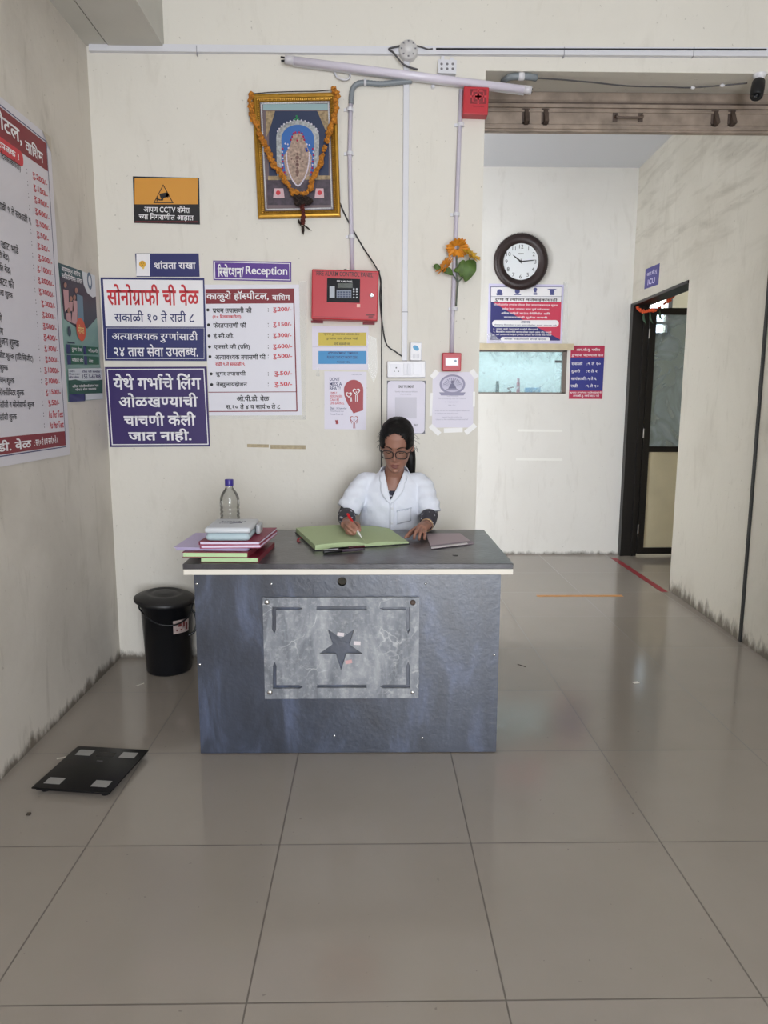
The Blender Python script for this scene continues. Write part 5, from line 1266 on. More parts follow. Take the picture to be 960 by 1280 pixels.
def flower(c, axis, R, mp, seed, inner=.32, disc=True):
    rr = random.Random(seed); axis = Vector(axis).normalized(); x, y = frame_at(axis); bm = NEW()
    for layer in range(2):
        n_ = 15
        for i in range(n_):
            a = 2 * math.pi * (i + .5 * layer) / n_ + rr.uniform(-.1, .1); ln = R * rr.uniform(.85, 1.1); wd = R * .17; dr = math.cos(a) * x + math.sin(a) * y; sd = axis.cross(dr)
            lift_ = rr.uniform(.02, .35) + .15 * layer; row = []
            for k_, (s_, w_) in enumerate(((.22, .5), (.5, 1.0), (.8, .8), (1.0, .05))):
                cc = c + dr * ln * s_ + axis * (ln * lift_ * s_ * (1.15 - .5 * s_)); row.append((bm.verts.new(cc - sd * wd * w_), bm.verts.new(cc + axis * .003), bm.verts.new(cc + sd * wd * w_)))
            for p, q in zip(row, row[1:]):
                bm.faces.new((p[0], p[1], q[1], q[0])); bm.faces.new((p[1], p[2], q[2], q[1]))
    h_ = in_parent(obj('flower_head', bm, mp), t)
    bm = NEW(); Mx = Matrix.Translation(c + axis * .004) @ axis.to_track_quat('Z', 'Y').to_matrix().to_4x4()
    lathe(bm, [(R * inner, -.004), (R * inner, .004), (R * inner * .7, .010), (0, .012)], 18, Mx); o = obj('seed_disc', bm, mat('dark_brown_disc', '#3a1d12', .9)); o.parent = h_; o.matrix_parent_inverse = h_.matrix_parent_inverse.copy()
    return h_
M_PO = mat('orange_petals', '#d98a1f', .6, noise=.35, nscale=25); M_PY = mat('yellow_petals', '#cfa226', .6, noise=.3, nscale=25)
flower(SF(330, 150, .06), (.0, -.62, -.6), .056, M_PO, 1); flower(SF(462, 232, .05), (.55, -.45, .75), .052, M_PY, 2); flower(SF(215, 345, .055), (-.62, -.35, .45), .050, M_PO, 3)
def leafm(pts, wd, name='leaf'):
    P = spline(pts, 5); bm = NEW(); rows = []
    for i, p in enumerate(P):
        s_ = i / (len(P) - 1); w_ = wd * math.sin(math.pi * min(1, s_ * .92 + .06)) ** .8; d = (P[min(i + 1, len(P) - 1)] - P[max(i - 1, 0)]).normalized(); sd = d.cross(Vector((0, -1, 0))).normalized()
        rows.append((bm.verts.new(p - sd * w_ + Vector((0, .006, 0))), bm.verts.new(p + Vector((0, -.004, 0))), bm.verts.new(p + sd * w_ + Vector((0, .004, 0)))))
    for p, q in zip(rows, rows[1:]): bm.faces.new((p[0], p[1], q[1], q[0])); bm.faces.new((p[1], p[2], q[2], q[1]))
    return in_parent(obj(name, bm, M_LEAF, None, True), t)
leafm([SF(510, 290, .04), SF(455, 360, .06), SF(415, 495, .05)], .036); leafm([SF(395, 280, .05), SF(390, 350, .055), SF(370, 450, .05)], .024); leafm([SF(185, 385, .05), SF(240, 385, .055), SF(290, 430, .045)], .018); leafm([SF(95, 345, .05), SF(130, 345, .055), SF(175, 375, .05)], .014); leafm([SF(300, 385, .045), SF(340, 375, .05), SF(385, 340, .05)], .013)

# ================================================================= FAR WALL
f = crop(605, 350, 8.727)
S = Face('treatment_notice', C(f, (38, 45), (868, 45), (848, 712), (45, 692)), plane_far, .002, mat('lavender_paper', '#cfcbe6', .5), 'blue and red diagonal notice partly covered by the clock', 'notice')
S.multi('white_panel', [C(f, (78, 78), (848, 78), (842, 242), (76, 242))], M_WHITE); S.multi('navy_panel', [C(f, (72, 240), (842, 240), (828, 662), (66, 655))], mat('royal_navy_print', '#27286b', .5)); S.multi('red_panel', [C(f, (100, 246), (842, 240), (830, 648), (640, 548), (380, 410))], mat('crimson_print', '#c43450', .5))
S.multi('rule', [C(f, (74, 72), (852, 72), (852, 77), (74, 77)), C(f, (847, 72), (853, 72), (847, 240), (841, 240)), C(f, (70, 72), (76, 72), (74, 245), (68, 245)), C(f, (76, 180), (845, 180), (845, 184), (76, 184))], M_NAVYS)
S.texts([('रुग्ण व त्यांच्या नातेवाईकांसाठी', (*f(115, 193), *f(800, 240)))], M_BLACKP, w=2)
S.texts([('योजनेअंतर्गत रुग्णांना मोफत सेवा उपचाराबाबत एक सूचना', (*f(105, 258), *f(805, 289))), ('तसेच दिला जाणारा लाभ पूर्ण पणे घ्यावा', (*f(195, 305), *f(710, 336))), ('अधिक माहिती काउंटर येथे मिळेल आणि', (*f(185, 350), *f(720, 381))), ('कागदपत्रांची पूर्तता करावी', (*f(215, 395), *f(690, 424)))], M_WHITE, w=1)
def pill(x0, y0, x1, y1):
    r = (y1 - y0) / 2; o = []
    for cx, a0 in ((x1 - r, -90), (x0 + r, 90)): o += [f(cx + r * math.cos(math.radians(a0 + 15 * q)), y0 + r + r * math.sin(math.radians(a0 + 15 * q))) for q in range(13)]
    return o
S.multi('white_pill', [pill(88, 438, 815, 512), pill(180, 622, 720, 666)], M_WHITE)
S.texts([('आवश्यक', (*f(400, 448), *f(505, 474))), ('ओळखपत्र शिधापत्रिका व इतर कागदपत्रे सोबत आणणे आवश्यक आहे', (*f(105, 483), *f(790, 502))), ('अधिक माहितीसाठी संपर्क करावा', (*f(215, 632), *f(680, 658)))], M_NAVYS, w=1)
S.texts([('१. आधार कार्ड, रेशन कार्ड व फोटो घेऊन यावे', (*f(100, 525), *f(590, 547))), ('२. वैद्यकीय तपासणीचे कागद सोबत ठेवावे तसेच नोंद करावी', (*f(100, 556), *f(735, 579))), ('३. सर्व उपचारांची माहिती रुग्णास देण्यात येते त्याची नोंद घ्यावी', (*f(100, 588), *f(735, 611)))], M_WHITE, w=1)
def emb(cx, cy, kind):
    if kind == 0: return [circle_pts(*f(cx, cy - 8), 3.2, 16), C(f, (cx - 38, cy + 10), (cx - 20, cy + 5), (cx, cy + 18), (cx + 20, cy + 5), (cx + 38, cy + 10), (cx + 30, cy + 30), (cx - 30, cy + 30))]
    if kind == 1: return [circle_pts(*f(cx, cy - 12), 3.2, 18), C(f, (cx - 40, cy + 20), (cx + 40, cy + 20), (cx + 40, cy + 30), (cx - 40, cy + 30))]
    if kind == 2: return [circle_pts(*f(cx, cy - 20), 2.4, 12), C(f, (cx - 10, cy - 5), (cx + 10, cy - 5), (cx + 14, cy + 12), (cx - 14, cy + 12)), C(f, (cx - 20, cy + 18), (cx + 20, cy + 18), (cx + 20, cy + 38), (cx - 20, cy + 38))]
    return [C(f, (cx - 55, cy - 30), (cx + 55, cy - 30), (cx + 30, cy - 18), (cx - 30, cy - 18)), circle_pts(*f(cx, cy), 3.0, 14), C(f, (cx - 35, cy + 22), (cx + 35, cy + 22), (cx + 20, cy + 38), (cx - 20, cy + 38))]
S.multi('emblem', sum([emb(168, 138, 0), emb(362, 135, 1), emb(558, 125, 2), emb(740, 128, 3)], []), mat('slate_blue_print', '#4b4f86', .5))
S.multi('clear_tape', [C(f, (5, 590), (80, 575), (220, 690), (200, 720), (60, 690))], M_CLEAR); S.multi('clear_lamination', [C(f, (868, 20), (915, 20), (915, 712), (848, 712))], M_CLEAR, k=0)
f = crop(705, 425, 16)
S = Face('visiting_hours_sign', C(f, (135, 115), (815, 112), (760, 1182), (98, 1175)), plane_far, .003, mat('crimson_vinyl', '#b1274a', .45), 'navy visiting hours sign with red top and bottom bands beside the sliding window', 'sign')
S.poly('navy_panel', C(f, (126, 350), (803, 348), (768, 1015), (104, 1012)), mat('blue_vinyl', '#262c80', .45))
S.texts([('आय.सी.यु. मधील', (*f(240, 160), *f(720, 235))), ('रुग्णांना भेटण्याची वेळ', (*f(150, 278), *f(785, 340))), ('सकाळी', (*f(150, 435), *f(370, 503))), (':९ ते १०', (*f(455, 435), *f(728, 505))), ('दुपारी', (*f(145, 585), *f(320, 665))), (':१ ते २', (*f(445, 585), *f(662, 655))), ('सायंकाळी', (*f(140, 732), *f(430, 803))), (':५ ते ६', (*f(455, 732), *f(645, 805))), ('रात्री', (*f(130, 875), *f(270, 948))), (':९ ते १०', (*f(430, 878), *f(692, 950))),
         ('कृपया रुग्णांच्या नातेवाईकांनी', (*f(110, 1028), *f(750, 1078))), ('आय.सी.यु. मध्ये जाऊ नये', (*f(175, 1088), *f(700, 1148)))], M_WHITE, w=1)
# clock
c = on_y(651.3, 326.9, YC - .03); R_ = (on_y(685.4, 326.9, YC - .03) - on_y(617.2, 326.9, YC - .03)).x / 2
t = empty('wall_clock', (c.x, YC, c.z), 'round clock with wide dark brown ribbed rim and white dial', 'clock')
Mx = Matrix.Rotation(math.pi / 2, 4, 'X')
bm = NEW(); lathe(bm, [(0, .003), (R_ * .9, .003), (R_ * .98, .012), (R_, .02), (R_ * .97, .034), (R_ * .88, .046), (R_ * .76, .046), (R_ * .68, .036), (R_ * .645, .03), (R_ * .64, .022)], 72, Mx)
obj('case', bm, mat('dark_brown_case', '#2a1b1a', .4, noise=.2, nscale=50), t, True)
bm = NEW()
for i in range(90):
    a = 2 * math.pi * i / 90
    for (rq, zq, sz) in ((.985, .030, .010), (.90, .044, .006)): 
        bmesh.ops.create_icosphere(bm, subdivisions=1, radius=1, matrix=Mx @ Matrix.Translation((R_ * rq * math.cos(a), R_ * rq * math.sin(a), zq)) @ Matrix.Rotation(a, 4, 'Z') @ Matrix.Diagonal((sz, .004, .004, 1)))
obj('rim_ribs', bm, mat('dark_brown_case'  , '#2a1b1a'), t)
bm = NEW(); lathe(bm, [(R_ * .655, .024), (0, .0241)], 64, Mx)
dial = obj('dial', bm, mat('white_dial', '#dfe3e6', .4), t)
VV, FF = [], []
for hnum in range(1, 13):
    a = math.pi / 2 - hnum * math.pi / 6; V, F = compose(str(hnum), 0); xs = [p[0] for p in V]; ys = [p[1] for p in V]; mx, my = (max(xs) + min(xs)) / 2, (max(ys) + min(ys)) / 2; s_ = R_ * .20; kk = len(VV)
    VV += [(R_ * .53 * math.cos(a) + (p[0] - mx) * s_, -.0246, R_ * .53 * math.sin(a) + (p[1] - my) * s_) for p in V]; FF += [tuple(i + kk for i in q) for q in F]
me = bpy.data.meshes.new('numerals'); me.from_pydata(VV, [], FF); obj('numerals', me, M_BLACKP, dial)
V, F = compose('AJANTA', 0); bm = NEW()
for i in range(5): box(bm, (-.022 + i * .009, -.0246, R_ * .26), (-.015 + i * .009, -.0243, R_ * .30))
obj('maker_mark', bm, mat('grey_print', '#6d6d70'), dial)
def hand_(name, ang, ln, tail, wd, z):
    bm = NEW(); a = math.radians(ang); u = Vector((math.cos(a), 0, math.sin(a))); v = Vector((-math.sin(a), 0, math.cos(a))); y = Vector((0, -z, 0)); y2 = Vector((0, -z - .0015, 0))
    P = [u * -tail - v * wd * .5, u * -tail * .3 - v * wd, u * ln * .75 - v * wd * .7, u * ln, u * ln * .75 + v * wd * .7, u * -tail * .3 + v * wd, u * -tail + v * wd * .5]
    hexa(bm, [p + y for p in P], [p + y2 for p in P]); obj(name, bm, M_BLACKP, t)
hand_('hour_hand', 90 - (10 * 30 + 7) , R_ * .40, R_ * .05, R_ * .028, .026); hand_('minute_hand', 90 - 14 * 6, R_ * .57, R_ * .08, R_ * .022, .029); hand_('second_hand', 90 - 29.2 * 6, R_ * .09, R_ * .10, R_ * .010, .032)
bm = NEW(); lathe(bm, [(.010, .025), (.010, .034), (0, .036)], 16, Mx); obj('hub', bm, M_BLACKP, t, True)
# tape remnants on the far wall
for (a, b, lb) in (((647, 536.5), (703, 540), 'upper of two thin white tape strips on the far wall below the window'), ((645, 572.5), (703, 576), 'lower of two thin white tape strips on the far wall below the window')):
    Face('tape_remnant', [a, (b[0], a[1] + .6), b, (a[0], b[1] - .6)], plane_far, .001, mat('white_tape', '#e6e5e0', .4), lb, 'tape')
# notice beside the door, on the right wall
_c0 = 2.125 - .0435 * 3.675
def plane_right(px, py):
    d = ray(px, py); return Vector((0, 0, CAMH)) + d * (_c0 / (d.x - .0435 * d.y))
f = crop(780, 310, 9.844)
S = Face('ward_sign', C(f, (268, 262), (438, 190), (426, 446), (255, 508)), plane_right, .003, mat('indigo_vinyl', '#34307f', .45), 'small indigo ward sign on the right wall above the open door', 'sign')
S.texts([('आय.सी.यु', (-S.w * .36, S.h * .04, S.w * .36, S.h * .32)), ('ICU', (-S.w * .26, -S.h * .36, S.w * .26, -S.h * .08))], mat('lilac_white_print', '#cfcbe8', .5), w=1, local=True)
# orange toran strung across the door head
def DP(x, y, yy): return on_y(*f(x, y), yy)
t = empty('door_garland', DP(300, 770, YC - .10), 'orange flower string with green leaves hung across the open door head', 'garland')
rr = random.Random(4); yA = YC - .11
M_TOR = mat('bright_orange_flowers', '#d4552a', .8, noise=.3, nscale=60)
string([DP(165, 735, yA), DP(205, 775, yA - .02), DP(270, 780, yA - .05), DP(360, 765, yA - .08), DP(400, 755, yA - .10)], .013, .013, rr, M_TOR, 'flower_string')
string([DP(400, 755, yA - .10), DP(450, 725, yA - .12), DP(510, 680, yA - .15), DP(560, 630, yA - .2)], .014, .009, rr, mat('dull_red_flowers', '#a5452c', .8, noise=.3, nscale=60), 'flower_string')
string([DP(550, 650, yA - .2), DP(575, 610, yA - .22), DP(600, 590, yA - .25)], .015, .016, rr, M_TOR, 'flower_string')
M_TL = mat('dark_green_leaf', '#3f5a45', .6)
for (x0, y0, x1, y1) in ((240, 800, 275, 940), (320, 800, 360, 935), (440, 770, 475, 895)):
    a, b = DP(x0, y0, yA - .05), DP(x1, y1, yA - .05); bm = NEW(); mid = (a + b) / 2 + Vector((-.012, -.01, -.01)); P = spline([a, mid, b], 4); rows = []
    for i, p in enumerate(P):
        s_ = i / (len(P) - 1); w_ = .010 * math.sin(math.pi * (.08 + .9 * s_)); rows.append((bm.verts.new(p + Vector((-w_, 0, 0))), bm.verts.new(p + Vector((0, -.004, 0))), bm.verts.new(p + Vector((w_, 0, 0)))))
    for p, q in zip(rows, rows[1:]): bm.faces.new((p[0], p[1], q[1], q[0])); bm.faces.new((p[1], p[2], q[2], q[1]))
    in_parent(obj('mango_leaf', bm, M_TL, None, True), t)

# ================================================================= RATE BOARD AND POSTER ON THE LEFT WALL
y0, y1, z0, z1 = 2.20, 3.25, 1.132, 2.463
S = Face('rate_board', [Vector((XL, y0, z1)), Vector((XL, y1, z1)), Vector((XL, y1, z0)), Vector((XL, y0, z0))], plane_left, .004, mat('white_board_vinyl', '#cfccd3', .45), 'large white rate board with dark red bands on the scuffed side wall', 'board', off=.0012)
def lb(y, z): q = S.Mi @ Vector((XL, y, z)); return (q.x, q.y)
def lrect(name, ya, za, yb, zb, m): return S.multi(name, [[lb(ya, za), lb(yb, za), lb(yb, zb), lb(ya, zb)]], m, local=True)
lrect('heading_band', 2.28, 2.315, 3.206, 2.425, M_DRED); lrect('foot_band', 2.28, 1.176, 3.206, 1.238, M_DRED)
S.multi('blue_rule', [[lb(a, b), lb(c, b), lb(c, d), lb(a, d)] for a, b, c, d in ((2.276, 2.43, 3.21, 2.434), (3.206, 1.172, 3.21, 2.434), (2.276, 1.168, 3.21, 1.172), (2.276, 1.172, 2.28, 2.434))], M_NAVYS, local=True)
pr_ = []; (xa, ya), (xb, yb) = lb(2.36, 2.262), lb(2.985, 2.318); r_ = .022
for cx, cy, a0 in ((xb - r_, yb - r_, 0), (xa + r_, yb - r_, 90), (xa + r_, ya + r_, 180), (xb - r_, ya + r_, 270)): pr_ += [(cx + r_ * math.cos(math.radians(a0 + q * 22.5)), cy + r_ * math.sin(math.radians(a0 + q * 22.5))) for q in range(5)]
S.multi('red_pill', [pr_], mat('bright_red_print', '#c5303c', .5), local=True)
def lt(st, ya, zc, yb, h_): a = lb(ya, zc - h_ / 2); b = lb(yb, zc + h_ / 2); return (st, (a[0], a[1], b[0], b[1]))
S.texts([lt('काळुशे हॉस्पीटल,', 2.36, 2.372, 2.985, .085), lt('वाशिम', 3.01, 2.36, 3.165, .055), lt('विविध शुल्काचे दरपत्रक !', 2.45, 2.29, 2.95, .038), lt('ओ.पी.डी. वेळ', 2.40, 1.207, 2.885, .042), lt(': स.१० ते ४ व सायं.७ ते ८', 2.91, 1.207, 3.13, .036)], M_WHITE, w=2, local=True)
prices = ['200/-', '150/-', '300/-', '600/-', '500/-', '50/-', '50/-', '500/-', '1000/-', '2000/-', '3000/-', '300/-', '200/-', '500/-', '400/-', '300/-', '500/-', '1000/-', '1000/-', '1500/-', '50/-', 'A', 'A']
zrow = [2.257 + (1.269 - 2.257) * i / 22 for i in range(23)]
S.texts([lt('रु.' + p if p != 'A' else 'As Per Test', 3.055 if len(p) < 6 else 3.04, z, (3.165 if len(p) < 5 else 3.185) if p != 'A' else 3.195, .029) for p, z in zip(prices, zrow)], M_RED, w=1, local=True)
items = [('प्रथम तपासणी फी (१० दिवसाकरीता)', (23.4, 212)), ('फेरतपासणी फी', None), ('ई.सी.जी.', None), ('एक्सरे फी (प्रति)', None), ('अत्यावश्यक तपासणी फी रात्री ९ ते सकाळी ९', (36.5, 278)), ('शुगर तपासणी', None), ('नेब्युलायझेशन', None), ('जनरल वार्ड खाट भाडे', (22, 330)), ('स्पेशल रुम (प्रति बेड)', (10, 343)), ('सेमी स्पेशल (प्रति बेड)', (12, 358)), ('डॉक्टर फी', (16, 374)), ('देखरेख शुल्क', (15, 389)), ('ड्रेसिंग', None), ('टाके घालणे', (1.5, 416)), ('टाके काढणे व ड्रेसिंग', (3, 432)), ('ब्लड ट्रान्सफ्युजन शुल्क', (23, 449)), ('डॉक्टर व्हिजीट शुल्क (प्रति व्हिजीट)', (40, 466)), ('मॉनिटर शुल्क', (9, 479)), ('ऑक्सीजन शुल्क', (17, 494)), ('पल्स ऑक्सीमिटर शुल्क', (29, 509)), ('पॅथॉलॉजी व सोनोग्राफी शुल्क', (42, 522)), ('रेडिओलॉजी शुल्क', (20, 539)), ('इतर तपासणी', None)]
rows_ = []
for (st, e), z in zip(items, zrow):
    V, F = compose(st, 1); xs = [p[0] for p in V]; ys = [p[1] for p in V]; Wn = (max(xs) - min(xs)) / (max(ys) - min(ys)) * .036
    if e: ye = plane_left(*e).y; ys_ = max(2.33, ye - Wn)
    else: ys_ = 2.35; ye = min(2.70, ys_ + Wn)
    rows_.append(lt(st, ys_, z - .004, ye, .036))
S.texts(rows_ + [lt(':', 3.005, z, 3.009, .018) for z in zrow], M_BLACKP, w=1, local=True)
S.multi('bullet', [circle_pts(*lb(2.315, z), .008, 10) for z in zrow], M_BLACKP, local=True)
S.multi('torn_tape', [[lb(3.17, 2.463), lb(3.248, 2.463), lb(3.248, 2.40), lb(3.22, 2.42)]], mat('dirty_tape', '#b7ad9e', .6), local=True)
f = crop(66, 320, 6.737)
S = Face('health_poster', C(f, (40, 55), (350, 165), (412, 1205), (125, 1230)), plane_left, .0015, mat('teal_poster_print', '#7f9f97', .45), 'green and teal health scheme poster with group portrait near the room corner', 'poster')
S.multi('photo_area', [C(f, (40, 55), (350, 165), (368, 520), (290, 610), (190, 600), (92, 530))], mat('dark_plum_photo', '#2f2c3c', .5))
S.multi('green_header', [C(f, (40, 55), (240, 125), (240, 210), (55, 170))], mat('deep_teal_print', '#1f4a52', .5))
S.multi('white_corner', [C(f, (240, 127), (350, 165), (360, 340), (330, 350), (285, 310), (255, 240))], mat('pale_print', '#cfd3d8', .5))
cx_, cy_ = S.loc(f(305, 210)); S.multi('round_seal', [circle_pts(cx_, cy_, .03, 20, .04)], mat('blue_grey_seal', '#54697f', .5), local=True)
S.multi('seal_centre', [circle_pts(cx_, cy_, .017, 16, .024)], mat('pale_print', '#cfd3d8'), local=True)
M_SK = mat('printed_skin', '#9b705e', .5)
heads = [(97, 245), (145, 360), (190, 290), (175, 350), (128, 460)]
S.multi('group_clothes', [C(f, (80, 280), (125, 290), (130, 430), (95, 470)), C(f, (130, 385), (165, 385), (170, 470), (130, 460)), C(f, (165, 370), (200, 380), (200, 580), (150, 560)), C(f, (105, 480), (145, 480), (150, 560), (110, 540))], mat('printed_pink_cloth', '#b98f90', .5))
S.multi('group_clothes_blue', [C(f, (195, 320), (245, 340), (255, 560), (205, 560))], mat('printed_blue_cloth', '#5f7f92', .5))
S.multi('group_faces', [[f(x + 13 * math.cos(a_), y + 22 * math.sin(a_)) for a_ in [2 * math.pi * i / 14 for i in range(14)]] for x, y in heads], M_SK)
cx_, cy_ = S.loc(f(230, 620)); S.multi('orange_disc', [circle_pts(cx_, cy_, .055, 24, .052)], mat('orange_red_print', '#cc5433', .5), local=True)
S.texts([('मोफत', (cx_ - .035, cy_ - .02, cx_ + .035, cy_ + .022))], mat('pale_yellow_text', '#e6c77d', .5), w=2, local=True)
cx2, cy2 = S.loc(f(130, 635)); S.multi('small_seal', [circle_pts(cx2, cy2, .018, 12, .022), [(cx2 - .03, cy2 - .045), (cx2 + .05, cy2 - .045), (cx2 + .05, cy2 - .052), (cx2 - .03, cy2 - .052)]], mat('dark_slate_print', '#2d3a4a', .5), local=True)
S.multi('green_box', [C(f, (112, 745), (240, 755), (243, 825), (115, 822)), C(f, (250, 760), (372, 768), (374, 832), (252, 828)), C(f, (116, 835), (246, 838), (248, 912), (120, 914)), C(f, (258, 842), (378, 850), (381, 915), (262, 914))], mat('green_print', '#1f5f45', .5))
S.multi('navy_tab', [C(f, (103, 743), (135, 746), (138, 824), (106, 820)), C(f, (245, 758), (270, 760), (272, 830), (248, 826)), C(f, (108, 833), (140, 835), (142, 914), (112, 914)), C(f, (252, 842), (277, 844), (280, 915), (256, 914))], M_NAVYS)
S.multi('white_band', [C(f, (118, 950), (395, 942), (405, 1045), (122, 1045))], mat('pale_print', '#cfd3d8')); S.multi('green_wave', [C(f, (120, 1048), (180, 1040), (250, 1060), (330, 1050), (408, 1040), (408, 1160), (124, 1165))], mat('deep_green_print', '#1d4f40', .5)); S.multi('navy_foot', [C(f, (124, 1165), (258, 1160), (260, 1222), (126, 1230))], M_NAVYS); S.multi('white_foot', [C(f, (262, 1160), (408, 1155), (410, 1203), (264, 1212))], mat('pale_print', '#cfd3d8'))
def pt(st, x0, y0, x1, y1): a = S.loc(f(x0, (y0 + y1) / 2)); b = S.loc(f(x1, (y0 + y1) / 2)); c = S.loc(f((x0 + x1) / 2, y0)); d = S.loc(f((x0 + x1) / 2, y1)); return (st, (a[0], d[1], b[0], c[1]))
S.texts([pt('आयुष्यमान आरोग्य', 60, 100, 215, 165), pt('सर्वांसाठी मोफत उपचार', 62, 155, 228, 210), pt('रुग्ण सेवा', 145, 765, 232, 812), pt('नोंदणी', 285, 780, 365, 815), pt('माहिती केंद्र', 148, 858, 243, 895), pt('सेवा', 290, 865, 325, 900), pt('अधिक माहितीसाठी संपर्क करा', 150, 1080, 372, 1108), pt('मोफत सेवा उपलब्ध', 175, 1108, 352, 1132)], M_WHITE, w=1, local=True)
S.texts([pt('आरोग्य', 122, 962, 170, 978), pt('मित्र मदत', 122, 985, 212, 1003), pt('केंद्र सेवा', 122, 1010, 208, 1030), pt('टोल फ्री क्रमांक', 232, 962, 385, 982), pt('155 1-65388', 235, 998, 388, 1032)], M_NAVYS, w=1, local=True)
# ================================================================= THE WOMAN AT THE DESK
from mathutils.bvhtree import BVHTree
def eval_mesh(o):
    bpy.context.view_layer.update()
    return bpy.data.meshes.new_from_object(o.evaluated_get(bpy.context.evaluated_depsgraph_get()))
def fuse(name, bm, voxel, m, smooth=6, fac=.5):
    """one continuous skin over all the pieces"""
    bmesh.ops.recalc_face_normals(bm, faces=bm.faces)
    o = obj(name, bm, None); md = o.modifiers.new('r', 'REMESH'); md.mode = 'VOXEL'; md.voxel_size = voxel
    ms = o.modifiers.new('s', 'SMOOTH'); ms.factor = fac; ms.iterations = smooth
    me = eval_mesh(o); o.modifiers.clear(); o.data = me; me.materials.clear(); me.materials.append(m)
    for p in me.polygons: p.use_smooth = True
    return o
def rings(bm, rs, seg=28, pw=1.0):
    R_ = []
    for (x, y, z, rx, ry) in rs:
        R_.append([bm.verts.new((x + rx * math.copysign(abs(math.cos(a)) ** pw, math.cos(a)), y + ry * math.copysign(abs(math.sin(a)) ** pw, math.sin(a)), z)) for a in [2 * math.pi * i / seg for i in range(seg)]])
    for a, b in zip(R_, R_[1:]):
        for i in range(seg): j = (i + 1) % seg; bm.faces.new((a[i], a[j], b[j], b[i]))
    bm.faces.new(R_[0][::-1]); bm.faces.new(R_[-1]); return bm
def thicken(bm, t):
    bm.normal_update(); V0 = bm.verts[:]; F0 = bm.faces[:]; edge = [e for e in bm.edges if len(e.link_faces) == 1]
    dup = {v: bm.verts.new(v.co - v.normal * t) for v in V0}
    for e in edge:
        a, b = e.verts; f_ = e.link_faces[0]; vs = list(f_.verts); i = vs.index(a)
        if vs[(i + 1) % len(vs)] is b: a, b = b, a
        bm.faces.new((a, b, dup[b], dup[a]))
    for f_ in F0: bm.faces.new([dup[v] for v in reversed(f_.verts)])
    bm.normal_update()
woman = empty('person', (.10, 3.5, 0), 'seated woman in white short sleeved coat and glasses writing with a red pen', 'person')
SKIN = mat('brown_skin', '#986d5c', .5, noise=.08, nscale=30)
HAIRM = mat('black_hair', '#0b090a', .45, spec=.25, bump=.25, bscale=220)
COATM = mat('white_coat_cotton', '#dfe3ee', .8, bump=.25, bscale=26)
KUR = bpy.data.materials.new('printed_navy_cotton'); KUR.use_nodes = True; k = NB(KUR); bs = KUR.node_tree.nodes['Principled BSDF']; bs.inputs['Roughness'].default_value = .8
tcx = k.n('ShaderNodeTexCoord').outputs['Object']
vo = k.n('ShaderNodeTexVoronoi'); vo.inputs['Scale'].default_value = 38; mpn = k.n('ShaderNodeMapping'); mpn.inputs['Scale'].default_value = (1, .45, 1.6); mpn.inputs['Rotation'].default_value = (0, .7, .4); k.l(tcx, mpn.inputs[0]); k.l(mpn.outputs[0], vo.inputs['Vector'])
k.l(k.mix(k.ramp(vo.outputs['Distance'], [(.20, 1), (.28, 0)]), '#34323e', '#b9b9c4'), bs.inputs['Base Color'])
HC = Vector((.1165, 3.383, 1.170))
HR = Matrix.Rotation(math.radians(-9), 4, 'Z') @ Matrix.Rotation(math.radians(22), 4, 'X') @ Matrix.Rotation(math.radians(2), 4, 'Y')
HM = Matrix.Translation(HC) @ HR
HZ_ = [-.114, -.108, -.098, -.082, -.060, -.035, -.010, .015, .040, .065, .088, .104, .113]
HW_ = [.014, .028, .039, .049, .057, .063, .067, .069, .070, .067, .056, .038, .012]
HF_ = [.066, .080, .087, .089, .086, .085, .085, .087, .090, .086, .070, .046, .014]
HB_ = [.030, .015, .010, .022, .045, .066, .082, .092, .096, .094, .082, .060, .022]
def hv(z, T): return float(np.interp(z, HZ_, T))
def headpt(z, a, grow=0.0):
    w, f_, b_ = hv(z, HW_), hv(z, HF_), hv(z, HB_)
    c, s_ = math.cos(a), math.sin(a)
    x = (w + grow) * math.copysign(abs(c) ** .92, c)
    y = -(f_ + grow) * abs(s_) ** 1.0 if s_ < 0 else (b_ + grow) * s_
    if s_ < 0: y = -(f_ + grow) * abs(s_) ** .85
    y0 = .028 if z < -.09 else 0
    return Vector((x, y, z + grow * .6 * (z / .11)))
def g2(x, z, cx, cz, sx, sz): return math.exp(-((x - cx) / sx) ** 2 - ((z - cz) / sz) ** 2)
bmh = NEW(); SEG, NZ = 72, 80; RR = []
for j in range(NZ):
    z = -.114 + .227 * j / (NZ - 1); ring = []
    for i in range(SEG):
        p = headpt(z, 2 * math.pi * i / SEG)
        if p.y < 0:
            x = p.x; d = 0
            d += .019 * g2(x, z, 0, -.032, .0105, .012) + .012 * g2(x, z, 0, -.010, .008, .020) + .006 * (g2(x, z, .011, -.036, .007, .007) + g2(x, z, -.011, -.036, .007, .007))
            d -= .010 * (g2(x, z, .030, .004, .016, .011) + g2(x, z, -.030, .004, .016, .011))
            d += .005 * g2(x, z, 0, .026, .05, .010) + .004 * (g2(x, z, .038, -.030, .018, .018) + g2(x, z, -.038, -.030, .018, .018))
            d += .006 * g2(x, z, 0, -.060, .020, .007) + .006 * g2(x, z, 0, -.073, .016, .006) - .004 * g2(x, z, 0, -.0665, .020, .003) - .004 * g2(x, z, 0, -.084, .02, .006) + .006 * g2(x, z, 0, -.100, .016, .011)
            p.y -= d
        ring.append(bmh.verts.new(p))
    RR.append(ring)
for a, b in zip(RR, RR[1:]):
    for i in range(SEG): j = (i + 1) % SEG; bmh.faces.new((a[i], a[j], b[j], b[i]))
bmh.faces.new(RR[0][::-1]); bmh.faces.new(RR[-1])
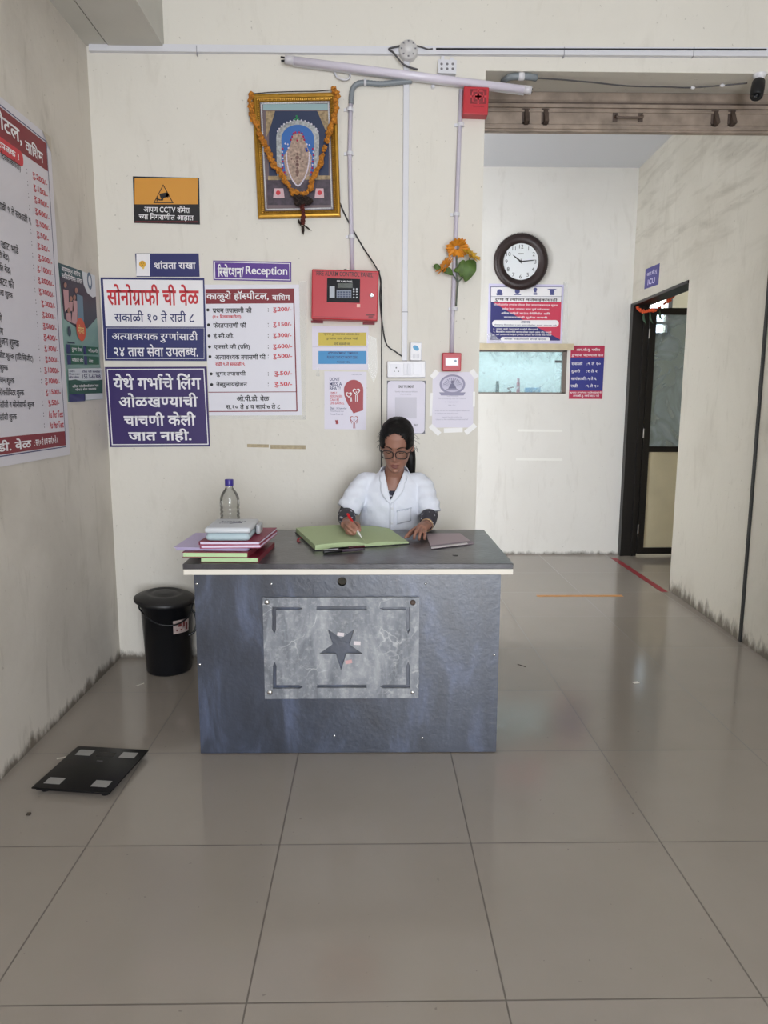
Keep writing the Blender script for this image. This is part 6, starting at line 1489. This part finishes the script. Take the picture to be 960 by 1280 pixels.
for s_ in (-1, 1):
    ball(bmh, Vector((s_ * .030, -.0715, .004)), .0125, 2)                                  # lowered lids
    Me = Matrix.Translation((s_ * .071, .012, -.010)) @ Matrix.Rotation(s_ * .35, 4, 'Z') @ Matrix.Diagonal((.009, .017, .030, 1)); bmesh.ops.create_icosphere(bmh, subdivisions=2, radius=1, matrix=Me)
bmesh.ops.transform(bmh, matrix=HM, verts=bmh.verts)
body = bmh
rings(body, [(.10, 3.54, .44, .14, .10), (.10, 3.53, .55, .155, .115), (.10, 3.515, .66, .125, .09), (.10, 3.49, .80, .135, .10), (.10, 3.47, .90, .135, .085), (.10, 3.458, .965, .125, .065), (.102, 3.452, 1.0, .08, .05)])
tube(body, [Vector((.102, 3.455, .97)), Vector((.105, 3.44, 1.03)), Vector((.112, 3.41, 1.09)), Vector((.115, 3.395, 1.14))], [.062, .047, .043, .045], 20)
def limb(pts, rad, seg=16): tube(body, spline(pts, 4), list(np.interp(np.linspace(0, len(pts) - 1, (len(pts) - 1) * 4 + 1), range(len(pts)), rad)), seg)
RS, RE, RW = Vector((-.040, 3.46, .980)), Vector((-.122, 3.41, .835)), Vector((-.110, 3.155, .836))
LS, LE, LW = Vector((.238, 3.46, .976)), Vector((.275, 3.41, .832)), Vector((.243, 3.170, .822))
limb([RS + Vector((.05, 0, -.01)), RS, (RS + RE) / 2, RE], [.038, .040, .037, .035]); limb([RE, (RE + RW) / 2 + Vector((0, 0, .002)), RW], [.035, .033, .022])
limb([LS - Vector((.05, 0, .01)), LS, (LS + LE) / 2, LE], [.038, .040, .037, .035]); limb([LE, (LE + LW) / 2, LW], [.035, .032, .022])
for s_, hx in ((-1, .035), (1, .165)):
    limb([Vector((hx, 3.54, .535)), Vector((hx - .01 * s_, 3.30, .545)), Vector((hx, 3.10, .535))], [.088, .078, .058]); limb([Vector((hx, 3.10, .535)), Vector((hx, 3.11, .32)), Vector((hx, 3.15, .075))], [.056, .050, .034])
    limb([Vector((hx, 3.18, .042)), Vector((hx, 3.08, .038)), Vector((hx, 2.97, .024))], [.038, .040, .022])
def finger(pts, r0=.0088, r1=.0066):
    P = spline(pts, 4); tube(body, P, list(np.linspace(r0, r1, len(P))), 10); ball(body, P[-1], r1 * 1.02, 1)
PT = on_z(452.0, 672.0, .8025); PE = on_y(433.0, 640.5, PT.y + .075); pd = (PE - PT).normalized(); GP = PT + pd * .033
Gx = lambda x, y, z: Vector((x, y, z)) + (PT - Vector((-.044, 3.00, .803)))
tube(body, [RW, (RW + Gx(-.110, 3.09, .843)) / 2, Gx(-.108, 3.085, .842)], [.022, .029, .027], 14, flat=.72)
ball(body, Gx(-.104, 3.105, .836), .031, 2, (.75, 1.05, .85)); ball(body, Gx(-.108, 3.082, .842), .023, 2, (.75, .8, 1.0))
finger([Gx(-.108, 3.085, .858), Gx(-.090, 3.040, .860), Gx(-.068, 3.022, .845), GP + Vector((-.004, .002, .007))])
finger([Gx(-.112, 3.078, .847), Gx(-.099, 3.030, .845), Gx(-.078, 3.018, .828), GP + Vector((-.012, -.002, -.006))])
finger([Gx(-.115, 3.080, .834), Gx(-.104, 3.034, .828), Gx(-.084, 3.026, .814), Gx(-.072, 3.040, .813)])
finger([Gx(-.113, 3.088, .822), Gx(-.106, 3.050, .815), Gx(-.090, 3.046, .810), Gx(-.080, 3.058, .811)], .0078, .006)
finger([Gx(-.090, 3.125, .842), Gx(-.070, 3.085, .850), Gx(-.058, 3.050, .846), GP + Vector((.008, .004, .004))], .0105, .0078)
LK = Vector((.212, 3.098, .820))
tube(body, [LW, (LW + LK) / 2 + Vector((0, 0, .004)), LK], [.022, .030, .028], 14, flat=.68)
for (kx, ky, kz) in ((.192, 3.105, .821), (.204, 3.092, .824), (.218, 3.086, .821), (.231, 3.090, .814)): ball(body, Vector((kx, ky, kz)), .0115, 1)
ball(body, Vector((.215, 3.115, .816)), .028, 2, (1.0, .95, .6))
finger([Vector((.192, 3.105, .821)), Vector((.170, 3.080, .814)), Vector((.153, 3.062, .801)), Vector((.143, 3.050, .791))])
finger([Vector((.204, 3.092, .824)), Vector((.191, 3.054, .819)), Vector((.182, 3.040, .800)), Vector((.181, 3.044, .7865))])
finger([Vector((.218, 3.086, .821)), Vector((.209, 3.046, .815)), Vector((.203, 3.032, .797)), Vector((.203, 3.037, .7855))])
finger([Vector((.231, 3.090, .814)), Vector((.228, 3.053, .807)), Vector((.225, 3.040, .793)), Vector((.226, 3.045, .785))], .0078, .006)
finger([Vector((.205, 3.145, .813)), Vector((.182, 3.124, .804)), Vector((.165, 3.102, .794)), Vector((.157, 3.087, .789))], .0105, .0078)
bo = fuse('body', body, .0032, SKIN, 3, .5); in_parent(bo, woman)
# trousers
bm = NEW()
for s_, hx in ((-1, .035), (1, .165)):
    tube(bm, spline([(hx, 3.545, .535), (hx - .01 * s_, 3.30, .545), (hx, 3.085, .54), (hx, 3.10, .40), (hx, 3.13, .20), (hx, 3.145, .10)], 4), list(np.interp(np.linspace(0, 5, 21), range(6), [.096, .088, .070, .068, .062, .058])), 18)
rings(bm, [(.10, 3.54, .445, .150, .11), (.10, 3.535, .56, .165, .125), (.10, 3.525, .64, .14, .10)])
in_parent(fuse('trousers', bm, .006, mat('dark_trouser_cotton', '#2c2b35', .85), 4), woman)
# printed kurta: trunk and sleeves to the wrists
bm = NEW()
rings(bm, [(.10, 3.54, .50, .160, .118), (.10, 3.515, .66, .133, .098), (.10, 3.49, .80, .142, .108), (.10, 3.47, .90, .141, .094), (.10, 3.462, .952, .126, .078)])
def sleeve(bm, pts, rad): tube(bm, spline(pts, 5), list(np.interp(np.linspace(0, len(pts) - 1, (len(pts) - 1) * 5 + 1), range(len(pts)), rad)), 20)
rw = RE.lerp(RW, .88); lw_ = LE.lerp(LW, .84)
sleeve(bm, [RS, (RS + RE) / 2, RE], [.040, .041, .042]); sleeve(bm, [RE, RE.lerp(RW, .5), rw], [.042, .041, .034]); sleeve(bm, [LS, (LS + LE) / 2, LE], [.040, .041, .042]); sleeve(bm, [LE, LE.lerp(LW, .5), lw_], [.042, .040, .033])
in_parent(fuse('kurta', bm, .004, KUR, 3), woman)
# white coat
bm = NEW()
rings(bm, [(.10, 3.54, .47, .180, .135), (.10, 3.525, .62, .160, .124), (.098, 3.495, .78, .156, .127), (.098, 3.472, .88, .154, .113), (.098, 3.462, .945, .150, .094), (.099, 3.456, .985, .132, .077), (.101, 3.452, 1.022, .090, .064), (.103, 3.448, 1.045, .060, .058)], 36)
RH = RS.lerp(RE, .86) + Vector((-.004, -.006, .0)); LH = LS.lerp(LE, .93) + Vector((.004, -.006, 0))
sleeve(bm, [RS + Vector((.06, 0, .010)), RS + Vector((.0, 0, -.004)), (RS + RH) / 2 + Vector((-.004, -.008, 0)), RH], [.046, .053, .054, .058])
sleeve(bm, [LS + Vector((-.06, 0, .010)), LS + Vector((.0, 0, -.004)), (LS + LH) / 2 + Vector((.004, -.008, 0)), LH], [.046, .053, .054, .056])
co = fuse('coat', bm, .0045, COATM, 5)
me = co.data
rng = random.Random(2)
new_co = []
for v in me.vertices:                                        # soft cloth folds
    p = v.co; n = v.normal
    fold = math.sin(p.x * 70 + p.z * 34 + 3 * math.sin(p.z * 21)) * .0016 + math.sin(p.z * 95 - p.x * 45 + 2 * math.sin(p.x * 30)) * .0011
    if p.x < -.03 or p.x > .225: fold += math.sin((p.z * 1.0 + p.y * .6) * 120) * .0016
    new_co += list(p + n * fold)
me.vertices.foreach_set('co', new_co); me.update()
bvh = BVHTree.FromPolygons([v.co.copy() for v in me.vertices], [tuple(p.vertices) for p in me.polygons])
def front(x, z, lift=.0): 
    h_ = bvh.ray_cast(Vector((x, 3.0, z)), Vector((0, 1, 0)))[0]
    return Vector((x, h_.y - lift, z)) if h_ is not None else Vector((x, 3.42, z))
VX, VZ, TZ_ = .086, .900, 1.045
def vhw(z): return .054 * max(0, (z - VZ) / (TZ_ - VZ)) ** .9
def vcx(z): return VX + (.106 - VX) * (z - VZ) / (TZ_ - VZ)
bm = NEW(); bm.from_mesh(me)
kill = [f_ for f_ in bm.faces if (lambda c: (c.z > 1.040) or (c.y < 3.46 and c.z > VZ and abs(c.x - vcx(c.z)) < vhw(c.z)))(f_.calc_center_median())]
bmesh.ops.delete(bm, geom=kill, context='FACES'); bm.to_mesh(me); bm.free()
in_parent(co, woman)
def strip_mesh(rows):
    bm = NEW(); R_ = [[bm.verts.new(p) for p in r] for r in rows]
    for a, b in zip(R_, R_[1:]):
        for i in range(len(a) - 1): bm.faces.new((a[i], a[i + 1], b[i + 1], b[i]))
    return bm
for sgn in (-1, 1):
    rows = []
    for i in range(15):
        t_ = i / 14; z = VZ - .004 + (1.052 - VZ) * t_; wd = .006 + .030 * math.sin(math.pi * min(1, t_ * 1.15) ** .9) if t_ < .62 else .010 + .026 * (1 - (t_ - .62) / .5) 
        if .60 < t_ < .70: wd *= .78
        xi = vcx(z) + sgn * (vhw(z) - .006); row = []
        for q in range(5):
            x = xi + sgn * wd * q / 4; zz = z - .004 * q / 4 - (.012 * q / 4 if t_ > .9 else 0)
            if z > 1.035:
                p = Vector((x, 3.405 + .03 * (t_ - .9) * 10 * .5, zz)); pf = front(vcx(1.03) + sgn * (vhw(1.03) + .004), 1.03, .006); p.y = pf.y + (z - 1.03) * .8 + .004 * q
            else:
                pf = front(x if abs(x - vcx(z)) > vhw(z) else vcx(z) + sgn * (vhw(z) + .003), min(zz, 1.03), .005); p = Vector((x, pf.y, zz))
            row.append(p)
        rows.append(row)
    bm = strip_mesh(rows); thicken(bm, .003)
    o = in_parent(obj('lapel', bm, COATM, None, True), woman)
    o.parent = co; o.matrix_parent_inverse = Matrix()
    o.matrix_parent_inverse = co.matrix_parent_inverse.copy() if False else Matrix()
# collar round the back of the neck
bm = NEW(); rows = []
for i in range(13):
    a = math.radians(-12 + 204 * i / 12); rows.append([Vector((.106 + (.054 + g_) * math.cos(a), 3.447 + (.052 + g_) * math.sin(a), z)) for g_, z in ((.0, 1.062), (.010, 1.056), (.020, 1.035), (.026, 1.02))])
bm = strip_mesh(rows); thicken(bm, .003); o = obj('collar', bm, COATM, None, True); o.parent = co
# pocket, front opening and buttons
rows = []
for i in range(9):
    z = .858 - .062 * i / 8; rows.append([front(.118 + .068 * q / 6, z + .002 * q, .0025) for q in range(7)])
bm = strip_mesh(rows); thicken(bm, .002); o = obj('pocket', bm, COATM, None, True); o.parent = co
rows = [[front(.116 + .072 * q / 8, .862 + .002 * q / 8 * 6, .0045), front(.116 + .072 * q / 8, .854 + .002 * q / 8 * 6, .0045)] for q in range(9)]
bm = strip_mesh(rows); thicken(bm, .002); o = obj('pocket_hem', bm, mat('coat_seam', '#bcc3d2', .8), None, True); o.parent = co
rows = [[front(.084 - .002, .90 - .36 * i / 20, .003), front(.084 + .020, .90 - .36 * i / 20, .003)] for i in range(21)]
bm = strip_mesh(rows); thicken(bm, .002); o = obj('front_placket', bm, COATM, None, True); o.parent = co
bm = NEW()
for z in (.872, .80, .72): p = front(.094, z, .006); ball(bm, p, .0055, 2, (1, .4, 1))
o = obj('button', bm, mat('pearl_button', '#d9dbe2', .3), None, True); o.parent = co
for o in co.children: o.matrix_parent_inverse = (Matrix.Translation(woman.location) @ co.matrix_parent_inverse).inverted()
# hair: cap drawn back from the forehead, pony tail
bm = NEW(); RR = []
SEGH, NH = 160, 120
for j in range(NH):
    z = -.085 + .2005 * j / (NH - 1); z = min(z, .1131); ring = []
    for i in range(SEGH):
        a = 2 * math.pi * i / SEGH; gr = .010 + .004 * max(0, math.sin(a)) + .0010 * math.sin(i * 4.5)
        p = headpt(z, a, gr); ring.append(bm.verts.new(p))
    RR.append(ring)
for a, b in zip(RR, RR[1:]):
    for i in range(SEGH): j = (i + 1) % SEGH; bm.faces.new((a[i], a[j], b[j], b[i]))
tp = bm.verts.new(headpt(.113, 0, 0) * 0 + Vector((0, 0, .1255)))
for i in range(SEGH): bm.faces.new((RR[-1][i], RR[-1][(i + 1) % SEGH], tp))
def hairless(c):
    if c.y < .004:
        hl_ = .096 - 12.0 * c.x * c.x - 90 * max(0, abs(c.x) - .05) ** 2 * 8
        if c.z < hl_ and c.y < -.012 - (.0 if c.z > -.02 else -.02): return True
        if c.z < -.015: return True
    if c.z < -.055 + .35 * max(0, .02 - c.y): return True
    if abs(c.x) > .058 and -.05 < c.z < .012 and c.y < .034: return True
    return False
bmesh.ops.delete(bm, geom=[f_ for f_ in bm.faces if hairless(f_.calc_center_median())], context='FACES')
bmesh.ops.recalc_face_normals(bm, faces=bm.faces); thicken(bm, .012)
ball(bm, Vector((.008, .105, .0)), .026, 2, (1.1, .9, 1.0))
tube(bm, spline([(.008, .11, .0), (.022, .135, -.03), (.045, .120, -.075), (.055, .095, -.12), (.058, .085, -.19), (.055, .085, -.26)], 5), list(np.interp(np.linspace(0, 5, 26), range(6), [.02, .026, .027, .026, .022, .008])), 12)
rr = random.Random(6)
for q in range(14):
    s_ = 1 if q % 2 else -1; z0 = rr.uniform(-.02, .06); P0_ = Vector((s_ * .074, rr.uniform(.0, .05), z0)); tube(bm, spline([P0_, P0_ + Vector((s_ * .012, .005, -.012)), P0_ + Vector((s_ * rr.uniform(.016, .03), .01, rr.uniform(-.04, -.015)))], 4), .0007, 4)
bmesh.ops.transform(bm, matrix=HM, verts=bm.verts)
in_parent(obj('hair', bm, HAIRM, None, True), woman)
# brows, lashes, lips
def on_face(x, z, lift):
    p0 = HM @ Vector((x, -.25, z)); d = (HM.to_3x3() @ Vector((0, 1, 0))).normalized(); h_ = FB.ray_cast(p0, d)[0]
    return (h_ if h_ is not None else HM @ Vector((x, -.09, z))) - d * lift
FB = BVHTree.FromPolygons([v.co.copy() for v in bo.data.vertices], [tuple(p.vertices) for p in bo.data.polygons])
for s_ in (-1, 1):
    bm = NEW(); tube(bm, spline([on_face(s_ * x, z, .0012) for x, z in ((.012, .020), (.022, .026), (.034, .027), (.046, .020))], 4), list(np.interp(np.linspace(0, 1, 13), [0, .4, 1], [.0022, .0026, .0008])), 6); in_parent(obj('eyebrow', bm, HAIRM, None, True), woman)
    bm = NEW(); tube(bm, spline([on_face(s_ * x, z, .0008) for x, z in ((.018, .000), (.024, -.0045), (.031, -.006), (.038, -.004), (.044, .001))], 4), .0016, 6); in_parent(obj('eyelash', bm, HAIRM, None, True), woman)
LIPM = mat('brown_rose_lips', '#7d4a45', .45)
bm = NEW(); tube(bm, spline([on_face(x, z, .0004) for x, z in ((-.021, -.0655), (-.010, -.0615), (0, -.0625), (.010, -.0615), (.021, -.0655))], 5), list(np.interp(np.linspace(0, 1, 21), [0, .3, .7, 1], [.001, .0036, .0036, .001])), 8)
tube(bm, spline([on_face(x, z, .0004) for x, z in ((-.019, -.068), (-.008, -.0725), (0, -.0735), (.008, -.0725), (.019, -.068))], 5), list(np.interp(np.linspace(0, 1, 21), [0, .3, .7, 1], [.001, .0042, .0042, .001])), 8)
in_parent(obj('lips', bm, LIPM, None, True), woman)
# glasses
GLM = mat('dark_plum_frame', '#1d151b', .3)
bm = NEW(); lens = []
for s_ in (-1, 1):
    loop = []
    for i in range(28):
        a = 2 * math.pi * i / 28; c, s2 = math.cos(a), math.sin(a)
        x = s_ * .0325 + .0265 * math.copysign(abs(c) ** .75, c); z = -.004 + .0195 * math.copysign(abs(s2) ** .75, s2); y = -.1005 + .10 * (x * x) * 3.0
        loop.append(HM @ Vector((x, y, z)))
    lens.append(loop); tube(bm, loop + loop[:2], .0022, 8, False)
    tube(bm, [HM @ Vector(p) for p in ((s_ * .058, -.0905, .004), (s_ * .069, -.082, .005), (s_ * .0765, -.04, .004), (s_ * .0775, .010, .002), (s_ * .0765, .028, -.012))], .0020, 6)
tube(bm, spline([HM @ Vector(p) for p in ((-.0075, -.0995, .001), (0, -.1035, .004), (.0075, -.0995, .001))], 5), .0022, 8)
gl_ = in_parent(obj('glasses', bm, GLM, None, True), woman)
lm = bpy.data.materials.new('spectacle_lens'); lm.use_nodes = True; k = NB(lm); nt = lm.node_tree; nt.nodes.clear(); out = k.n('ShaderNodeOutputMaterial'); tr = k.n('ShaderNodeBsdfTransparent'); tr.inputs[0].default_value = (.95, .95, .96, 1); gs = k.n('ShaderNodeBsdfGlossy'); gs.inputs['Roughness'].default_value = .03; mx = k.n('ShaderNodeMixShader'); mx.inputs[0].default_value = .05; k.l(tr.outputs[0], mx.inputs[1]); k.l(gs.outputs[0], mx.inputs[2]); k.l(mx.outputs[0], out.inputs[0])
for loop in lens:
    bm = NEW(); bm.faces.new([bm.verts.new(p) for p in loop]); o = obj('lens', bm, lm); o.parent = gl_; o.matrix_parent_inverse = gl_.matrix_parent_inverse.copy() if False else (Matrix.Translation(woman.location) @ gl_.matrix_parent_inverse).inverted()
# bangle on her left wrist
bm = NEW(); d = (LW - LE).normalized(); x_, y_ = frame_at(d)
for off_, rr_ in ((.004, .0019), (.012, .0014)):
    c = LE.lerp(LW, .93) + d * off_; lp = [c + .0285 * (math.cos(2 * math.pi * i / 24) * x_ + math.sin(2 * math.pi * i / 24) * y_) for i in range(26)]; tube(bm, lp, rr_, 6, False)
in_parent(obj('bangle', bm, mat('brass_bangle', '#b79a76', .3, .8), None, True), woman)
# the pen in her hand
t = empty('red_pen', PT, 'red and white ballpoint pen held upright in the writing hand', 'pen')
t.rotation_mode = 'QUATERNION'; t.rotation_quaternion = pd.to_track_quat('Z', 'Y')
obj('barrel', lathe(NEW(), [(.0045, .045), (.0050, .05), (.0050, .125), (.0040, .132), (0, .133)], 16), mat('bright_red_plastic', '#c31a22', .3), t, True)
obj('white_grip', lathe(NEW(), [(0, 0), (.0010, .0005), (.0022, .010), (.0040, .020), (.0047, .046), (.0047, .046)], 16), mat('white_grip_plastic', '#e4e2e4', .35), t, True)
obj('clip', box(NEW(), (-.0015, .0048, .085), (.0015, .0075, .128)), mat('bright_red_plastic', '#c31a22'), t)
# her stool
t = empty('stool', (.10, 3.52, 0), 'plain low stool under the seated woman behind the desk', 'stool')
o = obj('seat', box(NEW(), (-.17, -.15, .40), (.17, .15, .432)), mat('dark_stool_vinyl', '#3b3430', .6), t); bevel(o, .01, 3)
for x in (-.14, .14):
    for y in (-.12, .12): obj('leg', cyl(NEW(), (x * 1.1, y * 1.1, 0), (x, y, .40), .012, 12), mat('black_steel_tube', '#222224', .4, .5), t)
